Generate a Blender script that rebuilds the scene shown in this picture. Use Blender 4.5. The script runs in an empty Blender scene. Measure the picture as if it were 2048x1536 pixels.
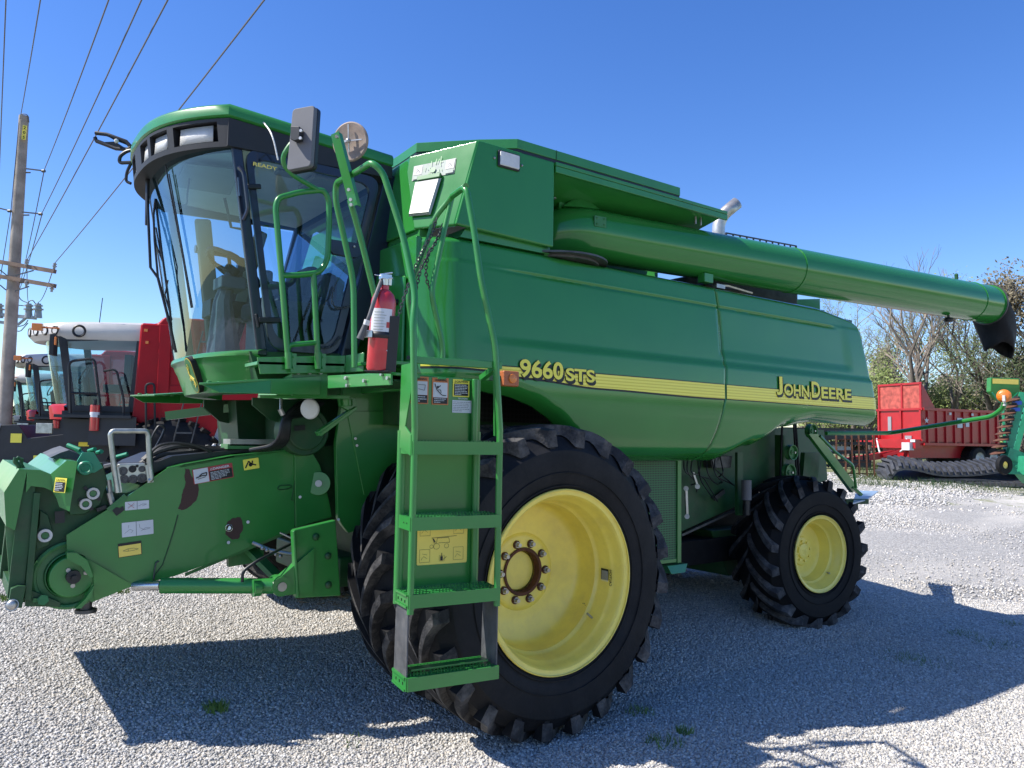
import bpy, math, random
import numpy as np
from mathutils import Vector, Matrix
random.seed(7); rng = np.random.default_rng(7)
sc = bpy.context.scene
COL = sc.collection
V = Vector
R_ = math.radians

# ------------------------------------------------------------------ camera model
F = 1538.; PITCH = math.atan(106/1538.); CAM = (-2.81, -3.396, 1.757); ROLL = .0169
_a, _b = .808, .589
_n = math.hypot(_a, _b); _a /= _n; _b /= _n
cp, sp = math.cos(PITCH), math.sin(PITCH)
R0 = V((_a, -_b, 0)); CW = V((_b*cp, _a*cp, sp)); U0 = V((-_b*sp, -_a*sp, cp))
CR = R0*math.cos(ROLL) + U0*math.sin(ROLL); CU = U0*math.cos(ROLL) - R0*math.sin(ROLL)
CAMV = V(CAM)

def ray(px, py):
    return CR*((px-1024)/F) + CU*((768-py)/F) + CW

class Frame:
    """a thing's own axes: x along it, y across it, z up; turns a point of a plane seen in the survey picture into local metres"""
    def __init__(s, o=(0, 0, 0), yaw=0.):
        s.o = V(o); s.yaw = yaw
        s.ex = V((math.cos(yaw), math.sin(yaw), 0)); s.ey = V((-math.sin(yaw), math.cos(yaw), 0)); s.ez = V((0, 0, 1))
    def _p(s, k, px, py, c):
        ax = (s.ex, s.ey, s.ez)[k]
        d = ray(px, py); t = (c - (CAMV-s.o).dot(ax))/d.dot(ax)
        w = CAMV + d*t - s.o
        return V((w.dot(s.ex), w.dot(s.ey), w.dot(s.ez)))
    def X(s, px, py, c): return s._p(0, px, py, c)
    def Y(s, px, py, c): return s._p(1, px, py, c)
    def Z(s, px, py, c): return s._p(2, px, py, c)
def at_depth(px, py, d):
    return CAMV + ray(px, py)*d

def ground_z(x, y):
    raw = .11*max(0., y-.4) + .06*min(3., max(0., -x-.5))
    return .95*(1-math.exp(-raw/.95))

# ------------------------------------------------------------------ materials
MATS = {}
def nt(name):
    m = bpy.data.materials.new(name); m.use_nodes = True
    n = m.node_tree; return m, n, n.nodes['Principled BSDF']
def mat(name, col, rough=.5, metal=0., coat=0., var=.0, vscale=8., bump=0., bscale=60., dirt=None, dirt_amt=0., emis=None, estr=0., alpha=1., trans=0., spec=None):
    m, n, b = nt(name)
    c4 = (*col, 1)
    b.inputs['Base Color'].default_value = c4
    b.inputs['Roughness'].default_value = rough
    b.inputs['Metallic'].default_value = metal
    b.inputs['Coat Weight'].default_value = coat
    b.inputs['Coat Roughness'].default_value = .08
    if spec is not None: b.inputs['Specular IOR Level'].default_value = spec
    if trans: b.inputs['Transmission Weight'].default_value = trans
    if alpha < 1: b.inputs['Alpha'].default_value = alpha
    if emis: b.inputs['Emission Color'].default_value = (*emis, 1); b.inputs['Emission Strength'].default_value = estr
    tc = n.nodes.new('ShaderNodeTexCoord')
    last = None
    if var or dirt_amt:
        no = n.nodes.new('ShaderNodeTexNoise'); no.inputs['Scale'].default_value = vscale; no.inputs['Detail'].default_value = 6
        n.links.new(tc.outputs['Object'], no.inputs['Vector'])
        rp = n.nodes.new('ShaderNodeValToRGB')
        rp.color_ramp.elements[0].position = .3; rp.color_ramp.elements[1].position = .7
        rp.color_ramp.elements[0].color = (*[c*(1-var) for c in col], 1)
        rp.color_ramp.elements[1].color = (*[min(1, c*(1+var)) for c in col], 1)
        n.links.new(no.outputs['Fac'], rp.inputs['Fac'])
        out = rp.outputs['Color']
        if dirt_amt:
            n2 = n.nodes.new('ShaderNodeTexNoise'); n2.inputs['Scale'].default_value = vscale*.6; n2.inputs['Detail'].default_value = 10; n2.inputs['Roughness'].default_value = .7
            n.links.new(tc.outputs['Object'], n2.inputs['Vector'])
            r2 = n.nodes.new('ShaderNodeValToRGB'); r2.color_ramp.elements[0].position = .45; r2.color_ramp.elements[1].position = .75
            r2.color_ramp.elements[1].color = (dirt_amt,)*3+(1,)
            n.links.new(n2.outputs['Fac'], r2.inputs['Fac'])
            mx = n.nodes.new('ShaderNodeMix'); mx.data_type = 'RGBA'
            n.links.new(r2.outputs['Color'], mx.inputs['Factor']); n.links.new(out, mx.inputs['A']); mx.inputs['B'].default_value = (*dirt, 1)
            out = mx.outputs['Result']
        n.links.new(out, b.inputs['Base Color'])
        mr = n.nodes.new('ShaderNodeMapRange'); mr.inputs['To Min'].default_value = max(0, rough-.06); mr.inputs['To Max'].default_value = min(1, rough+.1)
        n.links.new(no.outputs['Fac'], mr.inputs['Value']); n.links.new(mr.outputs['Result'], b.inputs['Roughness'])
    if bump:
        nb = n.nodes.new('ShaderNodeTexNoise'); nb.inputs['Scale'].default_value = bscale; nb.inputs['Detail'].default_value = 4
        n.links.new(tc.outputs['Object'], nb.inputs['Vector'])
        bp = n.nodes.new('ShaderNodeBump'); bp.inputs['Strength'].default_value = bump; bp.inputs['Distance'].default_value = .01
        n.links.new(nb.outputs['Fac'], bp.inputs['Height']); n.links.new(bp.outputs['Normal'], b.inputs['Normal'])
    MATS[name] = m
    return m
def M(n): return MATS[n]

mat('green_paint', (.026, .205, .036), .32, coat=.35, var=.08, vscale=5, dirt=(.12, .18, .08), dirt_amt=.10)
mat('green_panel', (.026, .198, .034), .15, coat=.15, spec=.5, var=.05, vscale=2.5, bump=.02, bscale=3)
mat('green_dark', (.009, .070, .018), .5, var=.25, vscale=9, dirt=(.09, .08, .05), dirt_amt=.4)  # darker copy of the green; shade of undersides and recesses put into its colour
mat('green_worn', (.03, .17, .045), .45, var=.12, vscale=7, dirt=(.30, .26, .20), dirt_amt=.35)
mat('yellow_paint', (.92, .74, .13), .36, coat=.3, var=.05, vscale=5, dirt=(.42, .30, .10), dirt_amt=.45)
mat('yellow_pale', (.90, .74, .15), .4, coat=.2, var=.05, vscale=6, dirt=(.35, .3, .12), dirt_amt=.25)
mat('yellow_decal', (.92, .80, .09), .45, var=.03)
mat('yellow_sign', (.88, .68, .13), .5, var=.05)
mat('ink', (.008, .008, .009), .5)
mat('ink_blue', (.03, .035, .06), .6)
mat('white_decal', (.62, .64, .66), .5, var=.05)
mat('faded_decal', (.34, .38, .33), .6, var=.2, vscale=30)
mat('red_decal', (.42, .05, .05), .5)
mat('orange_decal', (.62, .20, .06), .5)
mat('rubber', (.006, .0065, .008), .7, var=.3, vscale=6, bump=.25, bscale=40, dirt=(.035, .033, .032), dirt_amt=.5, spec=.3)
mat('rubber_lug', (.028, .028, .03), .85, var=.35, vscale=12, bump=.5, bscale=70, dirt=(.17, .16, .15), dirt_amt=.9, spec=.3)
mat('rubber_dark_lug', (.018, .018, .02), .85, var=.3, vscale=12, bump=.4, bscale=70, dirt=(.16, .15, .145), dirt_amt=.9)
mat('rubber_dusty', (.05, .05, .052), .85, var=.3, vscale=8, bump=.3, bscale=50, dirt=(.25, .235, .215), dirt_amt=.75)
mat('rubber_dark', (.005, .005, .006), .7, var=.3, vscale=8, dirt=(.025, .023, .022), dirt_amt=.4, spec=.25)
mat('black_plastic', (.010, .011, .013), .45, var=.2, vscale=20)
mat('cab_frame', (.010, .014, .030), .3, coat=.3)
mat('fascia', (.015, .015, .017), .55, var=.15, vscale=10)
mat('grey_plastic', (.13, .13, .14), .6, var=.1)
mat('flap', (.06, .063, .068), .6, var=.3, vscale=12, dirt=(.2, .19, .18), dirt_amt=.5)
mat('seat_cloth', (.05, .053, .06), .9, var=.2, vscale=30)
mat('beige_trim', (.30, .285, .25), .7, var=.06)
mat('ceiling_trim', (.62, .60, .56), .8, var=.05)
mat('lamp_glass', (.62, .62, .60), .22, var=.08, vscale=20, bump=.4, bscale=160)
mat('lamp_white', (.60, .59, .56), .3, bump=.3, bscale=120)
mat('amber', (.75, .20, .02), .25, bump=.4, bscale=120, coat=.4)
mat('amber_dull', (.42, .12, .04), .4, bump=.4, bscale=120)
mat('chrome', (.55, .55, .54), .25, metal=1., var=.1, vscale=20)
mat('steel', (.42, .41, .39), .4, metal=.85, var=.2, vscale=14)
mat('sight_metal', (.36, .36, .35), .45, metal=.5, var=.1, vscale=20)
mat('zinc', (.46, .47, .42), .38, metal=.8, var=.25, vscale=14)
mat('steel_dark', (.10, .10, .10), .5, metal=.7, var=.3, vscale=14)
mat('exhaust', (.55, .53, .50), .35, metal=.6, var=.2, vscale=10, dirt=(.25, .17, .12), dirt_amt=.6)
mat('rust_mirror', (.30, .22, .17), .65, var=.35, vscale=12, dirt=(.25, .25, .24), dirt_amt=.7)
mat('rust', (.10, .038, .02), .85, var=.4, vscale=15, bump=.4, bscale=60)
mat('red_paint', (.36, .004, .010), .4, spec=.25, coat=.0, var=.08, vscale=4)
mat('red_extinguisher', (.48, .018, .025), .32, coat=.5, var=.08, vscale=20, dirt=(.35, .12, .1), dirt_amt=.3)
mat('red_trailer', (.40, .010, .016), .4, coat=.2, var=.12, vscale=3)
mat('red_panel_mesh', (.42, .08, .06), .7, var=.4, vscale=6)
mat('dark_paint', (.020, .022, .026), .45, var=.2, vscale=8)
mat('roof_grey', (.52, .50, .47), .4, var=.04)
mat('grey_panel', (.30, .30, .31), .4, var=.05)
mat('rubber_track', (.035, .037, .042), .6, var=.3, vscale=6, dirt=(.14, .14, .14), dirt_amt=.5)
mat('teal_paint', (.02, .26, .13), .4, var=.15, vscale=6)
mat('blue_paint', (.03, .10, .5), .4)
mat('wheel_white', (.6, .6, .6), .5)
mat('wood_pole', (.31, .27, .23), .85, var=.3, vscale=3, bump=.5, bscale=20)
mat('crossarm', (.17, .12, .09), .85, var=.3, vscale=5)
mat('insulator', (.3, .31, .32), .3, var=.1)
mat('galvanised', (.33, .34, .36), .5, metal=.3, var=.1)
mat('wire', (.10, .10, .10), .6)
mat('bark', (.14, .115, .095), .9, var=.3, vscale=4, bump=.4, bscale=15)
mat('bark_dark', (.07, .058, .05), .9, var=.3, vscale=4)
mat('twig', (.27, .225, .18), .9, var=.3, vscale=2)
mat('leaf_spring', (.20, .25, .07), .7, var=.35, vscale=1.5)
mat('leaf_brown', (.17, .145, .09), .8, var=.4, vscale=1.5)
mat('leaf_dark', (.06, .085, .03), .8, var=.4, vscale=1.5)
mat('grass_blade', (.10, .17, .03), .7, var=.4, vscale=3)
mat('stalks', (.28, .19, .09), .85, var=.3, vscale=30)
mat('solar_blue', (.25, .36, .5), .3, var=.1)

def glass(name, tint, rough=0., fac=.85):
    m, n, b = nt(name)
    n.nodes.remove(b)
    out = n.nodes['Material Output']
    tr = n.nodes.new('ShaderNodeBsdfTransparent'); tr.inputs['Color'].default_value = (*tint, 1)
    gl = n.nodes.new('ShaderNodeBsdfGlossy'); gl.inputs['Roughness'].default_value = rough; gl.inputs['Color'].default_value = (.78, .92, 1, 1)
    lw = n.nodes.new('ShaderNodeLayerWeight'); lw.inputs['Blend'].default_value = .5
    fr = n.nodes.new('ShaderNodeMath'); fr.operation = 'POWER'; fr.inputs[1].default_value = 3.2; n.links.new(lw.outputs['Facing'], fr.inputs[0])
    mp = n.nodes.new('ShaderNodeMapRange'); mp.inputs['To Min'].default_value = .06; mp.inputs['To Max'].default_value = fac
    n.links.new(fr.outputs[0], mp.inputs['Value'])
    mx = n.nodes.new('ShaderNodeMixShader')
    n.links.new(mp.outputs['Result'], mx.inputs['Fac']); n.links.new(tr.outputs['BSDF'], mx.inputs[1]); n.links.new(gl.outputs['BSDF'], mx.inputs[2])
    n.links.new(mx.outputs['Shader'], out.inputs['Surface'])
    MATS[name] = m
glass('cab_glass', (.50, .72, .79), 0., .75)
glass('door_glass', (.72, .84, .92), 0., .8)

def stripe_mat():
    m, n, b = nt('stripe_yellow'); MATS['stripe_yellow'] = m
    b.inputs['Roughness'].default_value = .35
    tc = n.nodes.new('ShaderNodeTexCoord'); sx = n.nodes.new('ShaderNodeSeparateXYZ')
    n.links.new(tc.outputs['Object'], sx.inputs[0])
    mu = n.nodes.new('ShaderNodeMath'); mu.operation = 'MULTIPLY'; mu.inputs[1].default_value = 2*math.pi/.021
    n.links.new(sx.outputs['Z'], mu.inputs[0])
    si = n.nodes.new('ShaderNodeMath'); si.operation = 'SINE'; n.links.new(mu.outputs[0], si.inputs[0])
    rp = n.nodes.new('ShaderNodeValToRGB'); rp.color_ramp.elements[0].position = .0; rp.color_ramp.elements[1].position = .55
    rp.color_ramp.elements[0].color = (.72, .58, .04, 1); rp.color_ramp.elements[1].color = (.95, .83, .11, 1)
    mr = n.nodes.new('ShaderNodeMapRange'); mr.inputs['From Min'].default_value = -1
    n.links.new(si.outputs[0], mr.inputs['Value']); n.links.new(mr.outputs[0], rp.inputs['Fac']); n.links.new(rp.outputs['Color'], b.inputs['Base Color'])
stripe_mat()

def perforated(name, col, scale=55., hole=.33):
    m, n, b = nt(name); MATS[name] = m
    b.inputs['Roughness'].default_value = .5
    tc = n.nodes.new('ShaderNodeTexCoord'); mp = n.nodes.new('ShaderNodeMapping')
    n.links.new(tc.outputs['Object'], mp.inputs['Vector'])
    sx = n.nodes.new('ShaderNodeSeparateXYZ'); n.links.new(mp.outputs['Vector'], sx.inputs[0])
    cx = n.nodes.new('ShaderNodeCombineXYZ'); n.links.new(sx.outputs['X'], cx.inputs['X']); n.links.new(sx.outputs['Z'], cx.inputs['Y'])
    vo = n.nodes.new('ShaderNodeTexVoronoi'); vo.voronoi_dimensions = '2D'; vo.inputs['Randomness'].default_value = 0; vo.inputs['Scale'].default_value = scale
    n.links.new(cx.outputs[0], vo.inputs['Vector'])
    gt = n.nodes.new('ShaderNodeMath'); gt.operation = 'GREATER_THAN'; gt.inputs[1].default_value = hole
    n.links.new(vo.outputs['Distance'], gt.inputs[0])
    mx = n.nodes.new('ShaderNodeMix'); mx.data_type = 'RGBA'; mx.inputs['A'].default_value = (.002, .003, .002, 1); mx.inputs['B'].default_value = (*col, 1)
    n.links.new(gt.outputs[0], mx.inputs['Factor']); n.links.new(mx.outputs['Result'], b.inputs['Base Color'])
perforated('mesh_screen', (.02, .15, .045))
perforated('mesh_dark', (.02, .02, .022), 30, .4)

# ------------------------------------------------------------------ mesh builder
_fontcache = {}
def text_geo(s, size, bold=0., font_scale_x=1., shear=0.):
    k = (s, bold, shear)
    if k not in _fontcache:
        cu = bpy.data.curves.new('t', 'FONT'); cu.body = s; cu.size = 1; cu.offset = bold; cu.shear = shear; cu.resolution_u = 4
        o = bpy.data.objects.new('t', cu); COL.objects.link(o)
        bpy.context.view_layer.update()
        me = bpy.data.meshes.new_from_object(o.evaluated_get(bpy.context.evaluated_depsgraph_get()))
        vs = [(v.co.x, v.co.y) for v in me.vertices]; fs = [tuple(p.vertices) for p in me.polygons]
        bpy.data.objects.remove(o); bpy.data.curves.remove(cu); bpy.data.meshes.remove(me)
        x0 = min(v[0] for v in vs); y0 = min(v[1] for v in vs); x1 = max(v[0] for v in vs); y1 = max(v[1] for v in vs)
        _fontcache[k] = ([((v[0]-x0), (v[1]-y0)) for v in vs], fs, x1-x0, y1-y0)
    return _fontcache[k]

def fillet(pts, r, n=5, closed=False):
    pts = [V(p) for p in pts]; out = []
    N = len(pts)
    for i, p in enumerate(pts):
        if not closed and i in (0, N-1): out.append(p); continue
        a = pts[i-1]; c = pts[(i+1) % N]
        d1 = (a-p); d2 = (c-p); rr = min(r, d1.length*.48, d2.length*.48)
        p1 = p + d1.normalized()*rr; p2 = p + d2.normalized()*rr
        for k in range(n+1):
            t = k/n
            out.append(p1*(1-t)**2 + p*2*t*(1-t) + p2*t*t)
    return out

SPLIT = {'shield_lip', 'drum_hood', 'far_door_frame', 'sight_glass', 'side_emblem', 'shelf_bolt', 'lamp_screw', 'bolt_head', 'side_glass', 'rubber_strap', 'rear_bracket', 'latch_linkage', 'under_cab_frame', 'wheel_nut', 'hub_bolt', 'coupler_port', 'door_hinge', 'shield_bolt', 'plate_bolt', 'landing_bolt', 'platform_bolt', 'mirror_bolt', 'angle_bolt', 'rail_clamp', 'warning_sticker', 'slot', 'drive_belt', 'lever_link', 'amber_lamps', 'yellow_label', 'hydraulic_coupling', 'strap_plate', 'handrails'}
class MB:
    def __init__(s): s.v = []; s.f = []; s.mi = []; s.m = 0
    def add(s, vs, fs):
        o = len(s.v); s.v += [tuple(v) for v in vs]
        for f in fs: s.f.append(tuple(i+o for i in f)); s.mi.append(s.m)
        return s
    def box(s, c, d, rz=0, mtx=None):
        c = V(c); hx, hy, hz = d[0]/2, d[1]/2, d[2]/2
        vs = [V((x, y, z)) for x in (-hx, hx) for y in (-hy, hy) for z in (-hz, hz)]
        if mtx is not None: vs = [mtx @ v for v in vs]
        elif rz: m = Matrix.Rotation(rz, 3, 'Z'); vs = [m @ v for v in vs]
        return s.add([v+c for v in vs], [(0, 1, 3, 2), (4, 6, 7, 5), (0, 4, 5, 1), (2, 3, 7, 6), (0, 2, 6, 4), (1, 5, 7, 3)])
    def beam(s, p, q, w, h, up=(0, 0, 1)):
        p = V(p); q = V(q); d = (q-p).normalized(); u = V(up)
        sd = d.cross(u)
        if sd.length < 1e-4: sd = d.cross(V((0, 1, 0)))
        sd.normalize(); u = sd.cross(d)
        vs = [e + sd*a*w/2 + u*b*h/2 for e in (p, q) for a, b in ((-1, -1), (1, -1), (1, 1), (-1, 1))]
        return s.add(vs, [(3, 2, 1, 0), (4, 5, 6, 7), (0, 1, 5, 4), (1, 2, 6, 5), (2, 3, 7, 6), (3, 0, 4, 7)])
    def prism(s, pts, vec):
        pts = [V(p) for p in pts]; n = len(pts); vec = V(vec)
        vs = pts + [p+vec for p in pts]
        nrm = V((0, 0, 0))
        for i in range(n): nrm += pts[i].cross(pts[(i+1) % n])
        rev = nrm.dot(vec) > 0
        f0 = tuple(range(n)); f1 = tuple(range(n, 2*n))
        fs = [tuple(reversed(f0)) if rev else f0, f1 if rev else tuple(reversed(f1))]
        for i in range(n):
            j = (i+1) % n
            fs.append((i, j, j+n, i+n) if rev else (j, i, i+n, j+n))
        return s.add(vs, fs)
    def hexa(s, lo, hi):
        """two matching quads joined"""
        vs = [V(p) for p in lo]+[V(p) for p in hi]
        return s.add(vs, [(3, 2, 1, 0), (4, 5, 6, 7), (0, 1, 5, 4), (1, 2, 6, 5), (2, 3, 7, 6), (3, 0, 4, 7)])
    def tube(s, pts, r, n=10, closed=False, cap=True, taper=None):
        pts = [V(p) for p in pts]; N = len(pts)
        ref = None; rings = []
        for i, p in enumerate(pts):
            a = pts[i-1] if (i > 0 or closed) else p; c = pts[(i+1) % N] if (i < N-1 or closed) else p
            d = (c-a).normalized()
            if ref is None:
                ref = d.orthogonal().normalized()
            ref = (ref - d*ref.dot(d)).normalized(); b2 = d.cross(ref)
            rr = r if taper is None else taper[i]
            rings.append([p + ref*math.cos(2*math.pi*k/n)*rr + b2*math.sin(2*math.pi*k/n)*rr for k in range(n)])
        vs = [v for rg in rings for v in rg]; fs = []
        L = N if closed else N-1
        for i in range(L):
            for k in range(n):
                a = i*n+k; b = i*n+(k+1) % n; c = ((i+1) % N)*n+(k+1) % n; d = ((i+1) % N)*n+k
                fs.append((a, b, c, d))
        if cap and not closed: fs.append(tuple(reversed(range(n)))); fs.append(tuple((N-1)*n+k for k in range(n)))
        return s.add(vs, fs)
    def cyl(s, p, q, r, n=16, r2=None):
        return s.tube([p, q], r, n, taper=[r, r if r2 is None else r2])
    def lathe(s, prof, o, ax, n=48, a0=0, a1=2*math.pi):
        o = V(o); ax = V(ax).normalized(); u = ax.orthogonal().normalized()
        if abs(ax.z) < .9:
            u = V((0, 0, 1)); u = (u-ax*u.dot(ax)).normalized()
        w = ax.cross(u); full = abs(a1-a0-2*math.pi) < 1e-6
        K = n if full else n+1; P = len(prof)
        vs = []
        for k in range(K):
            t = a0+(a1-a0)*k/n
            for (r, h) in prof: vs.append(o + ax*h + (u*math.cos(t)+w*math.sin(t))*r)
        fs = []
        for k in range(n):
            kk = (k+1) % K
            for i in range(P-1):
                fs.append((k*P+i, kk*P+i, kk*P+i+1, k*P+i+1))
        return s.add(vs, fs)
    def sph(s, c, r, n=10, sc_=(1, 1, 1)):
        c = V(c); vs = []; fs = []
        m = n//2+1
        for i in range(m+1):
            t = math.pi*i/m
            for k in range(n):
                p = 2*math.pi*k/n
                vs.append(c+V((r*sc_[0]*math.sin(t)*math.cos(p), r*sc_[1]*math.sin(t)*math.sin(p), r*sc_[2]*math.cos(t))))
        for i in range(m):
            for k in range(n):
                fs.append((i*n+k, (i+1)*n+k, (i+1)*n+(k+1) % n, i*n+(k+1) % n))
        return s.add(vs, fs)
    def grid(s, rows, flip=False):
        P = len(rows[0]); vs = [p for r in rows for p in r]; fs = []
        for i in range(len(rows)-1):
            for j in range(P-1):
                q = (i*P+j, i*P+j+1, (i+1)*P+j+1, (i+1)*P+j)
                fs.append(tuple(reversed(q)) if flip else q)
        return s.add(vs, fs)
    def text(s, t, o, u, v, h, bold=0., w=None, n=None, off=0., center=False, shear=0.):
        """lettering lying on a surface: o lower left, u along, v up, h cap height"""
        vs, fs, tw, th = text_geo(t, 1, bold, shear=shear)
        k = h/th; kx = k if w is None else w/tw
        o = V(o); u = V(u).normalized(); v = V(v).normalized(); nn = u.cross(v)
        if center: o = o - u*tw*kx/2
        return s.add([o+u*x*kx+v*y*k+nn*off for x, y in vs], fs)
    def out(s, name, mats, parent=None, org=None, smooth=35, bevel=0., solid=0., label=None, cat=None, group=None, kind=None, sub=0):
        if name in SPLIT:
            par = list(range(len(s.v)))
            def fd_(i):
                while par[i] != i: par[i] = par[par[i]]; i = par[i]
                return i
            for f in s.f:
                for i in f[1:]: par[fd_(i)] = fd_(f[0])
            comp = {}
            for k, f in enumerate(s.f): comp.setdefault(fd_(f[0]), []).append(k)
            if len(comp) > 1:
                last = None
                for ks in comp.values():
                    m2 = MB(); ids = {}
                    for k in ks:
                        for i in s.f[k]:
                            if i not in ids: ids[i] = len(m2.v); m2.v.append(s.v[i])
                        m2.f.append(tuple(ids[i] for i in s.f[k])); m2.mi.append(s.mi[k])
                    last = m2._out(name, mats, parent, org, smooth, bevel, solid, label, cat, group, kind, sub)
                return last
        return s._out(name, mats, parent, org, smooth, bevel, solid, label, cat, group, kind, sub)
    def _out(s, name, mats, parent, org, smooth, bevel, solid, label, cat, group, kind, sub):
        me = bpy.data.meshes.new(name)
        o0 = V(org) if org is not None else V((0, 0, 0))
        me.from_pydata([(p[0]-o0.x, p[1]-o0.y, p[2]-o0.z) for p in s.v], [], s.f)
        if isinstance(mats, str): mats = [mats]
        for m in mats: me.materials.append(M(m))
        me.polygons.foreach_set('material_index', s.mi)
        me.validate()
        if smooth:
            me.polygons.foreach_set('use_smooth', [True]*len(me.polygons))
            me.set_sharp_from_angle(angle=R_(smooth))
        o = bpy.data.objects.new(name, me); COL.objects.link(o)
        if parent is not None: o.parent = parent
        elif org is not None: o.location = o0
        if solid:
            md = o.modifiers.new('solid', 'SOLIDIFY'); md.thickness = solid; md.offset = -1
        if sub:
            md = o.modifiers.new('sub', 'SUBSURF'); md.levels = sub; md.render_levels = sub
        if bevel:
            md = o.modifiers.new('bev', 'BEVEL'); md.width = bevel; md.segments = 2; md.limit_method = 'ANGLE'; md.angle_limit = R_(40); md.harden_normals = True
        tagp(o, label, cat, group, kind)
        return o

def tagp(o, label=None, cat=None, group=None, kind=None):
    if label: o['label'] = label
    if cat: o['category'] = cat
    if group: o['group'] = group
    if kind: o['kind'] = kind
def thing(name, label, cat, loc=(0, 0, 0), rz=0., group=None):
    o = bpy.data.objects.new(name, None); COL.objects.link(o); o.empty_display_size = .2
    o.location = loc; o.rotation_euler = (0, 0, rz)
    tagp(o, label, cat, group)
    return o
def copy_tree(o, parent=None):
    c = o.copy(); COL.objects.link(c)
    if parent is not None: c.parent = parent
    for ch in list(o.children): copy_tree(ch, c)
    return c
def smoothstep(a, b, x):
    t = max(0., min(1., (x-a)/(b-a))); return t*t*(3-2*t)
def lerp(a, b, t): return a+(b-a)*t
def interp(pts, x):
    if x <= pts[0][0]: return pts[0][1]
    for (x0, y0), (x1, y1) in zip(pts, pts[1:]):
        if x <= x1: t = (x-x0)/(x1-x0); return y0+(y1-y0)*t
    return pts[-1][1]
def interps(pts, x):
    if x <= pts[0][0]: return pts[0][1]
    for (x0, y0), (x1, y1) in zip(pts, pts[1:]):
        if x <= x1: t = (x-x0)/(x1-x0); t = t*t*(3-2*t); return y0+(y1-y0)*t
    return pts[-1][1]

class Decal:
    """flat printed label: items are laid out in its own unit rectangle, 0.6 mm apart"""
    def __init__(s, p0, u, v, w, h, n=None):
        s.o = V(p0); s.u = V(u).normalized(); v = V(v); s.v = (v-s.u*v.dot(s.u)).normalized(); s.w = w; s.h = h
        s.n = s.u.cross(s.v) if n is None else V(n); s.mb = MB(); s.mats = []; s.k = 1
    def _m(s, m):
        if m not in s.mats: s.mats.append(m)
        s.mb.m = s.mats.index(m)
    def pt(s, x, y, off=None): return s.o + s.u*x*s.w + s.v*y*s.h + s.n*(.0015*s.k if off is None else off)
    def rect(s, x0, y0, x1, y1, m, r=0.):
        s._m(m)
        if r:
            hh = r/s.h; ww = r/s.w; pts = []
            for cx_, cy_, a in ((x1-ww, y1-hh, 0), (x0+ww, y1-hh, 90), (x0+ww, y0+hh, 180), (x1-ww, y0+hh, 270)):
                for j in range(5):
                    t = R_(a+j*22.5); pts.append(s.pt(cx_+ww*math.cos(t), cy_+hh*math.sin(t)))
            s.mb.add(pts, [tuple(range(len(pts)))])
        else: s.mb.add([s.pt(x0, y0), s.pt(x1, y0), s.pt(x1, y1), s.pt(x0, y1)], [(0, 1, 2, 3)])
        s.k += 1; return s
    def text(s, t, x, y, h, m, bold=.02, w=None):
        s._m(m); s.mb.text(t, s.pt(x, y), s.u, s.v, h*s.h, bold, w=None if w is None else w*s.w); return s
    def line(s, pts, wd, m):
        s._m(m)
        P = [V((a*s.w, b*s.h, 0)) for a, b in pts]
        for a, b in zip(P, P[1:]):
            d = (b-a)
            if d.length < 1e-6: continue
            d.normalize(); q = V((-d.y, d.x, 0))*wd/2
            vs = [a-q, b-q, b+q, a+q]
            s.mb.add([s.o+s.u*p.x+s.v*p.y+s.n*.0015*s.k for p in vs], [(0, 1, 2, 3)])
        return s
    def disc(s, x, y, r, m, n=14):
        s._m(m); c = s.pt(x, y)
        s.mb.add([c+s.u*r*math.cos(2*math.pi*i/n)+s.v*r*math.sin(2*math.pi*i/n) for i in range(n)], [tuple(range(n))]); return s
    def para(s, x0, y0, x1, y1, rows, m, seed=1, frac=.55):
        """lines of print too small to read"""
        rr = random.Random(seed); H = (y1-y0)/rows
        for i in range(rows):
            y = y1-(i+.5)*H; x = x0; end = x1 - (x1-x0)*(rr.random()*.25 if i < rows-1 else .5)
            while x < end:
                L = (x1-x0)*rr.uniform(.06, .2); xe = min(end, x+L)
                s.line([(x, y), (xe, y)], H*frac*s.h, m); x = xe+(x1-x0)*.025
        s.k += 1
        return s
    def out(s, name, parent, org=None, label=None): return s.mb.out(name, s.mats, parent, org=org, smooth=0, label=label)
# ================================================================== THE COMBINE
RT = V((.9, 1.9, 0))
FR = Frame()
combine = thing('combine_harvester', 'large green combine harvester with yellow wheels and side ladder, nearest machine on the gravel', 'combine harvester', RT)
def part(name, mb, mats, parent=None, **k): return mb.out(name, mats, combine if parent is None else parent, org=RT, **k)
def dec_out(d, name, parent, label=None): return d.out(name, parent, org=RT, label=label)
Y_ = FR.Y; X_ = FR.X; Z_ = FR.Z
PS = .35
XV = V((1, 0, 0)); YV = V((0, 1, 0)); ZV = V((0, 0, 1))

# ---- side panels
prof = [(1.585, .60), (1.61, .50), (1.65, .445), (1.72, .40), (1.85, .355), (2.0, .335), (2.2, .335), (2.5, .352), (2.8, .36), (3.0, .37)]
arch = [(-.68, 2.02), (-.3, 2.03), (-.05, 2.0), (.12, 1.95), (.28, 1.87), (.42, 1.77), (.54, 1.67), (.66, 1.60)]
def zb(x):
    if x < .66: return interp(arch, x)
    return interps([(.66, 1.60), (1.95, 1.60), (2.35, 1.72), (2.75, 1.88), (3.1, 1.925), (4.1, 1.915)], x)
def zt(x): return 2.93 if x < 3.25 else 2.93 - .01*smoothstep(3.2, 3.4, x) - max(0, x-3.35)*.12 - .9*max(0, x-3.72)**1.6
def xr(z): return interp([(1.9, 4.11), (2.1, 4.09), (2.4, 4.03), (2.7, 3.95), (2.85, 3.90), (2.93, 3.84)], z)
def xs(z): return 1.895-.13*((z-2.42)/.82)**2*(1 if z < 2.42 else .9)
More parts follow.
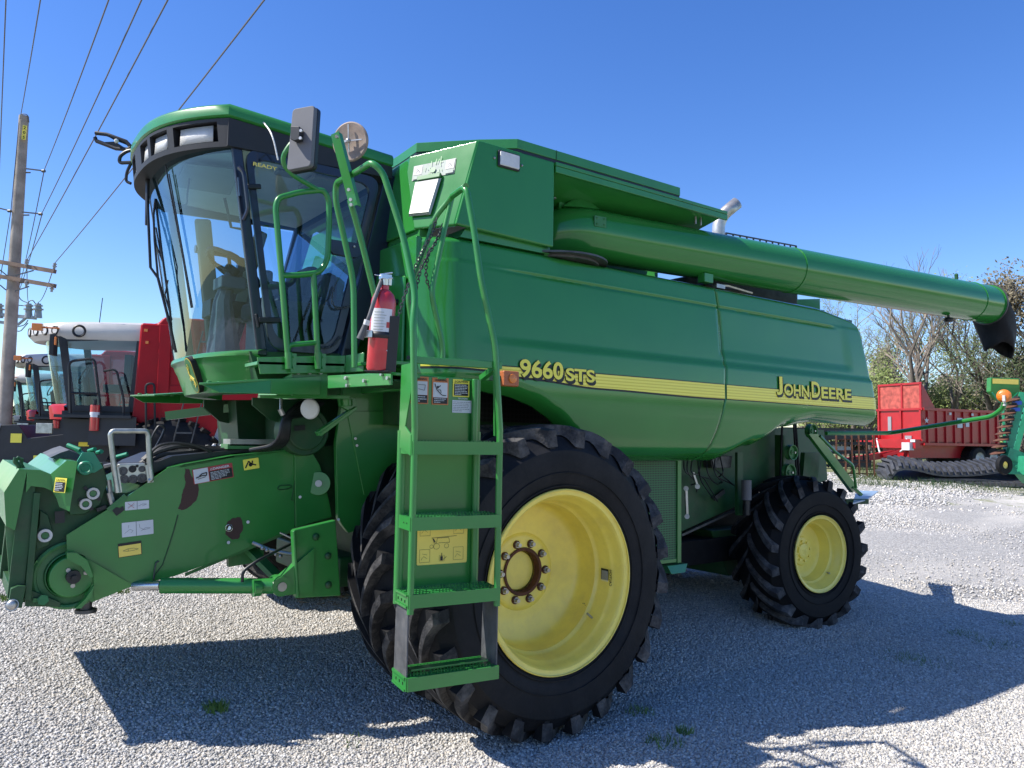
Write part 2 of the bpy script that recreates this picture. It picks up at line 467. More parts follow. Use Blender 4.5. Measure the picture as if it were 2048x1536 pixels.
def yface(x, z):
    y = .333+(.60*(2.08-z)**2 if z < 2.08 else .05*((z-2.08)/.85)**1.6)
    bz = zb(x)
    y += .10*max(0., (.10-(z-bz))/.10)**2.2                       # the lower edge rolls under
    y += .010*math.exp(-((z-2.768)/.011)**2)*smoothstep(-.42, .2, x)*(1-smoothstep(3.35, 3.5, x))   # long crease
    y += .004*smoothstep(2.768, 2.80, z)
    y -= .018*smoothstep(2.36, 2.30, z)*smoothstep(-.4, .2, x)     # swelling of the lower half
    if x > 1.85:                                                   # pressed field of the rear panel
        f = (1-smoothstep(3.50, 3.66, x-.16*(2.8-z)))*smoothstep(2.37, 2.45, z)*(1-smoothstep(2.5, 2.95, z))
        y += .013*f
    y += .185*max(0., (-.44-x)/.225)**1.7                            # turns the front corner
    y += .12*max(0., (x-(xr(z)-.10))/.10)**2.4                     # turns the rear corner
    y += .05*max(0., (z-(zt(x)-.04))/.04)**2
    return y
def panel_rows(x0f, x1f, nx, nz):
    rows = []
    for j in range(nz+1):
        t = j/nz; t = t*.8+.2*(.5-.5*math.cos(math.pi*t))
        row = []
        for i in range(nx+1):
            s = i/nx
            z = 2.3
            for _ in range(6):
                x = lerp(x0f(z), x1f(z), s); z = lerp(zb(x), zt(x), t)
            row.append(V((x, yface(x, z), z)))
        rows.append(row)
    return rows
mb = MB(); mb.grid(panel_rows(lambda z: -.665, lambda z: xs(z)-.007, 130, 150))
side_front = part('side_panel', mb, 'green_panel', solid=.03, label='forward green side panel with model number lettering on a yellow stripe')
mb = MB(); mb.grid(panel_rows(lambda z: xs(z)+.007, xr, 110, 150))
side_rear = part('side_panel', mb, 'green_panel', solid=.03, label='rear green side panel with maker lettering on a yellow stripe')

def stripe(parent, x0, x1, zlo, zhi, m, off, name, cut=None):
    mb = MB(); n = 60; lo = []; hi = []
    for i in range(n+1):
        x = lerp(x0, x1, i/n)
        a = zlo(x); b = zhi(x)
        k = 5; 
        lo.append([V((x, yface(x, lerp(a, b, j/k))-off, lerp(a, b, j/k))) for j in range(k+1)])
    mb.grid([list(r) for r in zip(*lo)])
    return part(name, mb, m, parent)
s_lo = lambda x: interps([(-.6, 2.155), (-.25, 2.15), (.0, 2.118), (.6, 2.085), (1.7, 2.070), (4.1, 2.062)], x)
s_hi = lambda x: 2.176 if x < 1.2 else 2.176-.003*(x-1.2)
xsz = xs(2.12)
stripe(side_front, -.64, xsz-.012, lambda x: s_lo(x)-.012, lambda x: s_hi(x)+.006, 'ink', .003, 'stripe_outline')
stripe(side_front, -.64, xsz-.012, s_lo, s_hi, 'stripe_yellow', .006, 'stripe')
stripe(side_rear, xsz+.012, 4.045, lambda x: s_lo(x)-.007, lambda x: s_hi(x)+.006, 'ink', .003, 'stripe_outline')
stripe(side_rear, xsz+.012, 4.038, s_lo, s_hi, 'stripe_yellow', .006, 'stripe')

def lettering(parent, chunks, name):
    """chunks: (text, x, z, height, width): black offset shadow then yellow face"""
    mb = MB()
    for (t, x, z, h, w) in chunks:
        y = yface(x, z+h/2)
        dz = (yface(x, z+h)-yface(x, z))/h
        vv = V((0, dz, 1))
        mb.m = 0
        for k in range(5):
            i0 = len(mb.v); mb.text(t, V((x+.003*k-.004, y, z-.004*k-.004)), XV, ZV, h+.006, .035, w=w+.006)
            mb.v[i0:] = [(p[0], yface(p[0], p[2])-.009-.0003*k, p[2]) for p in mb.v[i0:]]
        mb.m = 1; i0 = len(mb.v); mb.text(t, V((x, y, z)), XV, ZV, h, .026, w=w)
        mb.v[i0:] = [(p[0], yface(p[0], p[2])-.0125, p[2]) for p in mb.v[i0:]]
    return part(name, mb, ['ink', 'yellow_decal'], parent, smooth=0)
def PXZ(px, py): p = Y_(px, py, .327); return p.x, p.z
xa, za = PXZ(1036, 741); xb, zb9 = PXZ(1124, 750)
lettering(side_front, [('9660', -.05, 2.118, .113, .335), ('STS', .305, 2.116, .082, .245)], 'model_lettering')
x0 = PXZ(1556, 790)[0]
lettering(side_rear, [('J', 2.50, 2.128, .150, .08), ('OHN', 2.60, 2.128, .098, .345), ('D', 2.985, 2.128, .135, .12), ('EERE', 3.125, 2.128, .098, .46)], 'maker_lettering')

# ---- front bulkhead, rear face, deck
mb = MB()
mb.prism([V((-.66, .53, 2.02)), V((-.66, .53, 2.93)), V((-.66, 3.3, 2.93)), V((-.66, 3.3, 2.02))], V((.04, 0, 0)))
mb.prism([V((-.665, .62, 2.10)), V((-.665, .62, 2.70)), V((-.665, 1.0, 2.76)), V((-.665, 1.0, 2.10))], V((-.02, 0, 0)))
fw = part('front_wall', mb, 'green_panel', bevel=.012)
mb = MB(); mb.cyl((-.685, .70, 2.55), (-.70, .70, 2.55), .02); mb.box((-.686, .86, 2.2), (.006, .22, .005)); 
part('door_latch', mb, 'black_plastic', fw)
mb = MB(); mb.prism([V((3.98, .46, 1.95)), V((4.0, .46, 2.8)), V((4.0, 3.3, 2.8)), V((3.98, 3.3, 1.95))], V((.04, 0, 0)))
part('rear_wall', mb, 'green_panel', bevel=.03)
mb = MB(); mb.box((1.75, 1.9, 2.86), (4.3, 2.86, .06)); part('engine_deck', mb, 'green_dark')
mb = MB(); mb.prism([V((x, 3.36, z)) for x, z in ((-.6, 2.93), (3.3, 2.93), (3.85, 2.8), (4.05, 1.95), (3.0, 1.93), (2.0, 1.62), (.6, 1.62), (.4, 1.9), (-.6, 2.05))], V((0, .05, 0)))
part('far_side_panel', mb, 'green_panel')

# ---- grain tank
TZ = 3.50
mb = MB()
Tn = Y_(958, 281, .36); Tf = X_(818, 313, Tn.x+.02)
zt0 = 3.50; zlow = 2.965
# near plate with slanted front edge
a0 = V((-.497, .358, 2.985)); a1 = V((-.353, .358, 3.525)); a2 = V((.24, .36, 3.525)); a3 = V((.24, .36, 2.965))
mb.prism([a0, a1, a2, a3], V((0, .03, 0)))
part_tank = None
# front plate: a leaning facet turned between side and front
TR_ = V((-.353, .357, 3.525)); TL_ = V((-.58, .80, 3.50)); BR_ = V((-.497, .372, 2.985)); BL_ = V((-.633, .611, 2.985))
tn = (TL_-TR_).cross(BR_-TR_).normalized()
if tn.x > 0: tn = -tn
def TQ(px, py, off=0.):
    d = ray(px, py); return CAMV+d*((TR_-CAMV).dot(tn)/d.dot(tn))+tn*off
mb.prism([TR_, TL_, TQ(812, 345), TQ(826, 458), BR_], -tn*.03)
mb.prism([TL_+V((.012, .01, 0)), V((-.53, 1.6, 3.50)), V((-.62, 1.6, 2.985)), BL_+V((.012, .01, 0))], V((.03, 0, 0)))
tank = part('grain_tank', mb, 'green_panel', bevel=.012)
mb = MB()
mb.prism([V((-.44, .40, 2.93)), V((-.40, .40, 2.99)), V((.24, .40, 2.99)), V((.24, .40, 2.93))], V((0, .2, 0)))
mb.prism([V((-.60, .60, 2.90)), V((-.60, .60, 2.99)), V((-.60, 3.3, 2.99)), V((-.60, 3.3, 2.90))], V((.05, 0, 0)))
part('tank_ledge', mb, 'green_paint', tank)
# inner tank body (recessed behind the unloading auger)
mb = MB()
mb.prism([V((-.38, .98, 2.9)), V((-.30, .98, 3.50)), V((-.30, 3.25, 3.50)), V((-.38, 3.25, 2.9))], V((.04, 0, 0)))
mb.prism([V((.24, .42, 2.9)), V((.24, .42, 3.5)), V((.24, 1.08, 3.5)), V((.24, 1.08, 2.9))], V((-.03, 0, 0)))
mb.prism([V((.24, 1.08, 2.9)), V((.24, 1.08, 3.5)), V((1.95, 1.08, 3.5)), V((1.75, 1.08, 2.9))], V((0, .04, 0)))
mb.prism([V((1.93, 1.08, 2.9)), V((1.93, 1.08, 3.5)), V((1.93, 3.2, 3.5)), V((1.93, 3.2, 2.9))], V((.03, 0, 0)))
part('tank_wall', mb, 'green_paint', tank)
# shelf above the auger
lip0 = Y_(1110, 320, .35); lip1 = Y_(1455, 425, .35)
mb = MB()
mb.prism([V((.243, .35, 3.50)), V((1.955, .35, 3.50)), V((1.955, 1.2, 3.50)), V((.243, 1.2, 3.50))], V((0, 0, .025)))
mb.prism([V((.243, .35, 3.455)), V((.243, .35, 3.498)), V((1.955, .35, 3.498)), V((1.955, .35, 3.455))], V((0, .02, 0)))
mb.prism([V((.27, .372, 3.495)), V((1.93, .372, 3.495)), V((1.78, 1.07, 3.26)), V((.27, 1.07, 3.26))], V((0, 0, -.012)))
part('tank_shelf', mb, 'green_paint', tank, bevel=.004)
mb = MB()
for x, y in ((.45, .62), (.62, .60), (.79, .62), (.60, .78), (.4, .8)):
    zz = 3.483-(y-.372)*.337; mb.sph((x, y, zz-.006), .014, 8, (1, 1, .6))
for i, x in enumerate((1.70, 1.76)): mb.cyl((x, .45, 3.47), (x, .45, 3.40), .008, 6)
part('shelf_bolt', mb, 'steel', tank)
# folding cover on top
cz = 3.60
cpx = [(800, 314), (834, 286), (958, 277.5), (1040, 275), (1363, 372)]
pts = [V((p.x, p.y, 0)) for p in (Z_(x, y, cz) for x, y in cpx)]
poly = [V((-.20, 1.45)+(0,)) if False else p for p in pts]
xe = pts[-1].x
cov = [V((-.49, 2.4, 0)), V((-.50, 1.10, 0)), V((-.515, .825, 0)), V((-.235, .53, 0)), V((-.05, .372, 0)), V((1.44, .372, 0)), V((1.44, 3.2, 0)), V((-.05, 3.2, 0)), V((-.3, 3.0, 0))]
mb = MB(); mb.prism([p+V((0, 0, 3.548)) for p in cov], V((0, 0, .062)))
mb2 = [lerp(V((.55, 1.9, 0)), p, .96)+V((0, 0, 3.60)) for p in cov]
top = [lerp(V((.55, 1.9, 0)), p, .35)+V((0, 0, 3.66)) for p in cov]
mb.add(mb2+top, [tuple(range(9, 18))]+[(i, (i+1) % 9, 9+(i+1) % 9, 9+i) for i in range(9)])
cover = part('tank_cover', mb, 'green_paint', bevel=.004)
mb = MB(); mb.prism([p*.997+V((.001, .006, 3.526)) for p in cov], V((0, 0, .021))); part('cover_seal', mb, 'black_plastic', cover)
mb = MB(); mb.box((.26, .3705, 3.58), (.004, .004, .06)); part('cover_seam', mb, 'green_dark', cover)
# fittings on the tank: work lamp, access lid, decal
mb = MB(); L0 = V((-.215, .356, 3.40)); 
mb.box((-.13, .352, 3.445), (.165, .02, .105)); lamp = part('work_lamp', mb, 'black_plastic', tank, bevel=.012)
mb = MB(); mb.box((-.13, .341, 3.445), (.145, .012, .086)); lamp['label'] = 'rectangular clear lamp on the tank side'
mb.m = 0
part('work_lamp_lens', mb, 'lamp_glass', tank, bevel=.01)
mb = MB()
for x in (-.235, -.028): mb.sph((x, .355, 3.44), .008, 8)
part('lamp_screw', mb, 'steel', tank)
mb = MB()
q = [TQ(x, y, .012) for x, y in ((834, 366), (885, 358), (863, 431), (820, 435))]
cq = sum(q, V((0, 0, 0)))/4; q2 = [p.lerp(cq, .10)+tn*.016 for p in q]
mb.add(q+q2, [(0, 1, 5, 4), (1, 2, 6, 5), (2, 3, 7, 6), (3, 0, 4, 7)])
mb.add(q2+[cq+tn*.006], [(0, 1, 4), (1, 2, 4), (2, 3, 4), (3, 0, 4)])
part('tank_window', mb, 'sight_metal', tank, smooth=0, label='square sight glass framed in metal on the tank front')
mb = MB(); mb.beam(TQ(838, 361, .015), TQ(884, 353, .015), .03, .02, up=tn); part('window_hinge', mb, 'green_worn', tank, bevel=.004)
a_ = TQ(824, 363, .002); b_ = TQ(909, 347, .002); c_ = TQ(835, 332, .002)
d = Decal(a_, b_-a_, c_-a_, (b_-a_).length, (c_-a_).length*.98, tn)
d.rect(0, 0, 1, 1, 'faded_decal').rect(.02, .35, .22, .95, 'grey_panel').rect(.78, .35, .98, .95, 'grey_panel')
rr = random.Random(3)
for i in range(22):
    x = rr.uniform(.27, .7); y = rr.uniform(.1, .9); d.line([(x, y), (x+rr.uniform(-.08, .08), y+rr.uniform(-.4, .4))], .004, 'green_paint')
for x0 in (.02, .78): d.rect(x0, .05, x0+.2, .3, 'faded_decal').line([(x0+.05, .5), (x0+.1, .7), (x0+.15, .5)], .003, 'ink_blue')
d.disc(.5, .45, .018, 'green_paint')
dec_out(d, 'faded_decal', tank)

# ---- unloading auger
A0 = V((.80, .64, 3.195)); A1 = V((5.70, .05, 3.195)); ad = (A1-A0).normalized(); an = V((ad.y, -ad.x, 0)).normalized()
r = .186
mb = MB()
mb.tube([A0+ad*.02, A0+ad*2.03], r, 40); mb.tube([A0+ad*2.03, A0+ad*2.035], r+.006, 40)
auger = part('unloading_auger', mb, 'green_panel')
mb = MB(); mb.tube([A0+ad*2.035, A0+ad*4.62], r+.004, 40, cap=False); mb.tube([A0+ad*4.62, A0+ad*4.63], r+.010, 40); mb.tube([A0+ad*4.63, A1], r+.004, 40, cap=False)
mb.tube([A1-ad*.005, A1+ad*.01], r+.012, 40)
part('outer_tube', mb, 'green_panel', auger)
mb = MB()
el = [A0+ad*.06, A0-ad*.12, A0-ad*.24+V((0, .06, -.02)), A0-ad*.32+V((0, .2, -.12)), A0-ad*.34+V((0, .3, -.3)), A0-ad*.34+V((0, .3, -.45))]
mb.tube(fillet(el, .2, 6), r+.002, 32); part('auger_elbow', mb, 'green_panel', auger)
mb = MB(); mb.prism([A0+V((-.27, -.02, .16)), A0+V((-.14, -.05, .26)), A0+V((.03, -.06, .185)), A0+V((-.2, -.1, .15))], V((0, .16, 0)))
mb.box(A0+V((-.23, .02, .23)), (.10, .02, .16)); part('elbow_bracket', mb, 'green_paint', auger)
mb = MB(); pc = A0-ad*.05+an*(r+.0)+V((0, 0, .05))
mb.box(pc, (.10, .012, .075), rz=math.atan2(ad.y, ad.x))
for i in (-1, 1):
    for k in (-1, 1): mb.sph(pc+ad*.03*i+V((0, 0, .02*k))+an*.008, .007, 6)
part('inspection_plate', mb, 'green_worn', auger, bevel=.006)
mb = MB(); mb.box(A0+ad*1.02+V((0, -.07, -.20)), (.10, .07, .07)); part('auger_saddle', mb, 'green_paint', auger, bevel=.004)
mb = MB(); p = A0+ad*4.22+V((0, -.03, -.205)); mb.cyl(p+V((0, 0, .04)), p, .012, 8); mb.lathe([(0, .0), (.03, -.002), (.045, -.02), (.035, -.045), (0, -.05)], p, (0, 0, 1), 16)
part('auger_lamp', mb, 'black_plastic', auger)
mb = MB(); p = A0+ad*4.42+V((0, 0, .20)); mb.cyl(p-V((0, 0, .02)), p+V((0, 0, .035)), .018, 8); mb.sph(p+V((0, 0, .04)), .02, 8); mb.box(A0+ad*4.95+V((0, 0, .195)), (.09, .015, .02)); part('spout_clamp', mb, 'green_dark', auger)
# rubber spout
rows = []
for i in range(9):
    t = i/8; row = []
    c0 = A1+ad*.012
    for k in range(25):
        an_ = 2*math.pi*k/24
        ci = V((0, 0, 1))*math.cos(an_)+an*math.sin(an_)
        base = c0+ci*(r+.008)
        c1 = A1+ad*.20+V((0, 0, -.46)); ci2 = ad*math.cos(an_)*.15+an*math.sin(an_)*.13
        tgt = c1+ci2+V((0, 0, -.05*math.sin(an_*2+.6)-.04*math.cos(an_)))
        mid = base*(1-t)+tgt*t
        bulge = ad*(.17*math.sin(math.pi*t))*(1 if math.cos(an_) > -.2 else .15)+V((0, 0, .05*math.sin(math.pi*t)))
        row.append(mid+bulge*(max(0, math.cos(an_))*.8+.25)+an*.012*math.sin(5*an_+7*t))
    rows.append(row)
mb = MB(); mb.grid(rows); part('rubber_spout', mb, 'rubber', auger, solid=.008, smooth=60)
mb = MB(); mb.tube([A1+ad*.014+(V((0, 0, 1))*math.cos(t)+an*math.sin(t))*(r+.016) for t in [2*math.pi*i/32 for i in range(32)]], .008, 6, closed=True)
part('spout_band', mb, 'steel_dark', auger)

# ---- engine deck things behind the auger
mb = MB(); ex = at_depth(1437, 470, 7.6)
pth = fillet([V((ex.x, ex.y, 2.9)), V((ex.x, ex.y, ex.z+.17)), V((ex.x+.16, ex.y-.10, ex.z+.33))], .14, 6)
mb.tube(pth, .062, 20, cap=False); part('exhaust_pipe', mb, 'exhaust', solid=.004)
mb = MB()
g0 = at_depth(1452, 466, 7.0); g1 = at_depth(1592, 492, 7.9)
for dz in (0, -.035): mb.beam(g0+V((0, 0, dz)), g1+V((0, 0, dz)), .012, .012)
for i in range(12):
    p = lerp(g0, g1, i/11); mb.beam(p+V((0, 0, .005)), p+V((0, 0, -.07)), .012, .012)
mb.beam(g1, g1+V((.12, .05, -.2)), .015, .015); mb.beam(g0, V((g0.x, g0.y, 2.9)), .015, .015); mb.beam(g1, V((g1.x, g1.y, 2.9)), .015, .015)
part('deck_guard', mb, 'black_plastic')
mb = MB(); mb.box((2.75, 1.15, 3.0), (1.3, .9, .26)); mb.box((2.3, .8, 2.97), (.5, .3, .12)); part('engine_cover', mb, 'steel_dark', bevel=.02)
mb = MB(); q0 = Y_(1592, 598, .9); q1 = Y_(1640, 608, .9)
mb.prism([V((q0.x, .9, 2.93)), V((q0.x+.02, .9, q0.z)), V((q1.x, .9, q0.z+.05)), V((q1.x, .9, 2.9))], V((0, .02, 0))); mb.box((q1.x+.02, .91, 2.98), (.05, .06, .16)); part('deck_bracket', mb, 'green_paint')
mb = MB(); mb.box((q1.x+.1, .95, 2.95), (.10, .05, .2)); part('deck_box', mb, 'black_plastic')
mb = MB(); mb.tube([(1.95, .47, 2.965), (2.1, .47, 2.98), (2.45, .5, 2.97)], .012, 6); mb.box((1.98, .46, 2.955), (.1, .05, .03)); part('gas_strut', mb, 'steel')
mb = MB(); mb.cyl((.46, .62, 2.92), (.46, .62, 2.955), .30, 32); mb.lathe([(.30, 0), (.36, .0), (.36, .012), (.30, .012)], (.46, .62, 2.935), (0, 0, 1), 32); part('auger_turntable', mb, 'steel_dark')

# ---- rear marker arm with amber lamp (swung out)
mb = MB()
arm = fillet([V((3.70, .62, 1.84)), Y_(1780, 866, .45), at_depth(1985, 833, 6.4), at_depth(2007, 815, 6.32), at_depth(2008, 804, 6.3)], .07, 6)
mb.tube(arm, .020, 10); ma = part('marker_arm', mb, 'green_paint')
p = at_depth(2008, 792, 6.3); nd = (CAMV-p); nd.z = 0; nd.normalize()
mb = MB(); mb.lathe([(0, .022), (.03, .02), (.045, .012), (.054, .0), (.054, -.012), (0, -.014)], p, nd, 28); part('amber_lamp', mb, 'amber', ma)
mb = MB(); mb.cyl(p-V((0, 0, .08)), p-V((0, 0, .04)), .012, 8); mb.box(p+nd*.02-V((0, 0, .02)), (.02, .02, .05)); part('lamp_stem', mb, 'lamp_white', ma)
# ================================================================== wheels
def make_wheel(c, n, Rr, wd, rim_r, nl, lug_h, direction, rim_prof, hub, bolts, bolt_r, disc_h, yel, rubb, bolt_n, label=None):
    """c centre of the outer face, n outward axis; profile heights run inward (negative)"""
    c = V(c); n = V(n).normalized(); inn = -n
    up = ZV; fw = n.cross(up).normalized()
    if fw.x > 0: fw = -fw           # fw points to the front of the machine
    sidew = wd
    hub_pivot = part('wheel', hub, yel, label=label)
    Rc = Rr-lug_h
    prof_t = [(rim_r-.012, .045), (rim_r+.02, .03), (rim_r+.10*(Rr-rim_r), .012), (rim_r+.35*(Rr-rim_r), -.012), (rim_r+.62*(Rr-rim_r), -.006), (Rc-.07, .022), (Rc-.022, .06), (Rc+.0, .12), (Rc+.008, wd*.35), (Rc+.010, wd*.5)]
    prof = prof_t + [(r_, wd-h_) for r_, h_ in reversed(prof_t[:-1])]
    mb = MB(); mb.lathe(prof, c, inn, 96)
    for rr_ in (rim_r+.045, rim_r+.30*(Rr-rim_r)):
        mb.tube([c+inn*(.004 if rr_ < rim_r+.06 else -.012)+(up*math.cos(t)+fw*math.sin(t))*rr_ for t in [2*math.pi*i/96 for i in range(96)]], .004, 5, closed=True)
    def lug(side, ph):
        K = 12; path = []; mb.m = 1
        for i in range(K+1):
            s = i/K
            ax = lerp(.53, -.0, s)*wd if side == 0 else lerp(.47, 1.0, s)*wd
            e = min(ax, wd-ax)                                  # distance from the edge
            rt = Rr-.010*(1-min(1, e/(wd*.5)))**2
            rb = Rc-.012
            if e < .05: rb -= (.05-e)*1.3
            rt -= .022*smoothstep(.75, 1., s)
            a = ph - direction*(.40*(s**.78))*(.93/Rr)**.4
            path.append((ax, rt, rb, a, lerp(.022, .031, s)*(wd/.44)**.3))
        # sidewall foot
        axo = .012*wd if side == 0 else wd-.012*wd
        vs = []; fs = []; mis = []; LEAD = 0 if direction > 0 else 2
        for (ax, rt, rb, a, hw) in path:
            for (rad, k) in ((rb, 1.35), (rt, 1.0), (rt, -1.0), (rb, -1.35)):
                aa = a + hw*k/Rr
                vs.append(c+inn*ax+(up*math.cos(aa)+fw*math.sin(aa))*rad)
        for i in range(K):
            for k in range(3):
                mis.append(1 if k in (1, LEAD) else 0)
                fs.append((i*4+k, i*4+k+1, (i+1)*4+k+1, (i+1)*4+k))
        fs.append((0, 1, 2, 3)); fs.append((K*4+3, K*4+2, K*4+1, K*4)); mis += [0, 1]
        n0 = len(mb.mi); mb.add(vs, fs); mb.mi[n0:] = mis; mb.m = 0
        # shoulder block reaching down the sidewall
        (ax, rt, rb, a, hw) = path[-1]; vs = []
        drop = .075*(Rr/.93)
        for (rad, axx, k) in ((rt, ax, 1.0), (rt, ax, -1.0), (rt-drop*1.5, (ax+.006 if side == 0 else ax-.006), -.7), (rt-drop*1.5, (ax+.006 if side == 0 else ax-.006), .7)):
            aa = a+hw*k/Rr; vs.append(c+inn*axx+(up*math.cos(aa)+fw*math.sin(aa))*rad)
        for (rad, axx, k) in ((rt, .07, 1.3), (rt, .07, -1.3), (rt-drop*1.5, .05, -1.1), (rt-drop*1.5, .05, 1.1)):
            axx = axx if side == 0 else wd-axx
            aa = a+hw*k/Rr; vs.append(c+inn*axx+(up*math.cos(aa)+fw*math.sin(aa))*rad)
        mb.add(vs, [(0, 1, 2, 3), (7, 6, 5, 4), (0, 4, 5, 1), (1, 5, 6, 2), (2, 6, 7, 3), (3, 7, 4, 0)])
    for i in range(nl):
        ph = 2*math.pi*i/nl
        lug(0, ph); lug(1, ph+math.pi/nl)
    mb.out('tyre', [rubb, rubb+'_lug'], hub_pivot, org=RT, smooth=30, bevel=.0)
    mb = MB(); mb.lathe(rim_prof, c, inn, 96); part('rim', mb, yel, hub_pivot, smooth=40, solid=.006)
    if bolts:
        for i in range(bolt_n):
            t = 2*math.pi*i/bolt_n+.3
            p = c+inn*disc_h+(up*math.cos(t)+fw*math.sin(t))*bolt_r
            mb = MB(); mb.m = 0; mb.cyl(p, p+n*.012, .026*bolts, 16); mb.m = 1; mb.cyl(p+n*.012, p+n*.022, .020*bolts, 6); mb.cyl(p+n*.022, p+n*.045, .0125*bolts, 12)
            part('wheel_bolt', mb, ['rust', 'steel'], hub_pivot)
    return hub_pivot

# front near wheel
FW = V((.14, .10, .917)); R1 = .922; W1 = .44
rp = [(.525, .000), (.530, .012), (.515, .020), (.498, .022), (.488, .035), (.486, .075), (.468, .10), (.462, .115), (.462, .20), (.452, .215), (.440, .225), (.436, .34), (.425, .375), (.405, .39), (.39, .395), (.33, .418), (.235, .425), (.222, .412), (.20, .410), (.148, .410), (.146, .46), (.146, .50)]
rp = [(a_*1.02, b_) for a_, b_ in rp]
hubm = MB(); hubm.lathe([(0, -.455), (.118, -.455), (.123, -.462), (.123, -.60)], FW, (0, -1, 0), 40); hubm.cyl(FW+YV*.5, FW+YV*.95, .20, 32)
w = make_wheel(FW, (0, -1, 0), R1, W1, .515, 24, .054, 1, rp, hubm, 1.0, .178, .408, 'yellow_paint', 'rubber', 10, label='near front drive wheel with deep dished yellow rim')
mb = MB(); mb.lathe([(.150, .40), (.146, .395), (.130, .398), (.128, .45)], FW, (0, 1, 0), 40); part('hub_ring', mb, 'rust', w)
mb = MB()
for ang, hh in ((-128, .15),):
    aa = R_(ang); q = FW+(ZV*math.cos(aa)-XV*math.sin(aa))*.452+YV*hh; mb.cyl(q, q-(q-FW-YV*hh).normalized()*.05, .008, 8)
part('valve_stem', mb, 'steel', w)
# caution label on the barrel of the rim
aa = R_(-97); rad = .459; 
o = FW+(ZV*math.cos(aa)-XV*math.sin(aa))*rad+YV*.19
inw = -(ZV*math.cos(aa)-XV*math.sin(aa))
d = Decal(o, ZV, YV*-1, .10, .06, inw) if False else None
mb = MB(); mb.m = 0
o = FW+V((.462, .0, -.085)); 
mb.add([o+V((0, .115, 0)), o+V((0, .185, 0)), o+V((0, .185, .10)), o+V((0, .115, .10))], [(0, 1, 2, 3)])
mb.m = 1
for i in range(6): mb.add([o+V((-.001, .122+.010*i, .008)), o+V((-.001, .126+.010*i, .008)), o+V((-.001, .126+.010*i, .088)), o+V((-.001, .122+.010*i, .088))], [(0, 1, 2, 3)])
mb.m = 0; mb.text('CAUTION', o+V((-.001, .108, 0)), ZV, V((0, -1, 0)), .022, .02, w=.10)
part('caution_label', mb, ['ink', 'white_decal'], w, smooth=0)
mb = MB()
for i in range(10):
    t = 2*math.pi*i/10; mb.sph(FW+V((.385+0, .26, -.235))+V((-.0, .022*math.cos(t), .022*math.sin(t))), .0035, 5)
part('stamp_mark', mb, 'steel_dark', w)
IWh = FW+V((0, .60, 0))
hubm = MB(); hubm.cyl(IWh+YV*.1, IWh+YV*.5, .20, 24)
make_wheel(IWh, (0, -1, 0), R1, W1, .505, 24, .062, 1, rp[:12]+[(.405, .39), (.39, .35), (.15, .34)], hubm, 0, .178, .408, 'yellow_paint', 'rubber', 0, label='inner near front drive wheel behind the outer one')
# far front wheel (copy geometry, mirrored place)
FW2 = V((.035, 3.75, .92+ground_z(0, 3.4)))
hubm = MB(); hubm.cyl(FW2+YV*-.9, FW2+YV*-.3, .2, 24)
make_wheel(FW2, (0, 1, 0), R1, .5, .505, 23, .062, -1, rp, hubm, 0, .178, .408, 'yellow_paint', 'rubber', 0, label='far front drive wheel behind the feeder house')
# rear near wheel, steered a little
phi = R_(6); nr = V((-math.sin(phi), -math.cos(phi), 0))
R2 = .712; RW = V((3.80, .74, .72))
rp2 = [(.355, .0), (.358, .01), (.345, .02), (.328, .022), (.322, .05), (.300, .075), (.296, .10), (.285, .12), (.275, .125), (.262, .19), (.255, .225), (.24, .235), (.20, .240), (.135, .236), (.128, .222), (.115, .218), (.07, .218), (.066, .200), (.05, .196), (0, .196)]
hubm = MB(); hubm.cyl(RW-nr*.25, RW-nr*.52, .13, 24)
w2 = make_wheel(RW, nr, R2, .50, .345, 19, .05, -1, rp2, hubm, 0, .10, .2, 'yellow_pale', 'rubber_dark', 0, label='near rear steering wheel with pale yellow rim')
mb = MB()
for i in range(8):
    t = 2*math.pi*i/8+.2; fwv = nr.cross(ZV); p = RW-nr*.217+(ZV*math.cos(t)+fwv*math.sin(t))*.093
    mb.cyl(p, p+nr*.022, .012, 6)
mb.cyl(RW-nr*.196, RW-nr*.192, .006, 8); t = R_(-128); part('wheel_nut', mb, 'yellow_pale', w2)
mb = MB(); t = 0; fwv = nr.cross(ZV); fwv = fwv if fwv.x > 0 else -fwv; q = RW-nr*.10+fwv*.20-ZV*.20; mb.cyl(q, q+nr*.03, .009, 8); part('valve_stem', mb, 'steel', w2)
RW3 = V((3.6, 3.05, .70+ground_z(3.6, 2.8)))
hubm = MB(); hubm.cyl(RW3-YV*.5, RW3-YV*.2, .13, 20)
make_wheel(RW3, (0, 1, 0), R2, .50, .345, 21, .05, 1, rp2, hubm, 0, .1, .2, 'yellow_pale', 'rubber_dark', 0, label='far rear wheel')

# ================================================================== chassis below the panels
mb = MB()
mb.box((.1, 1.9, .98), (.34, 2.3, .36)); part('front_axle', mb, 'green_dark', bevel=.02)
mb = MB(); mb.prism([Y_(x, y, .97) for x, y in ((588, 1060), (672, 1040), (682, 1192), (592, 1197))], V((0, .05, 0))); mb.prism([Y_(x, y, .94) for x, y in ((586, 1062), (592, 1060), (600, 1196), (593, 1197))], V((0, .05, 0)))
fd = part('final_drive', mb, 'green_paint', bevel=.008)
def bp(px, py, Y=.965): return Y_(px, py, Y)
mb = MB()
for px, py in ((632, 1074), (656, 1112), (606, 1137), (613, 1172), (657, 1170)):
    p = bp(px, py); mb.sph(p, .022, 10, (1, .7, 1))
part('bolt_head', mb, 'green_dark', fd)
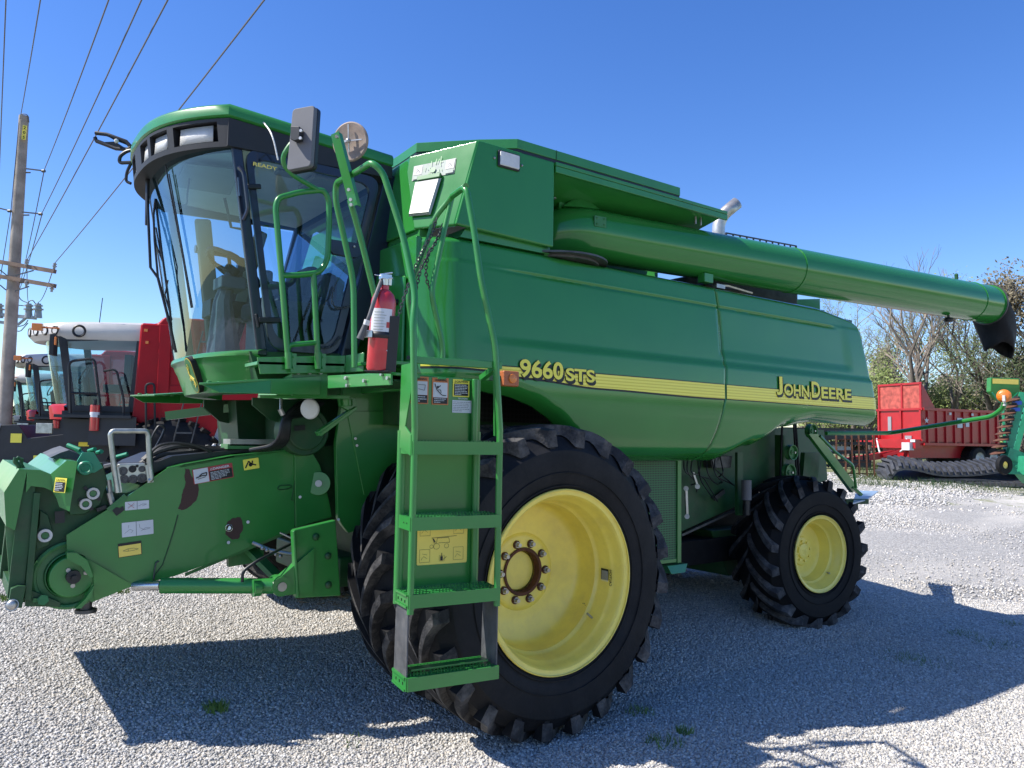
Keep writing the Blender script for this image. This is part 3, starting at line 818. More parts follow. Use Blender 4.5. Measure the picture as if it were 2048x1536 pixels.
# lift cylinder
mb = MB(); c0 = Y_(268, 1172, 1.08); c1 = Y_(320, 1172, 1.02); c2 = Y_(548, 1172, .98); c3 = Y_(563, 1172, .98)
z0 = c2.z
c0 = Y_(268, 1172, 1.36); c1 = Y_(322, 1171, 1.24)
P = [V((c0.x, 1.36, c0.z)), V((c1.x, 1.24, c1.z)), V((c2.x, .98, c2.z))]
mb.cyl(P[1], P[2], .043, 20); mb.cyl(P[2]-V((.12, 0, 0)), P[2]-V((.08, 0, 0)), .047, 20)
lc = part('lift_cylinder', mb, 'green_paint')
mb = MB(); mb.cyl(P[0], P[1], .026, 16); part('piston_rod', mb, 'chrome', lc)
mb = MB(); mb.cyl(P[2]+V((.03, -.045, 0)), P[2]+V((.03, .06, 0)), .055, 20); mb.prism([P[2]+V((.03, -.03, .055)), P[2]+V((.22, -.03, .20)), P[2]+V((.22, -.03, -.05)), P[2]+V((.03, -.03, -.055))], V((0, .06, 0))); part('cylinder_eye', mb, 'green_paint', lc)
mb = MB(); mb.cyl(P[2]+V((.03, -.052, 0)), P[2]+V((.03, -.045, 0)), .026, 14); part('cylinder_pin', mb, 'steel', lc)
mb = MB(); mb.tube(fillet([P[2]+V((-.18, 0, .04)), P[2]+V((-.18, 0, .10)), P[2]+V((-.10, 0, .15)), P[2]+V((.15, .12, .22))], .04), .009, 8); part('cylinder_hose', mb, 'black_plastic', lc)
# cross brace and machinery under the feeder
mb = MB(); q0 = Y_(470, 1105, 1.5); q1 = Y_(640, 1150, 1.3); mb.beam(Y_(500, 1100, 1.45), Y_(560, 1160, 1.25), .08, .03); mb.beam(Y_(455, 1120, 1.5), Y_(525, 1108, 1.5), .05, .08)
part('under_brace', mb, 'green_worn')
mb = MB(); mb.box((-.3, 1.9, 1.05), (.5, 1.5, .5)); mb.box((-.55, 2.0, .85), (.3, 1.2, .2)); part('gear_case', mb, 'green_dark', bevel=.02)
mb = MB()
for k in range(5): p = Y_(525+k*9, 1096+k*4, 1.25); mb.sph(p, .014, 7)
mb.tube([Y_(505, 1085, 1.3), Y_(540, 1100, 1.25), Y_(580, 1108, 1.2), Y_(620, 1100, 1.15)], .012, 8); mb.tube([Y_(560, 1065, 1.25), Y_(595, 1082, 1.2)], .006, 6)
part('hydraulic_fitting', mb, 'steel')
# main frame side, inner walls
fa_ = Y_(1362, 1064, 1.3); fb_ = Y_(1482, 1008, 1.3)
mb = MB(); mb.prism([V((.9, 1.30, fa_.z-.15)), V((.35, 1.30, 1.75)), V((3.9, 1.30, 1.95)), V((3.9, 1.30, 1.42)), fb_, fa_], V((0, .04, 0)))
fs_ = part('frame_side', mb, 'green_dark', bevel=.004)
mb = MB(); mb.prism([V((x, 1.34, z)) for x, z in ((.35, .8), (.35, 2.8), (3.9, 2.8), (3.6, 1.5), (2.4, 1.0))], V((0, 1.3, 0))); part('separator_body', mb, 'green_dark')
mb = MB()
s0 = Y_(1285, 915, .82); s1 = Y_(1357, 915, .82); s2 = Y_(1357, 1120, .82)
mb.prism([V((1.10, .82, s2.z)), V((1.10, .82, 1.68)), V((s1.x-.01, .82, 1.68)), V((s1.x-.01, .82, s2.z))], V((0, .01, 0)))
scp = part('radiator_screen', mb, 'mesh_screen', label='perforated green screen behind the front wheel')
mb = MB(); mb.beam(V((s1.x, .83, s2.z-.02)), V((s1.x, .83, 1.70)), .045, .045, up=(0, 1, 0)); mb.beam(V((1.12, .83, s2.z)), V((s1.x+.02, .83, s2.z)), .03, .03)
mb.prism([V((s1.x-.10, .80, s2.z-.10)), V((s1.x-.15, .80, s2.z-.03)), V((s1.x+.18, .88, s2.z-.05)), V((s1.x+.06, .80, s2.z-.10))], V((0, .1, 0)))
part('screen_frame', mb, 'green_paint', scp, bevel=.003)
mb = MB(); mb.prism([V((-.45, .95, 1.86)), V((-.45, .95, 2.1)), V((1.0, .95, 2.1)), V((1.0, .95, 1.86))], V((0, .01, 0))); part('air_intake_screen', mb, 'mesh_dark')
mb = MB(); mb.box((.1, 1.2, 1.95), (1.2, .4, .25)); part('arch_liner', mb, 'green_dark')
# front side plate left of the wheel
mb = MB()
fp = [(672, 885), (690, 760), (850, 745), (850, 1040), (760, 1045), (712, 1062), (697, 1066), (684, 1050), (676, 1036)]
mb.prism([Y_(x, y, 1.22) for x, y in fp], V((0, .04, 0)))
mb.prism([Y_(x, y, 1.27) for x, y in ((690, 800), (700, 860), (728, 990), (850, 990), (850, 790))], V((0, .04, 0)))
mb.prism([Y_(x, y, 1.212) for x, y in ((694, 822), (728, 990), (850, 992), (850, 822))], V((0, .008, 0)))
sdp = part('front_side_plate', mb, 'green_paint', bevel=.003)
mb = MB(); 
for px, py in ((711, 877), (714, 891), (677, 1039), (637, 967), (600, 994)): mb.cyl(Y_(px, py, 1.21), Y_(px, py, 1.20), .009, 8)
part('plate_bolt', mb, 'steel', sdp)
# rear axle
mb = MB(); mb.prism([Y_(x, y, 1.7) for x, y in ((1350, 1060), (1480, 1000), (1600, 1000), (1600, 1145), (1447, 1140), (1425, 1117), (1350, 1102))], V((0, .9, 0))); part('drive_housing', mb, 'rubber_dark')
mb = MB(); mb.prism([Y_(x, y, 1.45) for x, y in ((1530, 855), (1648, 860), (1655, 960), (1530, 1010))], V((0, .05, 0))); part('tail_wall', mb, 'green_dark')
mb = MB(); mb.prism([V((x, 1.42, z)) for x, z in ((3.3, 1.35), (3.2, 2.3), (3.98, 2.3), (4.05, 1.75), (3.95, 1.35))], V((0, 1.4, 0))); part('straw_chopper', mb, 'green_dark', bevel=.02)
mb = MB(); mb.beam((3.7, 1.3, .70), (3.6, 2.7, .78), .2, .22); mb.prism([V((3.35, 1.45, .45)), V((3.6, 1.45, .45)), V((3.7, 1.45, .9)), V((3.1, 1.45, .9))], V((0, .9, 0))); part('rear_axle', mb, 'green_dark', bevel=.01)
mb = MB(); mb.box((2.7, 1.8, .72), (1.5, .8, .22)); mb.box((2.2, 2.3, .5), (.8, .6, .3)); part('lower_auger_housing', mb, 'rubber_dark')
# pulleys and belts in front of the rear wheel
def pulley(px, py, Y, r_, nm='pulley'):
    p = Y_(px, py, Y); mb = MB()
    mb.lathe([(0, .0), (r_*.25, .0), (r_*.3, -.01), (r_*.8, -.01), (r_*.86, .012), (r_, .015), (r_, .0), (r_*.88, -.015), (r_, -.03), (r_, -.045)], p, (0, -1, 0), 32)
    o = part(nm, mb, 'green_worn'); m2 = MB(); m2.cyl(p-YV*.02, p-YV*.035, r_*.16, 6); m2.out('pulley_bolt', 'steel', o, org=RT)
    return p
pA = pulley(1585, 905, 1.12, .075); pB = pulley(1580, 945, 1.12, .085); pC = pulley(1625, 862, 1.14, .07)
mb = MB(); 
mb.beam(pA+V((-.12, .03, .3)), pB+V((-.12, .03, -.1)), .012, .02); mb.beam(pA+V((.07, .03, .3)), pB+V((.16, .03, -.06)), .014, .02); mb.beam(pA+V((.10, .03, .3)), pB+V((.2, .03, -.06)), .014, .02)
part('drive_belt', mb, 'rubber_dark')
mb = MB(); mb.beam(Y_(1560, 870, 1.2), Y_(1560, 1000, 1.2), .10, .03); mb.prism([Y_(x, y, 1.16) for x, y in ((1610, 905), (1640, 905), (1636, 955), (1605, 965))], V((0, .05, 0))); mb.beam(Y_(1478, 905, 1.15), Y_(1478, 1030, 1.15), .03, .08)
part('rear_bracket', mb, 'green_dark')
mb = MB(); mb.prism([Y_(x, y, 1.0) for x, y in ((1618, 868), (1636, 868), (1716, 975), (1706, 985))], V((0, .04, 0)))
mb.tube(fillet([Y_(1640, 872, .9), Y_(1672, 905, .9), Y_(1706, 930, .9), Y_(1712, 975, .9)], .05), .014, 8)
mb.beam(Y_(1705, 975, .95), Y_(1722, 990, .9), .05, .03)
rs = part('rear_strut', mb, 'green_paint')
mb = MB(); q = [Y_(1690, 998, .85), Y_(1756, 982, .85), Y_(1722, 980, 1.15), Y_(1712, 1003, .72)]
stp = [Z_(x, y, 1.19) for x, y in ((1706, 1006), (1735, 998), (1757, 982), (1712, 981))]
mb.prism(stp, V((0, 0, -.012))); part('rear_step', mb, 'solar_blue', rs)
mb = MB(); mb.beam(Z_(1690, 1003, 1.17), Z_(1735, 1003, 1.17), .04, .05); mb.box(Z_(1712, 1003, 1.15)+V((0, .05, -.05)), (.12, .08, .08)); part('step_support', mb, 'green_dark', rs)
# hose, filter, levers between the wheels
mb = MB(); mb.cyl(Y_(1493, 1000, 1.05), Y_(1493, 960, 1.05), .045, 20); ff = part('filter_canister', mb, 'grey_plastic'); mb = MB(); mb.cyl(Y_(1493, 1030, 1.06), Y_(1493, 1001, 1.06), .035, 16); mb.out('filter_cap', 'black_plastic', ff, org=RT)
mb = MB(); mb.prism([Y_(x, y, 1.2) for x, y in ((1420, 912), (1465, 912), (1462, 936), (1425, 936))], V((0, .1, 0))); part('control_box', mb, 'steel_dark', bevel=.004)
mb = MB(); mb.beam(Y_(1372, 977, 1.15), Y_(1374, 1033, 1.15), .028, .012, up=(0, 1, 0)); mb.beam(Y_(1395, 973, 1.15), Y_(1386, 945, 1.15), .022, .012, up=(0, 1, 0))
for px, py in ((1372, 977), (1374, 1033), (1395, 973)): mb.cyl(Y_(px, py, 1.15), Y_(px, py, 1.12), .022, 12)
part('lever_link', mb, 'steel')
mb = MB()
rr = random.Random(11)
for k in range(9):
    x0 = 1368+k*9; pts = [Y_(x0, 912, 1.2), Y_(x0+rr.uniform(-8, 8), 935+rr.uniform(0, 15), 1.12), Y_(x0+rr.uniform(-5, 30), 950+rr.uniform(0, 20), 1.18), Y_(x0+rr.uniform(0, 50), 955+rr.uniform(0, 50), 1.22)]
    mb.tube(fillet(pts, .1, 5), .006, 6)
part('wiring', mb, 'black_plastic')
mb = MB(); mb.beam(Y_(1428, 998, 1.27), Y_(1448, 982, 1.27), .04, .02, up=(0, 1, 0)); mb.beam(Y_(1362, 1070, 1.28), Y_(1480, 1016, 1.28), .03, .02); mb.cyl(Y_(1430, 1088, 1.6), Y_(1430, 1088, 1.55), .015, 8); part('frame_detail', mb, 'steel_dark')
# ================================================================== feeder house
FY = 1.05; FO = .30
def fp(px, py, Y=FY): return Y_(px, py, Y+FO)
WF = 1.45
mb = MB()
mb.prism([fp(x, y, 1.12) for x, y in ((60, 950), (50, 1100), (44, 1205), (118, 1210), (350, 1150), (590, 1056), (680, 1036), (680, 890), (500, 905), (372, 930), (262, 985), (215, 985), (205, 960))], V((0, WF-.14, 0)))
fh = part('feeder_house', mb, 'green_dark', bevel=.004)
# near shield sheet with cut-out round the drum drive
mb = MB()
cc = (150, 1152)
out_ = [(133, 1070), (212, 1021), (254, 993), (337, 935), (368, 929), (470, 911), (577, 901), (589, 900), (589, 1056), (455, 1113), (350, 1152), (268, 1172), (200, 1194), (184, 1205)]
arcp = []
for i in range(12):
    t = R_(-18+ -115*i/11) ; 
    t = R_(62 - 150*i/11); arcp.append((150+37*math.cos(t), 1150+44*math.sin(t)))
poly = out_+arcp[0:]+[(134, 1104)]
poly = [fp(x, y) for x, y in poly]
mb.prism(poly, V((0, .012, 0)))
sh = part('side_shield', mb, 'green_paint', fh, smooth=20)
mb = MB(); mb.prism([fp(x, y, 1.035) for x, y in ((589, 898), (618, 894), (640, 930), (652, 975), (660, 1010), (664, 1034), (592, 1055))], V((0, .015, 0))); mb.cyl(fp(637, 967, 1.035), fp(637, 967, 1.02), .075, 24)
ps = part('pivot_plate', mb, 'green_paint', fh, bevel=.003)
mb = MB(); mb.cyl(fp(637, 967, 1.02), fp(637, 967, 1.005), .022, 10); mb.m = 0
for px, py in ((600, 994), (496, 1044), (457, 1085)): mb.cyl(fp(px, py, 1.045), fp(px, py, 1.035), .010, 8)
part('shield_bolt', mb, 'steel', fh)
# folds on the shield: raised lip, corner swelling
mb = MB()
mb.beam(fp(217, 1021), fp(252, 992), .03, .012, up=(0, 1, 0))
part('shield_lip', mb, 'green_worn', fh)
mb = MB(); a = fp(210, 1140, 1.0499); P = [fp(x, y, Y) for x, y, Y in ((152, 1104, 1.049), (210, 1138, 1.020), (268, 1171, 1.049), (188, 1203, 1.049), (187, 1150, 1.030))]
mb.add(P, [(0, 1, 4), (1, 2, 3), (1, 3, 4)])
mb.prism([fp(x, y, 1.03) for x, y in ((131, 1103), (150, 1103), (172, 1118), (184, 1150), (178, 1153), (160, 1130), (132, 1116))], V((0, -.05, 0)))
mb.prism([fp(x, y, 1.03) for x, y in ((186, 1168), (180, 1190), (160, 1213), (148, 1214), (168, 1195))], V((0, -.05, 0)))
part('drum_hood', mb, 'green_paint', fh)
# flanged lower edge and top edge showing bare metal
mb = MB(); mb.hexa([fp(370, 1146), fp(584, 1058), fp(584, 1064, 1.06), fp(370, 1153, 1.06)], [fp(370, 1146, 1.10), fp(584, 1058, 1.10), fp(584, 1064, 1.12), fp(370, 1153, 1.12)])
part('shield_flange', mb, 'green_worn', fh)
mb = MB(); mb.prism([fp(x, y) for x, y in ((337, 936), (368, 928), (470, 910), (589, 898), (589, 901), (470, 916), (368, 934))], V((0, .12, 0)))
tf = part('shield_top_fold', mb, 'green_paint', fh)
# scraped and rusty patches of paint (thin raised patches following the shield)
def blob(pts, Y, name, m, par, seed=0):
    mb = MB(); rr = random.Random(seed); P = []
    n = len(pts)
    for i in range(n):
        a = pts[i]; b = pts[(i+1) % n]
        for k in range(4):
            t = k/4; P.append(fp(a[0]+(b[0]-a[0])*t+rr.uniform(-1.6, 1.6), a[1]+(b[1]-a[1])*t+rr.uniform(-1.6, 1.6), Y))
    mb.add(P, [tuple(range(len(P)))]); return part(name, mb, m, par, smooth=0)
m, n, b = nt('paint_scar'); MATS['paint_scar'] = m
tc = n.nodes.new('ShaderNodeTexCoord'); wv = n.nodes.new('ShaderNodeTexWave'); wv.wave_type = 'RINGS'; wv.rings_direction = 'Y'; wv.inputs['Scale'].default_value = 9; wv.inputs['Distortion'].default_value = 6; wv.inputs['Detail'].default_value = 3
n.links.new(tc.outputs['Generated'], wv.inputs['Vector']); rp = n.nodes.new('ShaderNodeValToRGB')
rp.color_ramp.elements[0].color = (.055, .025, .02, 1); rp.color_ramp.elements[1].color = (.085, .045, .038, 1)
n.links.new(wv.outputs['Fac'], rp.inputs['Fac']); n.links.new(rp.outputs['Color'], b.inputs['Base Color']); b.inputs['Roughness'].default_value = .8
blob([(369, 938), (378, 938), (384, 955), (395, 958), (398, 978), (392, 1000), (378, 1014), (365, 1020), (355, 1018), (362, 1000), (366, 980), (371, 965)], 1.0485, 'paint_scar', 'paint_scar', sh, 2)
blob([(466, 1035), (478, 1034), (486, 1042), (485, 1062), (476, 1077), (460, 1078), (452, 1068), (454, 1045)], 1.0485, 'paint_scar', 'paint_scar', sh, 5)
mb = MB(); mb.tube([fp(458+7*math.cos(t), 1056+7*math.sin(t), 1.046) for t in [2*math.pi*i/20 for i in range(20)]], .002, 5, closed=True); mb.cyl(fp(458, 1056, 1.05), fp(458, 1056, 1.047), .012, 10)
part('shield_plug', mb, 'chrome', sh)
mb = MB()
mb.tube([fp(x, y, 1.047) for x, y in ((356, 1030), (348, 1060), (337, 1095), (325, 1130), (310, 1150), (305, 1168))], .0035, 5)
mb.tube([fp(x, y, 1.047) for x, y in ((589, 905), (591, 950), (587, 980), (583, 1000), (590, 1003), (590, 1050))], .003, 5)
mb.tube([fp(x, y, 1.045) for x, y in ((555, 976), (560, 971), (580, 970), (584, 974), (576, 978), (558, 980), (555, 976))], .003, 5)
part('shield_seam', mb, 'green_dark', sh)
mb = MB(); mb.tube(fillet([fp(x, y, 1.04) for x, y in ((318, 1122), (312, 1125), (309, 1140), (307, 1158)) ], .02), .004, 6); part('latch_wire', mb, 'steel_dark', sh)
# front mounting frame
fx = fp(45, 1000).x
mb = MB()
def slope_bar(px0, py0, px1, py1, w, h, Y): return (fp(px0, py0, Y), fp(px1, py1, Y), w, h)
for (a, b_, c, d_, w_, Y) in ((57, 960, 30, 1195, .07, 1.06), (74, 985, 55, 1200, .03, 1.04)):
    mb.beam(fp(a, b_, Y), fp(c, d_, Y), .03, w_, up=(1, 0, .1))
mb.prism([fp(x, y, 1.0) for x, y in ((36, 1172), (52, 1172), (44, 1216), (16, 1216), (22, 1178))], V((0, .05, 0)))
mb.prism([fp(x, y, 1.06) for x, y in ((62, 1115), (70, 1115), (58, 1190), (62, 1180), (121, 1205), (120, 1214), (50, 1213))], V((0, .03, 0)))
# far-side upright and cross tubes of the face
for Yf in (1.7, 2.4):
    mb.beam(fp(57, 960, 1.06)+V((0, Yf-1.06, 0)), fp(30, 1195, 1.06)+V((0, Yf-1.06, 0)), .05, .08, up=(1, 0, .1))
mb.beam(V((fp(30, 1195, 1.06).x, 1.34, .90)), V((fp(30, 1195, 1.06).x, 2.75, .90)), .05, .07)
mf = part('mounting_frame', mb, 'green_dark', fh, bevel=.003)
mb = MB(); mb.prism([fp(x, y, 1.08) for x, y in ((10, 1052), (38, 1060), (36, 1085), (29, 1130), (24, 1178), (19, 1178), (16, 1120))], V((0, .02, 0)))
part('face_plate', mb, 'green_worn', fh, label='worn bare metal plate at the feeder mouth')
mb = MB(); mb.sph(fp(24, 1210, .99), .026, 12, (1, .6, 1)); mb.cyl(fp(24, 1210, .99), fp(24, 1210, 1.05), .03, 12); part('latch_pin', mb, 'steel', fh)
mb = MB(); mb.cyl(fp(86, 1200, 1.06), fp(86, 1200, 1.03), .028, 6); mb.beam(fp(66, 1200, 1.055), fp(76, 1200, 1.055), .02, .02); part('adjuster', mb, 'green_worn', fh)
# hood over the feeder mouth: faceted guard
hA = [(8, 985), (38, 938), (54, 942), (30, 1061), (12, 1052)]
mb = MB()
mb.prism([fp(x, y, 1.02) for x, y in hA], V((0, 1.5, 0)))
mb.prism([fp(x, y, 1.02) for x, y in ((54, 942), (101, 948), (111, 976), (120, 1010), (104, 982), (88, 975), (62, 972), (52, 985))], V((0, .012, 0)))
g = [fp(101, 948, 1.02), fp(133, 921, .95), fp(155, 923, .93), fp(139, 1023, .93), fp(119, 1014, .98), fp(107, 980, 1.0)]
mb.add(g+[p+V((0, .012, 0)) for p in g], [(0, 1, 5), (1, 4, 5), (1, 2, 3, 4), (6, 11, 7), (7, 11, 10), (7, 10, 9, 8), (0, 6, 7, 1), (1, 7, 8, 2), (2, 8, 9, 3), (3, 9, 10, 4), (4, 10, 11, 5), (5, 11, 6, 0)])
# sloping top sheets
t0 = fp(54, 942, 1.02); t1 = fp(101, 948, 1.02); t2 = fp(133, 921, .95); 
mb.hexa([fp(38, 938, 1.02), fp(54, 942, 1.02), fp(101, 948, 1.02), fp(80, 940, 1.02)], [p+V((0, 1.45, .0)) for p in (fp(38, 938, 1.02), fp(54, 942, 1.02), fp(101, 948, 1.02), fp(80, 940, 1.02))])
top = [(101, 948), (133, 921), (155, 923), (150, 950)]
mb.prism([fp(x, y, 1.02) for x, y in top], V((0, 1.45, 0)))
hd = part('mouth_hood', mb, 'green_paint', fh, smooth=20)
mb = MB(); mb.tube([fp(x, y, 1.2) for x, y in ((47, 938), (42, 928), (43, 918), (37, 915), (31, 922))]+[], .010, 8); mb.tube(fillet([fp(x, y, 1.15) for x, y in ((32, 915), (30, 924), (38, 930), (38, 944), (46, 945), (52, 940))], .03), .012, 8)
part('hose_hook', mb, 'green_dark', fh)
mb = MB(); pp = [(100, 915), (122, 905), (138, 900), (158, 908), (166, 914), (160, 920), (135, 916), (110, 918)]
mb.prism([fp(x, y, 1.35)+V((0, 0, 0)) for x, y in pp], V((.0, .45, .015))); part('rubber_mat', mb, 'flap', fh, label='grey rubber mat lying on top of the feeder mouth')
# linkage plates, bushings
mb = MB()
mb.prism([fp(x, y, 1.09) for x, y in ((150, 925), (205, 925), (216, 965), (200, 1010), (170, 1028), (140, 1030), (132, 1000))], V((0, .03, 0)))
mb.prism([fp(x, y, 1.09) for x, y in ((80, 1020), (96, 1030), (105, 1060), (98, 1090), (74, 1100), (70, 1080), (78, 1050))], V((0, .03, 0)))
lp = part('linkage_plate', mb, 'green_dark', fh, bevel=.004)
for px, py, r_ in ((186, 987, .032), (171, 1008, .030), (90, 1071, .034)):
    mb = MB(); c = fp(px, py, 1.07); mb.lathe([(r_*.55, 0), (r_*.6, -.012), (r_, -.012), (r_, .02)], c, (0, 1, 0), 24); mb.m = 1; mb.cyl(c+YV*.005, c-YV*.006, r_*.5, 16)
    part('bushing', mb, ['lamp_white', 'green_worn'], fh)
mb = MB()
for a, b_ in (((168, 974), (180, 984)), ((190, 992), (200, 1000)), ((158, 998), (166, 1004)), ((178, 1012), (184, 1020))): mb.beam(fp(*a, 1.085), fp(*b_, 1.085), .018, .006, up=(0, 1, 0))
mb.beam(fp(119, 1022, 1.08), fp(120, 1046, 1.08), .045, .01, up=(0, 1, 0)); mb.beam(fp(193, 1020, 1.08), fp(212, 1013, 1.08), .03, .02)
mb.prism([fp(x, y, 1.046) for x, y in ((224, 1021), (232, 1014), (240, 1016), (246, 1012), (249, 1020), (233, 1032))], V((0, -.002, 0)))
part('slot', mb, 'black_plastic', fh)
mb = MB(); mb.tube([fp(171, 936, 1.0)+V((.03*math.cos(t), 0, .03*math.sin(t))) for t in [2*math.pi*i/16 for i in range(16)]], .009, 6, closed=True)
mb.prism([fp(x, y, 1.06) for x, y in ((150, 930), (165, 905), (188, 905), (200, 925), (206, 935), (190, 945), (160, 948))], V((0, .02, 0)))
for a, b_ in (((135, 890), (160, 900)), ((148, 895), (165, 908)), ((178, 902), (190, 898)), ((195, 905), (203, 903)), ((230, 915), (255, 908))): mb.cyl(fp(*a, 1.25), fp(*b_, 1.2), .012, 8)
part('latch_linkage', mb, 'teal_paint', fh)
# drum drive
DC = fp(141, 1150, 1.085)
mb = MB(); rr_ = .178
mb.lathe([(rr_, .05), (rr_+.004, .0), (rr_-.008, -.006), (rr_-.02, .0), (rr_-.024, .02), (.125, .02), (.12, .0), (.115, -.002)], DC, (0, 1, 0), 48)
dr = part('drum_guard', mb, 'green_worn', fh)
mb = MB(); mb.cyl(DC+YV*.02+V((.005, 0, -.005)), DC-YV*.03+V((.005, 0, -.005)), .118, 36, r2=.108); mb.out('drum_hub', 'green_paint', dr, org=RT, bevel=.006)
hc = fp(146, 1153, 1.045)
mb = MB(); mb.cyl(hc+YV*.02, hc-YV*.03, .036, 12); mb.cyl(hc-YV*.03, hc-YV*.06, .014, 10)
part('drive_spline', mb, 'black_plastic', dr)
mb = MB()
for px, py in ((136, 1140), (171, 1145), (145, 1171)): p = fp(px, py, 1.056); mb.cyl(p, p-YV*.014, .012, 6)
part('hub_bolt', mb, 'steel', dr)
mb = MB(); p = fp(172, 1218, 1.15); mb.cyl(p+V((0, 0, .06)), p, .03, 12); mb.cyl(p, p-V((0, 0, .018)), .055, 14); part('knife_shaft', mb, 'steel_dark', fh)
# top: hose bundle
mb = MB(); rr = random.Random(4)
for k in range(12):
    Yh = 1.16+.045*k
    pts = [fp(165+rr.uniform(-5, 25), 948-k*1.5, Yh), fp(220+rr.uniform(-8, 8), 935-k, Yh), fp(262+rr.uniform(-8, 8), 936+rr.uniform(-8, 6), Yh), fp(310+rr.uniform(-10, 20), 932+rr.uniform(-9, 4), Yh), fp(345, 922-rr.uniform(0, 6), Yh), fp(470, 905-rr.uniform(0, 4), Yh+.1)]
    mb.tube(fillet(pts, .2, 5), rr.uniform(.007, .013), 7)
mb.tube(fillet([fp(x, y, 1.15) for x, y in ((305, 925), (300, 905), (318, 890), (345, 885), (392, 890), (425, 905))], .1), .009, 7)
mb.tube(fillet([fp(x, y, 1.3) for x, y in ((300, 915), (325, 870), (330, 855), (318, 850), (305, 870), (298, 900))], .1), .007, 6)
for k in range(9):
    Yh = 1.2+.09*k
    pts = [fp(285+rr.uniform(-8, 8), 925+rr.uniform(-6, 6), Yh), fp(320+rr.uniform(-10, 10), 915-rr.uniform(0, 22), Yh), fp(370+rr.uniform(-10, 10), 905-rr.uniform(0, 16), Yh), fp(430, 903-rr.uniform(0, 8), Yh), fp(560, 893-rr.uniform(0, 5), Yh)]
    mb.tube(fillet(pts, .2, 5), rr.uniform(.010, .017), 7)
mb.prism([fp(x, y, 1.14) for x, y in ((268, 950), (300, 930), (345, 912), (470, 900), (560, 893), (560, 898), (470, 906), (350, 928), (300, 950))], V((0, .9, 0)))
part('hose_bundle', mb, 'black_plastic', fh)
mb = MB()
for k in range(4): p = fp(180+7*k, 941-k, 1.12); mb.cyl(fp(166, 946-2*k, 1.1), fp(226, 930-k, 1.1), .006, 6)
for k, (px, py) in enumerate(((385, 899), (415, 896), (430, 893), (445, 894), (452, 897))): mb.sph(fp(px, py, 1.5), .022, 8)
mb.cyl(fp(218, 960, 1.08), fp(222, 1000, 1.08), .012, 8); mb.cyl(fp(219, 985, 1.08), fp(226, 1012, 1.08), .018, 8); mb.cyl(fp(235, 968, 1.08), fp(235, 985, 1.08), .008, 8)
part('hydraulic_coupling', mb, 'steel', fh)
mb = MB()
mb.beam(fp(390, 925, 1.3), fp(470, 912, 1.3), .2, .03); mb.beam(fp(398, 908, 1.9), fp(578, 896, 1.9), 1.0, .02); mb.beam(fp(395, 928, 1.15), fp(560, 903, 1.15), .05, .05)
part('feeder_top', mb, 'green_dark', fh)
# multi-coupler block with bail handle
mb = MB(); c = fp(263, 944, 1.03); 
cb = [fp(x, y, 1.03) for x, y in ((237, 928), (290, 926), (296, 938), (296, 962), (241, 966), (235, 955))]
mb.prism(cb, V((0, .05, 0))); mc = part('coupler_block', mb, 'zinc', fh, bevel=.006)
mb = MB(); mb.tube(fillet([fp(x, y, 1.02) for x, y in ((236, 985), (228, 935), (221, 868), (226, 862), (293, 862), (297, 870), (299, 930), (303, 958), (298, 962))], .045), .0145, 12)
part('bail_handle', mb, 'zinc', mc)
mb = MB()
for px, py, m_, r_ in ((246, 942, 0, .024), (265, 938, 1, .02), (284, 938, 0, .018), (248, 958, 0, .024), (266, 958, 0, .024), (284, 956, 0, .026), (274, 932, 1, .008), (257, 963, 1, .008)):
    mb.m = m_; p = fp(px, py, 1.03); mb.lathe([(r_, 0), (r_, .006), (r_*.8, .006), (r_*.75, .002), (r_*.4, .002), (r_*.35, .006), (0, .006)], p, (0, -1, 0), 20)
part('coupler_port', mb, ['steel_dark', 'black_plastic'], mc)
mb = MB(); mb.beam(fp(233, 935, 1.02), fp(240, 985, 1.02), .02, .012, up=(0, 1, 0)); mb.beam(fp(296, 930, 1.02), fp(301, 965, 1.02), .03, .012, up=(0, 1, 0)); part('coupler_bracket', mb, 'zinc', mc)
# labels on the feeder house
def dec2(p_tl, p_tr, p_bl, Y):
    a = fp(*p_tl, Y); b_ = fp(*p_tr, Y); c = fp(*p_bl, Y)
    return Decal(c, b_-a, a-c, (b_-a).length, (a-c).length)
d = dec2((381, 940), (461, 926), (388, 969), 1.0478)
d.rect(0, 0, 1, 1, 'red_decal', .004).rect(.02, .03, .38, .97, 'white_decal').rect(.40, .05, .97, .68, 'ink').text('DANGER', .50, .75, .16, 'white_decal', .03, w=.42)
d.line([(.43, .75), (.46, .90), (.485, .75), (.43, .75)], .002, 'white_decal').para(.43, .08, .93, .64, 6, 'white_decal', 3, .4)
d.line([(.06, .4), (.22, .5), (.32, .45), (.34, .65), (.22, .62), (.15, .5)], .006, 'ink').line([(.1, .3), (.3, .38)], .003, 'ink')
dec_out(d, 'danger_label', sh)
d = dec2((485, 920), (516, 915), (488, 941), 1.0478)
d.rect(0, 0, 1, 1, 'yellow_decal', .004).line([(.1, .2), (.35, .8), (.5, .5)], .008, 'ink').line([(.6, .8), (.55, .45), (.8, .35)], .008, 'ink').disc(.45, .45, .012, 'ink'); dec_out(d, 'pinch_label', sh)
d = dec2((250, 1004), (298, 1000), (250, 1021), 1.0478)
d.rect(0, 0, 1, 1, 'white_decal', .003).line([(.5, 0), (.5, 1)], .002, 'ink_blue').line([(.12, .2), (.38, .8)], .0018, 'red_decal').line([(.12, .8), (.38, .2)], .0018, 'red_decal').line([(.55, .4), (.75, .6), (.9, .55), (.7, .35)], .0012, 'ink_blue').line([(.1, .35), (.4, .6)], .001, 'ink_blue'); dec_out(d, 'pictogram_label', sh)
d = dec2((244, 1046), (307, 1039), (244, 1075), 1.0478)
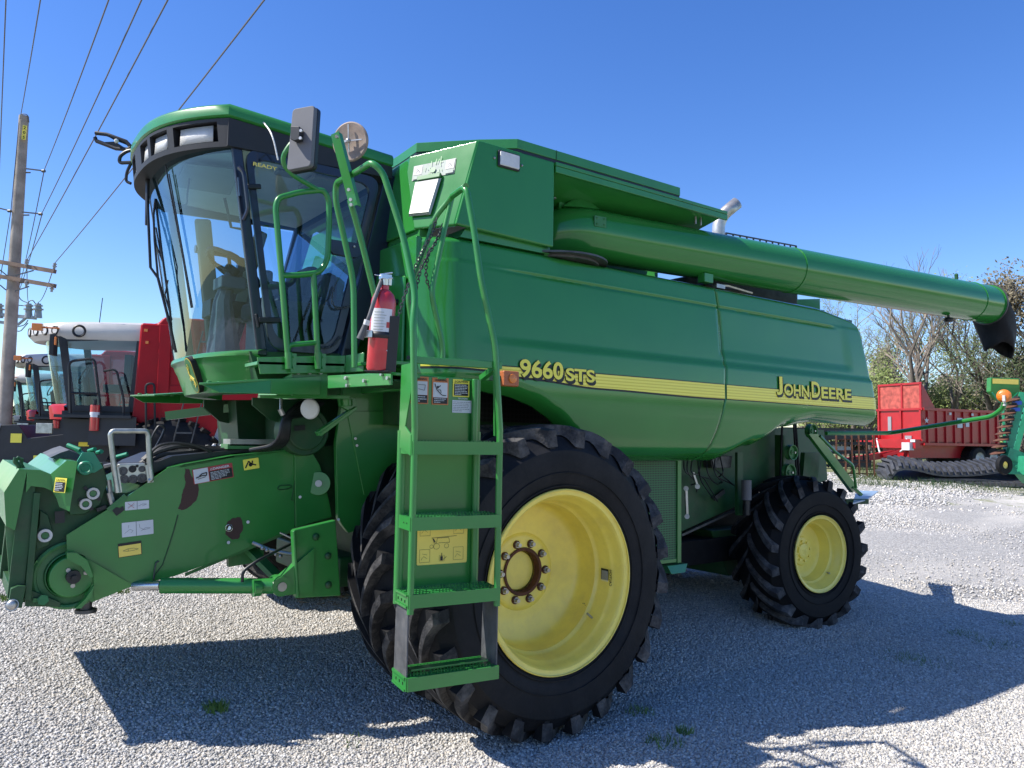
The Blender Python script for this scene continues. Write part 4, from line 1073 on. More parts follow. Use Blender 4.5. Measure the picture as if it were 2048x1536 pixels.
d.rect(0, 0, 1, 1, 'white_decal', .003).line([(.45, 0), (.45, 1)], .002, 'ink_blue').line([(.08, .25), (.25, .5), (.35, .4), (.28, .25)], .0012, 'ink_blue').line([(.2, .6), (.22, .8)], .0012, 'ink_blue').line([(.55, .8), (.56, .55), (.7, .35), (.9, .45), (.75, .5), (.6, .3)], .0012, 'ink_blue'); dec_out(d, 'pictogram_label', sh)
d = dec2((236, 1088), (283, 1081), (237, 1116), 1.0478)
d.rect(0, 0, 1, 1, 'ink').rect(.02, .04, .97, .82, 'yellow_sign').line([(.2, .45), (.4, .55), (.65, .55), (.85, .45), (.65, .38), (.4, .38), (.2, .45)], .0016, 'ink_blue').line([(.42, .38), (.42, .55)], .0016, 'ink_blue'); dec_out(d, 'pictogram_label', sh)
a = fp(106, 955, .992); b_ = fp(129, 957, .938); c = fp(107, 984, .978)
d = Decal(c, b_-a, a-c, (b_-a).length, (a-c).length)
d.rect(0, 0, 1, 1, 'yellow_decal').rect(.08, .06, .92, .72, 'ink').text('CAUTION', .12, .78, .14, 'ink', .02, w=.76).para(.12, .1, .86, .68, 5, 'white_decal', 6, .4)
dec_out(d, 'caution_label', hd)

# ================================================================== space between feeder and cab
mb = MB()
def bq(lst, Y, dy, m=None): mb.prism([Y_(x, y, Y) for x, y in lst], V((0, dy, 0)))
bq([(408, 800), (470, 800), (475, 850), (440, 843), (408, 815)], 2.3, .03)
bq([(505, 795), (620, 800), (560, 845), (540, 840), (505, 810)], 1.35, .02)
bq([(471, 800), (560, 800), (560, 895), (478, 895)], 2.1, .5)
bq([(560, 800), (700, 800), (680, 890), (560, 900)], 1.75, .3)
uc = part('under_cab_frame', mb, 'green_dark', bevel=.003)
mb = MB(); mb.beam(Y_(333, 832, 2.5), Y_(470, 815, 2.3), .07, .06); mb.box(Y_(390, 830, 2.4), (.02, .02, .02)); part('far_step_arm', mb, 'green_paint')
mb = MB(); c = Y_(612, 862, 1.25); mb.cyl(c+YV*.15, c, .155, 36); mb.cyl(c, c-YV*.02, .12, 30); part('pump_housing', mb, 'green_dark', uc, bevel=.01)
mb = MB(); mb.prism([Y_(x, y, 1.22) for x, y in ((588, 852), (610, 850), (610, 860), (589, 862))], V((0, -.004, 0))); part('nameplate', mb, 'ink', uc)
mb = MB()
for k in range(7):
    mb.tube(fillet([Y_(610+k*6, 800+k, 1.3), Y_(590+k*4, 812+k*3, 1.15+.02*k), Y_(566+k*2, 835, 1.12), Y_(560+k*3, 872, 1.12), Y_(545+k*4, 892, 1.2), Y_(500+k*6, 900, 1.3)], .15, 6), .012, 8)
part('hose_bundle', mb, 'black_plastic')
mb = MB(); mb.box(Y_(510, 885, 1.5), (.35, .15, .04)); mb.m = 1; mb.box(Y_(510, 893, 1.5), (.38, .15, .03)); part('valve_bank', mb, ['steel', 'green_worn'], uc)
mb = MB(); mb.cyl(Y_(562, 795, 1.15), Y_(562, 825, 1.12), .010, 8); mb.cyl(Y_(560, 818, 1.12), Y_(566, 830, 1.12), .016, 8); part('hydraulic_coupling', mb, 'steel', uc)
mb = MB(); c = Y_(619, 818, 1.0); nn = V((-.75, -.6, -.1)).normalized()
mb.lathe([(0, .016), (.035, .013), (.058, .004), (.062, -.005), (.05, -.03), (.02, -.045), (0, -.05)], c, nn, 28)
part('round_lamp', mb, 'lamp_white', label='round white work lamp under the platform')
# brace from platform down to feeder pivot
mb = MB(); mb.beam(Y_(702, 822, .98), Y_(634, 868, .98), .045, .03); mb.beam(Y_(714, 815, .96), Y_(640, 870, .96), .012, .02)
mb.prism([Y_(x, y, .97) for x, y in ((678, 792), (712, 796), (714, 815), (700, 822), (690, 818), (680, 812))], V((0, .03, 0)))
mb.cyl(Y_(695, 798, .93), Y_(695, 812, .93), .03, 14)
part('platform_brace', mb, 'green_paint', bevel=.003)

# ================================================================== cab
NY, FYc = 1.0, 2.62; CY = (NY+FYc)/2; HW = (FYc-NY)/2
def plan(s, xf, bow, y0=NY, y1=FYc, pw=2.0):
    """front outline of the cab seen from above, s -1..1 near to far"""
    y = (y0+y1)/2+s*(y1-y0)/2
    return V((xf+bow*abs(s)**2.6, y, 0))
def zsl(z): return (z-2.2)/1.2      # 0 sill .. 1 roof
def wind(s, z):
    t = zsl(z); xf = lerp(-1.625, -1.845, t); bw = lerp(.225, .255, t)
    p = plan(s, xf, bw); p.z = z
    return p
rows = [[wind(-1+2*i/40, lerp(2.21, 3.43, j/10)) for i in range(41)] for j in range(11)]
mb = MB(); mb.grid(rows)
cab_o = MB()
# frame: near pillars and door surround, far pillars, rear frame, floor
def cx(z): return lerp(-1.40, -1.595, zsl(z))
def dxr(z): return lerp(-.86, -.60, zsl(z))
for Y in (NY, FYc):
    s = 1 if Y == FYc else -1
    cab_o.prism([V((cx(2.2)-.01, Y, 2.2)), V((cx(3.42)-.01, Y, 3.42)), V((cx(3.42)+.05, Y, 3.42)), V((cx(2.2)+.05, Y, 2.2))], V((0, -.03*s, 0)))
    cab_o.prism([V((dxr(2.2)-.05, Y, 2.2)), V((dxr(3.42)-.045, Y, 3.42)), V((dxr(3.42)+.11, Y, 3.42)), V((dxr(2.2)+.05, Y, 2.2))], V((0, -.05*s, 0)))
cab_o.prism([V((-.91, NY+.05, 2.2)), V((-.62, NY+.05, 3.42)), V((-.62, NY+.12, 3.42)), V((-.91, NY+.12, 2.2))], V((.04, 0, 0)))
cab_o.prism([V((-.91, FYc-.12, 2.2)), V((-.62, FYc-.12, 3.42)), V((-.62, FYc-.05, 3.42)), V((-.91, FYc-.05, 2.2))], V((.04, 0, 0)))
cab_o.box((-.60, CY, 3.38), (.06, 2*HW, .10)); cab_o.box((-.86, CY, 2.24), (.06, 2*HW, .10))
cab_o.prism([V((-.86, NY+.1, 2.25)), V((-.80, NY+.1, 2.55)), V((-.80, FYc-.1, 2.55)), V((-.86, FYc-.1, 2.25))], V((.03, 0, 0)))
cab = part('cab', cab_o, 'cab_frame', bevel=.008)
part('windshield', mb, 'cab_glass', cab, smooth=180, label='curved wraparound front glass')
mb = MB(); mb.add([V((-.875, NY+.1, 2.5)), V((-.64, NY+.1, 3.36)), V((-.64, FYc-.1, 3.36)), V((-.875, FYc-.1, 2.5))], [(0, 1, 2, 3)]); part('rear_glass', mb, 'door_glass', cab)
mb = MB()
c = [V((cx(2.25)+.075, FYc, 2.25)), V((cx(3.38)+.075, FYc, 3.38)), V((-.65, FYc, 3.38)), V((-.90, FYc, 2.25))]; mb.add(c, [(0, 1, 2, 3)]); part('far_glass', mb, 'door_glass', cab)
# inner structure on the far side: dark frames
mb = MB()
mb.beam(V((-1.2, FYc-.03, 2.3)), V((-1.05, FYc-.03, 3.1)), .05, .05, up=(0, 1, 0)); mb.tube(fillet([V((-1.40, FYc-.03, 3.12)), V((-1.05, FYc-.03, 3.12)), V((-.98, FYc-.03, 2.8)), V((-1.1, FYc-.03, 2.35))], .15), .03, 8)
mb.tube(fillet([wind(.45, 3.38), wind(.45, 2.8), wind(.45, 2.5)], .1), .006, 6); 
part('far_door_frame', mb, 'cab_frame', cab)
# door
def nd(px, py, Y=.985): return Y_(px, py, Y)
outer = fillet([V((cx(2.22)+.058, .985, 2.235)), V((cx(3.38)+.058, .985, 3.385)), V((-.675, .985, 3.385)), V((-.93, .985, 2.235))], .10, 6, closed=True)
inner = fillet([V((cx(2.3)+.095, .985, 2.29)), V((cx(3.32)+.095, .985, 3.335)), V((-.735, .985, 3.335)), V((-.965, .985, 2.29))], .10, 6, closed=True)
mb = MB(); n_ = len(outer); vs = outer+inner+[p+YV*.025 for p in outer]+[p+YV*.025 for p in inner]
fs = []
for i in range(n_):
    j = (i+1) % n_
    fs += [(i, j, n_+j, n_+i), (2*n_+i, 3*n_+i, 3*n_+j, 2*n_+j), (i, 2*n_+i, 2*n_+j, j), (n_+i, n_+j, 3*n_+j, 3*n_+i)]
mb.add(vs, fs); door = part('door', mb, 'cab_frame', bevel=.0, parent=cab)
mb = MB(); mb.add([p+YV*.012 for p in inner], [tuple(range(n_))]); part('door_glass', mb, 'door_glass', cab)
mb = MB(); mb.tube(fillet([nd(478, 335, .965), nd(488, 345, .94), nd(497, 420, .94), nd(487, 440, .965)], .03), .013, 8); mb.beam(nd(478, 355, .97), nd(481, 392, .97), .016, .02, up=(0, 1, 0))
part('grab_handle', mb, 'cab_frame', cab)
mb = MB(); mb.beam(nd(495, 373, .97), nd(522, 373, .97), .028, .016, up=(0, 1, 0)); mb.beam(nd(518, 640, .965), nd(560, 640, .965), .032, .02, up=(0, 1, 0)); mb.cyl(nd(512, 628, .96), nd(517, 655, .96), .010, 8)
part('door_hinge', mb, 'black_plastic', cab, bevel=.006)
mb = MB(); mb.prism([nd(x, y, .975) for x, y in ((661, 478), (722, 487), (724, 510), (714, 516), (668, 508), (660, 500))], V((0, .03, 0))); mb.m = 1; mb.sph(nd(709, 493, .965), .007, 8)
part('door_handle', mb, ['cab_frame', 'lamp_white'], cab, bevel=.008)
# roof: green cap, black fascia with lamp pockets
def roof_out(inset=0., xf=-1.965, drop=0.):
    pts = []
    for i in range(25):
        s = -1+2*i/24; p = plan(s, xf+inset, .33, NY-.03+inset, FYc+.03-inset, 2); pts.append(p)
    pts += [V((-.60-inset*.5, FYc+.03-inset, 0)), V((-.60-inset*.5, NY-.03+inset, 0))]
    return pts
# profile loops for the roof cap (inset, z)
def tilt(x): return .055*max(0., min(1.1, (-.7-x)/.85))
loops = [(.012, 3.475), (.0, 3.485), (.0, 3.532), (.008, 3.549), (.028, 3.557), (.25, 3.566), (.5, 3.57)]
def dome(p, z): return z
mb = MB(); vs = []; 
L = [[p+V((0, 0, z+tilt(p.x))) for p in roof_out(i_)] for i_, z in loops]
n_ = len(L[0]); fs = []
for a in range(len(L)-1):
    for i in range(n_): j = (i+1) % n_; fs.append((a*n_+i, a*n_+j, (a+1)*n_+j, (a+1)*n_+i))
fs.append(tuple((len(L)-1)*n_+i for i in range(n_)))
fs.append(tuple(reversed(range(n_))))
mb.add([v for l in L for v in l], fs)
roof = part('cab_roof', mb, 'green_paint', cab, smooth=45)
def fas(s, z, off=0.):     # surface of the dark fascia: leans inward towards the bottom
    t = (3.475-z)/.165
    p = plan(s, -1.955+.02*t, .33, NY-.02, FYc+.02); p.z = z+.055
    if off:
        q = plan(s+.01, -1.955+.02*t, .33, NY-.02, FYc+.02)-plan(s-.01, -1.955+.02*t, .33, NY-.02, FYc+.02)
        nrm = V((q.y, -q.x, 0)).normalized()
        if nrm.x < 0: nrm = -nrm
        p += nrm*off
    return p
pockets = [(-.93, -.62), (-.56, -.33), (-.28, -.10), (.10, .28), (.33, .56), (.62, .93)]
mb = MB()
zt_, zb_ = 3.475, 3.315
S = sorted(set([-1, 1]+[v for p in pockets for v in p]+[-1+2*i/60 for i in range(61)]))
def inp(s): return any(a-1e-6 <= s < b_-1e-6 for a, b_ in pockets)
zp1, zp0 = 3.458, 3.345
for a, b_ in zip(S, S[1:]):
    m_ = (a+b_)/2
    if inp(m_):
        mb.add([fas(a, zt_), fas(b_, zt_), fas(b_, zp1), fas(a, zp1)], [(0, 1, 2, 3)]); mb.add([fas(a, zp0), fas(b_, zp0), fas(b_, zb_), fas(a, zb_)], [(0, 1, 2, 3)])
        mb.add([fas(a, zp1), fas(b_, zp1), fas(b_, zp1, .06), fas(a, zp1, .06)], [(0, 1, 2, 3)]); mb.add([fas(a, zp0, .06), fas(b_, zp0, .06), fas(b_, zp0), fas(a, zp0)], [(0, 1, 2, 3)])
        mb.add([fas(a, zp0, .06), fas(b_, zp0, .06), fas(b_, zp1, .06), fas(a, zp1, .06)], [(0, 1, 2, 3)])
    else: mb.add([fas(a, zt_), fas(b_, zt_), fas(b_, zb_), fas(a, zb_)], [(0, 1, 2, 3)])
    mb.add([fas(a, zb_), fas(b_, zb_), fas(b_, zb_+.02, .14), fas(a, zb_+.02, .14)], [(0, 1, 2, 3)])
for a, b_ in pockets:
    for s in (a, b_): mb.add([fas(s, zp0), fas(s, zp1), fas(s, zp1, .06), fas(s, zp0, .06)], [(0, 1, 2, 3)])
for yy in (NY-.02, FYc-.01): mb.prism([V((-1.63, yy, 3.37)), V((-1.63, yy, 3.53)), V((-.60, yy, 3.475)), V((-.60, yy, 3.40))], V((0, .03, 0)))
mb.box((-1.0, NY+.06, 3.41), (.9, .1, .03))
fa = part('roof_fascia', mb, 'fascia', cab, smooth=25)
for a, b_ in pockets:
    mb = MB(); a2 = a+(b_-a)*.12; b2 = b_-(b_-a)*.12; K = 4
    lo = [fas(lerp(a2, b2, i/K), 3.352, .014) for i in range(K+1)]; hi = [fas(lerp(a2, b2, i/K), 3.448, .030) for i in range(K+1)]
    mb.grid([lo, hi]); part('roof_lamp', mb, 'lamp_white', cab, solid=.004)
# under-roof lining
mb = MB(); mb.prism([p+V((0, 0, 3.40+tilt(p.x)*.5)) for p in roof_out(.10)], V((0, 0, .05))); part('headliner', mb, 'ceiling_trim', cab, smooth=0)
mb = MB(); mb.prism([V((x, y, 3.384)) for x, y in ((-1.75, 1.45), (-1.45, 1.35), (-1.35, 1.9), (-1.7, 1.95))], V((0, 0, -.02))); mb.box((-1.2, 1.25, 3.375), (.12, .10, .02)); mb.box((-.95, 1.3, 3.37), (.2, .3, .03)); part('headliner_panel', mb, 'beige_trim', cab, bevel=.01)
mb = MB(); q = V((-1.38, 1.16, 3.378)); 
# bowl below the windshield
def bowl(s, t):   # t 0 top 1 bottom
    p = plan(s, lerp(-1.640, -1.565, t)-.018*math.sin(math.pi*min(1, t*3))*(1 if t < .34 else 0), .23+.05*t, NY-.02+.10*t, FYc+.02-.10*t)
    p.z = lerp(2.232, 1.995, t)+.0*abs(s); return p
mb = MB(); ts = [0, .03, .07, .13, .16, .3, .45, .6, .8, .95, 1.0]
rows = [[bowl(-1+2*i/48, t)+V((.02 if t == 0 else (0 if t != .16 else .012), 0, .0)) for i in range(49)] for t in ts]
rows = [[p+V((.05, 0, .008)) for p in rows[0]]]+rows+[[p+V((.15, 0, .0)) for p in rows[-1]]]
mb.grid(rows, flip=True); bw = part('cab_front_skirt', mb, 'green_paint', cab, smooth=50)
mb = MB(); mb.prism([V((-1.45, NY+.02, 2.22)), V((-.88, NY+.02, 2.25)), V((-.88, NY+.02, 2.06)), V((-1.38, NY+.02, 2.02))], V((0, FYc-NY-.04, 0))); part('cab_floor', mb, 'green_dark', cab)
# emblem on the skirt: vertical oval plate with a leaping deer, built as a relief
sE = -.30; top = bowl(sE, .10); bot = bowl(sE, .92); ctr = (top+bot)/2
ax_v = (top-bot).normalized(); ax_u = (bowl(sE-.12, .5)-bowl(sE+.12, .5)).normalized()*-1
en = ax_u.cross(ax_v).normalized()
if en.x > 0: en = -en; 
def oval(rw, rh, off, n=28):
    pts = []
    for i in range(n):
        t = 2*math.pi*i/n; cx_ = math.cos(t)*rw; sy = math.sin(t)*rw; pts.append(ctr+ax_u*cx_+ax_v*(sy+(rh-rw)*(1 if sy > 0 else -1))+en*off)
    return pts
mb = MB()
mb.m = 0; mb.add(oval(.055, .118, .026), [tuple(range(28))]); mb.m = 1; mb.add(oval(.050, .113, .028), [tuple(range(28))]); mb.m = 2; mb.add(oval(.045, .108, .030), [tuple(range(28))])
mb.m = 0; o_ = oval(.055, .118, .026); i_ = oval(.055, .118, -.03); mb.add(o_+i_, [(i, (i+1) % 28, 28+(i+1) % 28, 28+i) for i in range(28)])
mb.m = 1
def strk(pts, w_):
    for a, b_ in zip(pts, pts[1:]): mb.beam(ctr+ax_u*a[0]+ax_v*a[1]+en*.032, ctr+ax_u*b_[0]+ax_v*b_[1]+en*.032, w_, .004, up=en)
strk([(-.024, -.030), (.0, -.018), (.018, -.004)], .020); strk([(.016, -.004), (.024, .018), (.018, .030)], .010); strk([(.02, .028), (.004, .055), (.012, .075)], .004); strk([(.02, .028), (.03, .060)], .004)
strk([(.016, -.008), (.032, -.02), (.024, -.034)], .006); strk([(-.024, -.030), (-.030, -.055), (-.012, -.075)], .007); strk([(-.018, -.03), (-.012, -.05), (.0, -.06)], .005)
part('emblem', mb, ['ink', 'yellow_sign', 'green_worn'], cab)
# near and far windshield-cleaning steps
def step_arm(Yc, sgn, name):
    mb = MB(); xx = bowl(-.95, 1).x
    mb.prism([V((-1.76, Yc-.13*sgn, 2.015)), V((-1.70, Yc-.17*sgn, 2.02)), V((-1.40, Yc-.2*sgn, 2.055)), V((-1.22, Yc-.16*sgn, 2.07)), V((-1.22, Yc, 2.07)), V((-1.62, Yc, 2.02))], V((0, 0, -.012)))
    mb.hexa([V((-1.76, Yc-.13*sgn, 2.012)), V((-1.40, Yc-.20*sgn, 2.052)), V((-1.40, Yc-.20*sgn, 1.97)), V((-1.66, Yc-.17*sgn, 1.965))], [p+V((0, .012*sgn, 0)) for p in (V((-1.76, Yc-.13*sgn, 2.012)), V((-1.40, Yc-.20*sgn, 2.052)), V((-1.40, Yc-.20*sgn, 1.97)), V((-1.66, Yc-.17*sgn, 1.965)))])
    mb.hexa([V((-1.40, Yc-.20*sgn, 2.052)), V((-1.10, Yc-.16*sgn, 2.09)), V((-1.10, Yc-.16*sgn, 1.98)), V((-1.40, Yc-.20*sgn, 1.97))], [p+V((0, .012*sgn, 0)) for p in (V((-1.40, Yc-.20*sgn, 2.052)), V((-1.10, Yc-.16*sgn, 2.09)), V((-1.10, Yc-.16*sgn, 1.98)), V((-1.40, Yc-.20*sgn, 1.97)))])
    for i in range(5): mb.cyl(V((-1.70+.055*i, Yc-.10*sgn, 2.018)), V((-1.70+.055*i, Yc-.10*sgn, 2.030)), .014, 8)
    return part(name, mb, 'green_paint', bevel=.003)
step_arm(.98, 1, 'cleaning_step'); step_arm(2.64, -1, 'cleaning_step')
# interior
mb = MB(); 
def rb(c, d, rz=0): mb.box(c, d, rz)
rb((-1.02, 1.75, 2.58), (.42, .5, .13)); so = part('operator_seat', mb, 'seat_cloth', cab, bevel=.04)
mb = MB(); mb.box((-.90, 1.75, 2.72), (.12, .46, .34), mtx=Matrix.Rotation(R_(12), 3, 'Y')); mb.box((-1.05, 1.28, 2.55), (.45, .4, .10)); mb.box((-.93, 1.28, 2.66), (.10, .36, .22)); part('seat_back', mb, 'seat_cloth', cab, bevel=.05)
mb = MB(); mb.box((-1.02, 1.75, 2.38), (.35, .4, .28)); mb.box((-1.1, 2.2, 2.62), (.6, .22, .12)); mb.tube([V((-1.1, 2.15, 2.68)), V((-1.12, 2.13, 2.8))], .02, 8); part('console', mb, 'black_plastic', cab, bevel=.02)
mb = MB(); mb.box((-1.28, 1.20, 2.45), (.10, .06, .45)); mb.cyl(V((-1.33, 1.12, 2.64)), V((-1.33, 1.12, 2.72)), .03, 10); part('door_console', mb, 'grey_plastic', cab, bevel=.015)
cS = V((-1.36, 1.72, 2.83)); ax = V((.55, 0, .83)).normalized(); u_ = V((0, 1, 0)); v_ = ax.cross(u_)
mb = MB(); mb.tube([cS+(u_*math.cos(t)+v_*math.sin(t))*.19 for t in [2*math.pi*i/32 for i in range(32)]], .014, 8, closed=True)
for t in (.5, 2.6, 4.7): mb.tube([cS-ax*.03, cS+(u_*math.cos(t)+v_*math.sin(t))*.185], .012, 6)
mb.cyl(cS-ax*.05, cS, .05, 16); part('steering_wheel', mb, 'black_plastic', cab)
mb = MB(); mb.tube([cS-ax*.04, V((-1.42, 1.72, 2.6)), V((-1.40, 1.72, 2.25))], .06, 10, taper=[.03, .06, .11]); mb.box(cS+V((-.02, 0, -.11)), (.16, .2, .08)); part('steering_column', mb, 'grey_plastic', cab, bevel=.01)
mb = MB(); mb.box((-1.02, FYc-.04, 2.9), (.10, .04, .9), mtx=Matrix.Rotation(R_(14), 3, 'Y')); mb.beam(V((-1.22, FYc-.05, 2.3)), V((-1.36, FYc-.05, 3.35)), .12, .04, up=(0, 1, 0)); part('inner_trim', mb, 'beige_trim', cab, bevel=.02)
mb = MB(); mb.tube(fillet([V((-1.66, 1.7, 3.37)), V((-1.67, 1.7, 3.28)), V((-1.66, 1.74, 3.20)), V((-1.7, 1.74, 3.19))], .04), .006, 6); mb.tube([V((-1.36, 2.0, 3.37)), V((-1.28, 2.1, 3.2)), V((-1.2, 2.1, 3.2))], .01, 6); part('inner_hook', mb, 'black_plastic', cab)
# READY sticker at the top of the door glass
d = Decal(Y_(506, 331, .975), V((1, 0, .0)), ZV, .14, .022); d.text('READY', 0, 0, 1, 'yellow_sign', .02, w=1.); d.mats and None
mb = MB(); 
d2 = Decal(Y_(519, 319, .975), V((1, 0, 0)), ZV, .09, .05); d2._m('ink'); d2.line([(0, 0), (.5, 1), (1, 0), (0, 0)], .006, 'ink'); dec_out(d, 'ready_sticker', cab); dec_out(d2, 'triangle_sticker', cab)
# wipers
mb = MB()
w0 = at_depth(297, 300, 4.45)
def WP(px, py, s): # point just outside the glass
    return None
arm1 = [at_depth(297, 305, 5.0), at_depth(295, 400, 4.95), at_depth(301, 535, 4.9), at_depth(316, 556, 4.9), at_depth(340, 650, 4.88), at_depth(352, 705, 4.9)]
mb.tube(arm1, .009, 7); mb.tube([at_depth(296, 310, 5.0), at_depth(294, 450, 4.94)], .013, 7)
mb.tube([at_depth(316, 556, 4.9), at_depth(309, 480, 4.9), at_depth(307, 430, 4.92), at_depth(311, 398, 4.95)], .007, 6)
mb.tube([at_depth(311, 398, 4.95), at_depth(323, 500, 4.9), at_depth(340, 620, 4.88), at_depth(346, 700, 4.9)], .007, 6)
mb.tube([at_depth(312, 455, 4.93), at_depth(322, 510, 4.9)], .005, 5); mb.tube([at_depth(309, 480, 4.92), at_depth(328, 530, 4.9)], .005, 5); mb.tube([at_depth(336, 560, 4.88), at_depth(330, 590, 4.88), at_depth(344, 640, 4.88)], .005, 5)
part('wiper', mb, 'black_plastic', cab)
mb = MB(); mb.tube([wind(-.35, 3.36)+V((-.02, 0, 0)), wind(-.42, 2.8)+V((-.02, 0, 0)), wind(-.44, 2.5)+V((-.02, 0, 0))], .005, 6); mb.tube([wind(-.39, 3.3)+V((-.02, 0, 0)), wind(-.46, 2.5)+V((-.02, 0, 0))], .004, 6)
part('wiper', mb, 'black_plastic', cab)
# far mirrors and brackets at the upper left
mb = MB()
mq = [at_depth(x, y, 5.35) for x, y in ((191, 266), (214, 269), (252, 283), (262, 294), (255, 299), (232, 297), (193, 282), (190, 275))]
mb.tube([mq[0], mq[1], mq[2], mq[3]], .014, 8); mb.tube([mq[7], mq[6], mq[5], mq[4], mq[3]], .014, 8)
mb.prism([at_depth(x, y, 5.35) for x, y in ((205, 267), (236, 275), (258, 292), (228, 280))], V((.02, .03, .008))); mb.prism([at_depth(x, y, 5.35) for x, y in ((205, 284), (236, 298), (250, 297), (228, 283))], V((.02, .03, .008)))
mb.tube(fillet([at_depth(x, y, 5.2) for x, y in ((285, 300), (255, 301), (240, 312), (238, 326), (262, 325))], .03), .012, 8)
mb.tube(fillet([at_depth(x, y, 5.2) for x, y in ((268, 315), (253, 345), (252, 363), (262, 367))], .03), .010, 8)
mb.beam(at_depth(272, 312, 5.2), at_depth(300, 300, 5.15), .03, .03)
fm = part('far_mirror', mb, 'black_plastic', cab, label='black folded mirror on the far corner of the cab roof')
mb = MB(); mb.sph(at_depth(233, 282, 5.33), .016, 8); part('mirror_knob', mb, 'lamp_white', fm)
# antenna wire on the roof
mb = MB(); a0 = Y_(510, 240, 1.2); mb.tube(fillet([a0, Y_(522, 238, 1.0), Y_(545, 268, .85), Y_(556, 320, .82)], .1), .005, 6); part('antenna_wire', mb, 'lamp_white', cab)
mb = MB(); mb.sph(a0, .018, 8); mb.box(a0+V((.03, 0, 0)), (.05, .03, .02)); part('antenna_base', mb, 'black_plastic', cab)
# ================================================================== platform, rails, mirrors, ladder
def pf(px, py, Y): return Y_(px, py, Y)
# walkway beside the door
mb = MB(); mb.prism([V((-1.48, 1.0, 2.125)), V((-1.48, .78, 2.125)), V((-.95, .78, 2.15)), V((-.86, .50, 2.155)), V((-.55, .50, 2.16)), V((-.5, 1.0, 2.16))], V((0, 0, .02)))
mb.prism([V((-1.48, .78, 2.165)), V((-.97, .78, 2.215)), V((-.97, .78, 2.115)), V((-1.46, .78, 2.075))], V((0, .012, 0)))
mb.prism([V((-.97, .78, 2.215)), V((-.90, .68, 2.23)), V((-.90, .68, 2.12)), V((-.97, .78, 2.115))], V((.012, .01, 0)))
plat = part('platform', mb, 'green_paint', bevel=.003)
mb = MB(); q = [pf(x, y, .83) for x, y in ((585, 742), (655, 740), (655, 796), (585, 792))]; mb.prism(q, V((0, .03, 0))); mb.prism([pf(x, y, .86) for x, y in ((520, 790), (700, 790), (700, 798), (520, 796))], V((0, .04, 0))); mb.prism([pf(x, y, .80) for x, y in ((553, 765), (585, 745), (585, 790), (556, 790))], V((0, .03, 0)))
part('platform_bracket', mb, 'green_paint', plat, bevel=.003)
mb = MB()
for px in (595, 618, 640): p = pf(px, 745, .82); mb.cyl(p, p-YV*.02, .012, 6)
part('platform_bolt', mb, 'steel', plat)
# lower landing: front edge plate (turned to face the sun)
LA = pf(655, 752, .55); LB = V((-.98, .0, 2.10)); LB = pf(782, 745, -.02)
LA2 = pf(655, 777, .55); LB2 = pf(782, 770, -.02)
mb = MB(); mb.hexa([LA, LB, LB2, LA2], [p+V((.014, .006, 0)) for p in (LA, LB, LB2, LA2)])
bk = pf(700, 735, .75)
mb.prism([LA+V((0, 0, .002)), LB+V((0, 0, .002)), V((LB.x+.50, LB.y+.06, LB.z)), V((-.5, .62, LA.z)), V((-1.0, .80, LA.z))], V((0, 0, -.014)))
land = part('landing', mb, 'green_paint', bevel=.003)
mb = MB(); mb.prism([LA+V((.03, .02, -.03)), LB+V((.03, .02, -.03)), V((LB.x+.48, LB.y+.08, LB.z-.03)), V((-.5, .60, LA.z-.03)), V((-1.0, .78, LA.z-.03))], V((0, 0, -.01))); part('landing_underside', mb, 'green_dark', land)  # extra sheet in the darker green, painting in the shade below the landing
mb = MB()
dirL = (LB-LA).normalized(); nL = V((dirL.y, -dirL.x, 0)); nL = nL if nL.x < 0 else -nL
for t, f in ((.33, .25), (.35, .85), (.62, .55), (.88, .1), (.97, .45)):
    p = lerp(LA, LB, t)*(1-f)+lerp(LA2, LB2, t)*f; mb.cyl(p, p+nL*.014, .010, 6)
part('landing_bolt', mb, 'zinc', land)

# ---- ladder (in its own turned frame)
la = R_(-8); LO = V((-1.040, -.198, 0)); lu = V((math.cos(la), math.sin(la), 0)); li = V((-math.sin(la), math.cos(la), 0))
LW = .45
def LP(u, d, z): return LO+lu*u+li*d+ZV*z
def LPX(px, py, d=0.):
    f = Frame(LO, la); p = f.Y(px, py, d); return p.x, p.z
mb = MB()
rr_ = .0165
# side rails (outer tubes) from bottom step up
mb.tube([LP(0, 0, .93), LP(0, 0, 1.80)], rr_, 12); mb.tube([LP(LW, 0, .93), LP(LW, 0, 1.80)], rr_, 12)
# inner rails
mb.tube([LP(-.005, .16, .95), LP(-.005, .16, 1.78)], .022, 12); mb.tube([LP(LW-.05, .16, .95), LP(LW-.05, .16, 1.78)], .02, 12)
lad = part('ladder', mb, 'green_paint', label='green boarding ladder with four steps beside the front wheel')
# back panels
mb = MB()
mb.box(LP(LW/2-.02, .175, 1.36), (LW-.06, .008, .84), rz=la)
mb.box(LP(LW/2-.02, .172, 1.84), (LW-.02, .008, .42), rz=la)
part('ladder_back_panel', mb, 'green_panel', lad)
mb = MB(); mb.tube([LP(LW-.07, .15, 1.72), LP(LW-.07, .15, 2.05)], .018, 12); mb.beam(LP(.0, .02, 2.115), LP(LW+.01, .02, 2.115), .03, .035); mb.beam(LP(LW-.005, .02, 2.115), LP(LW-.01, .20, 2.06), .03, .03); 
for i in range(3):
    mb.box(LP(.06+.14*i, .165, 2.045), (.045, .012, .01), rz=la)
mb.prism([LP(LW-.03, .02, 2.10), LP(LW-.0, .02, 2.10), LP(LW-.0, .02, 1.76), LP(LW-.02, .02, 1.76)], li*.012)
part('entry_frame', mb, 'green_paint', lad, bevel=.003)
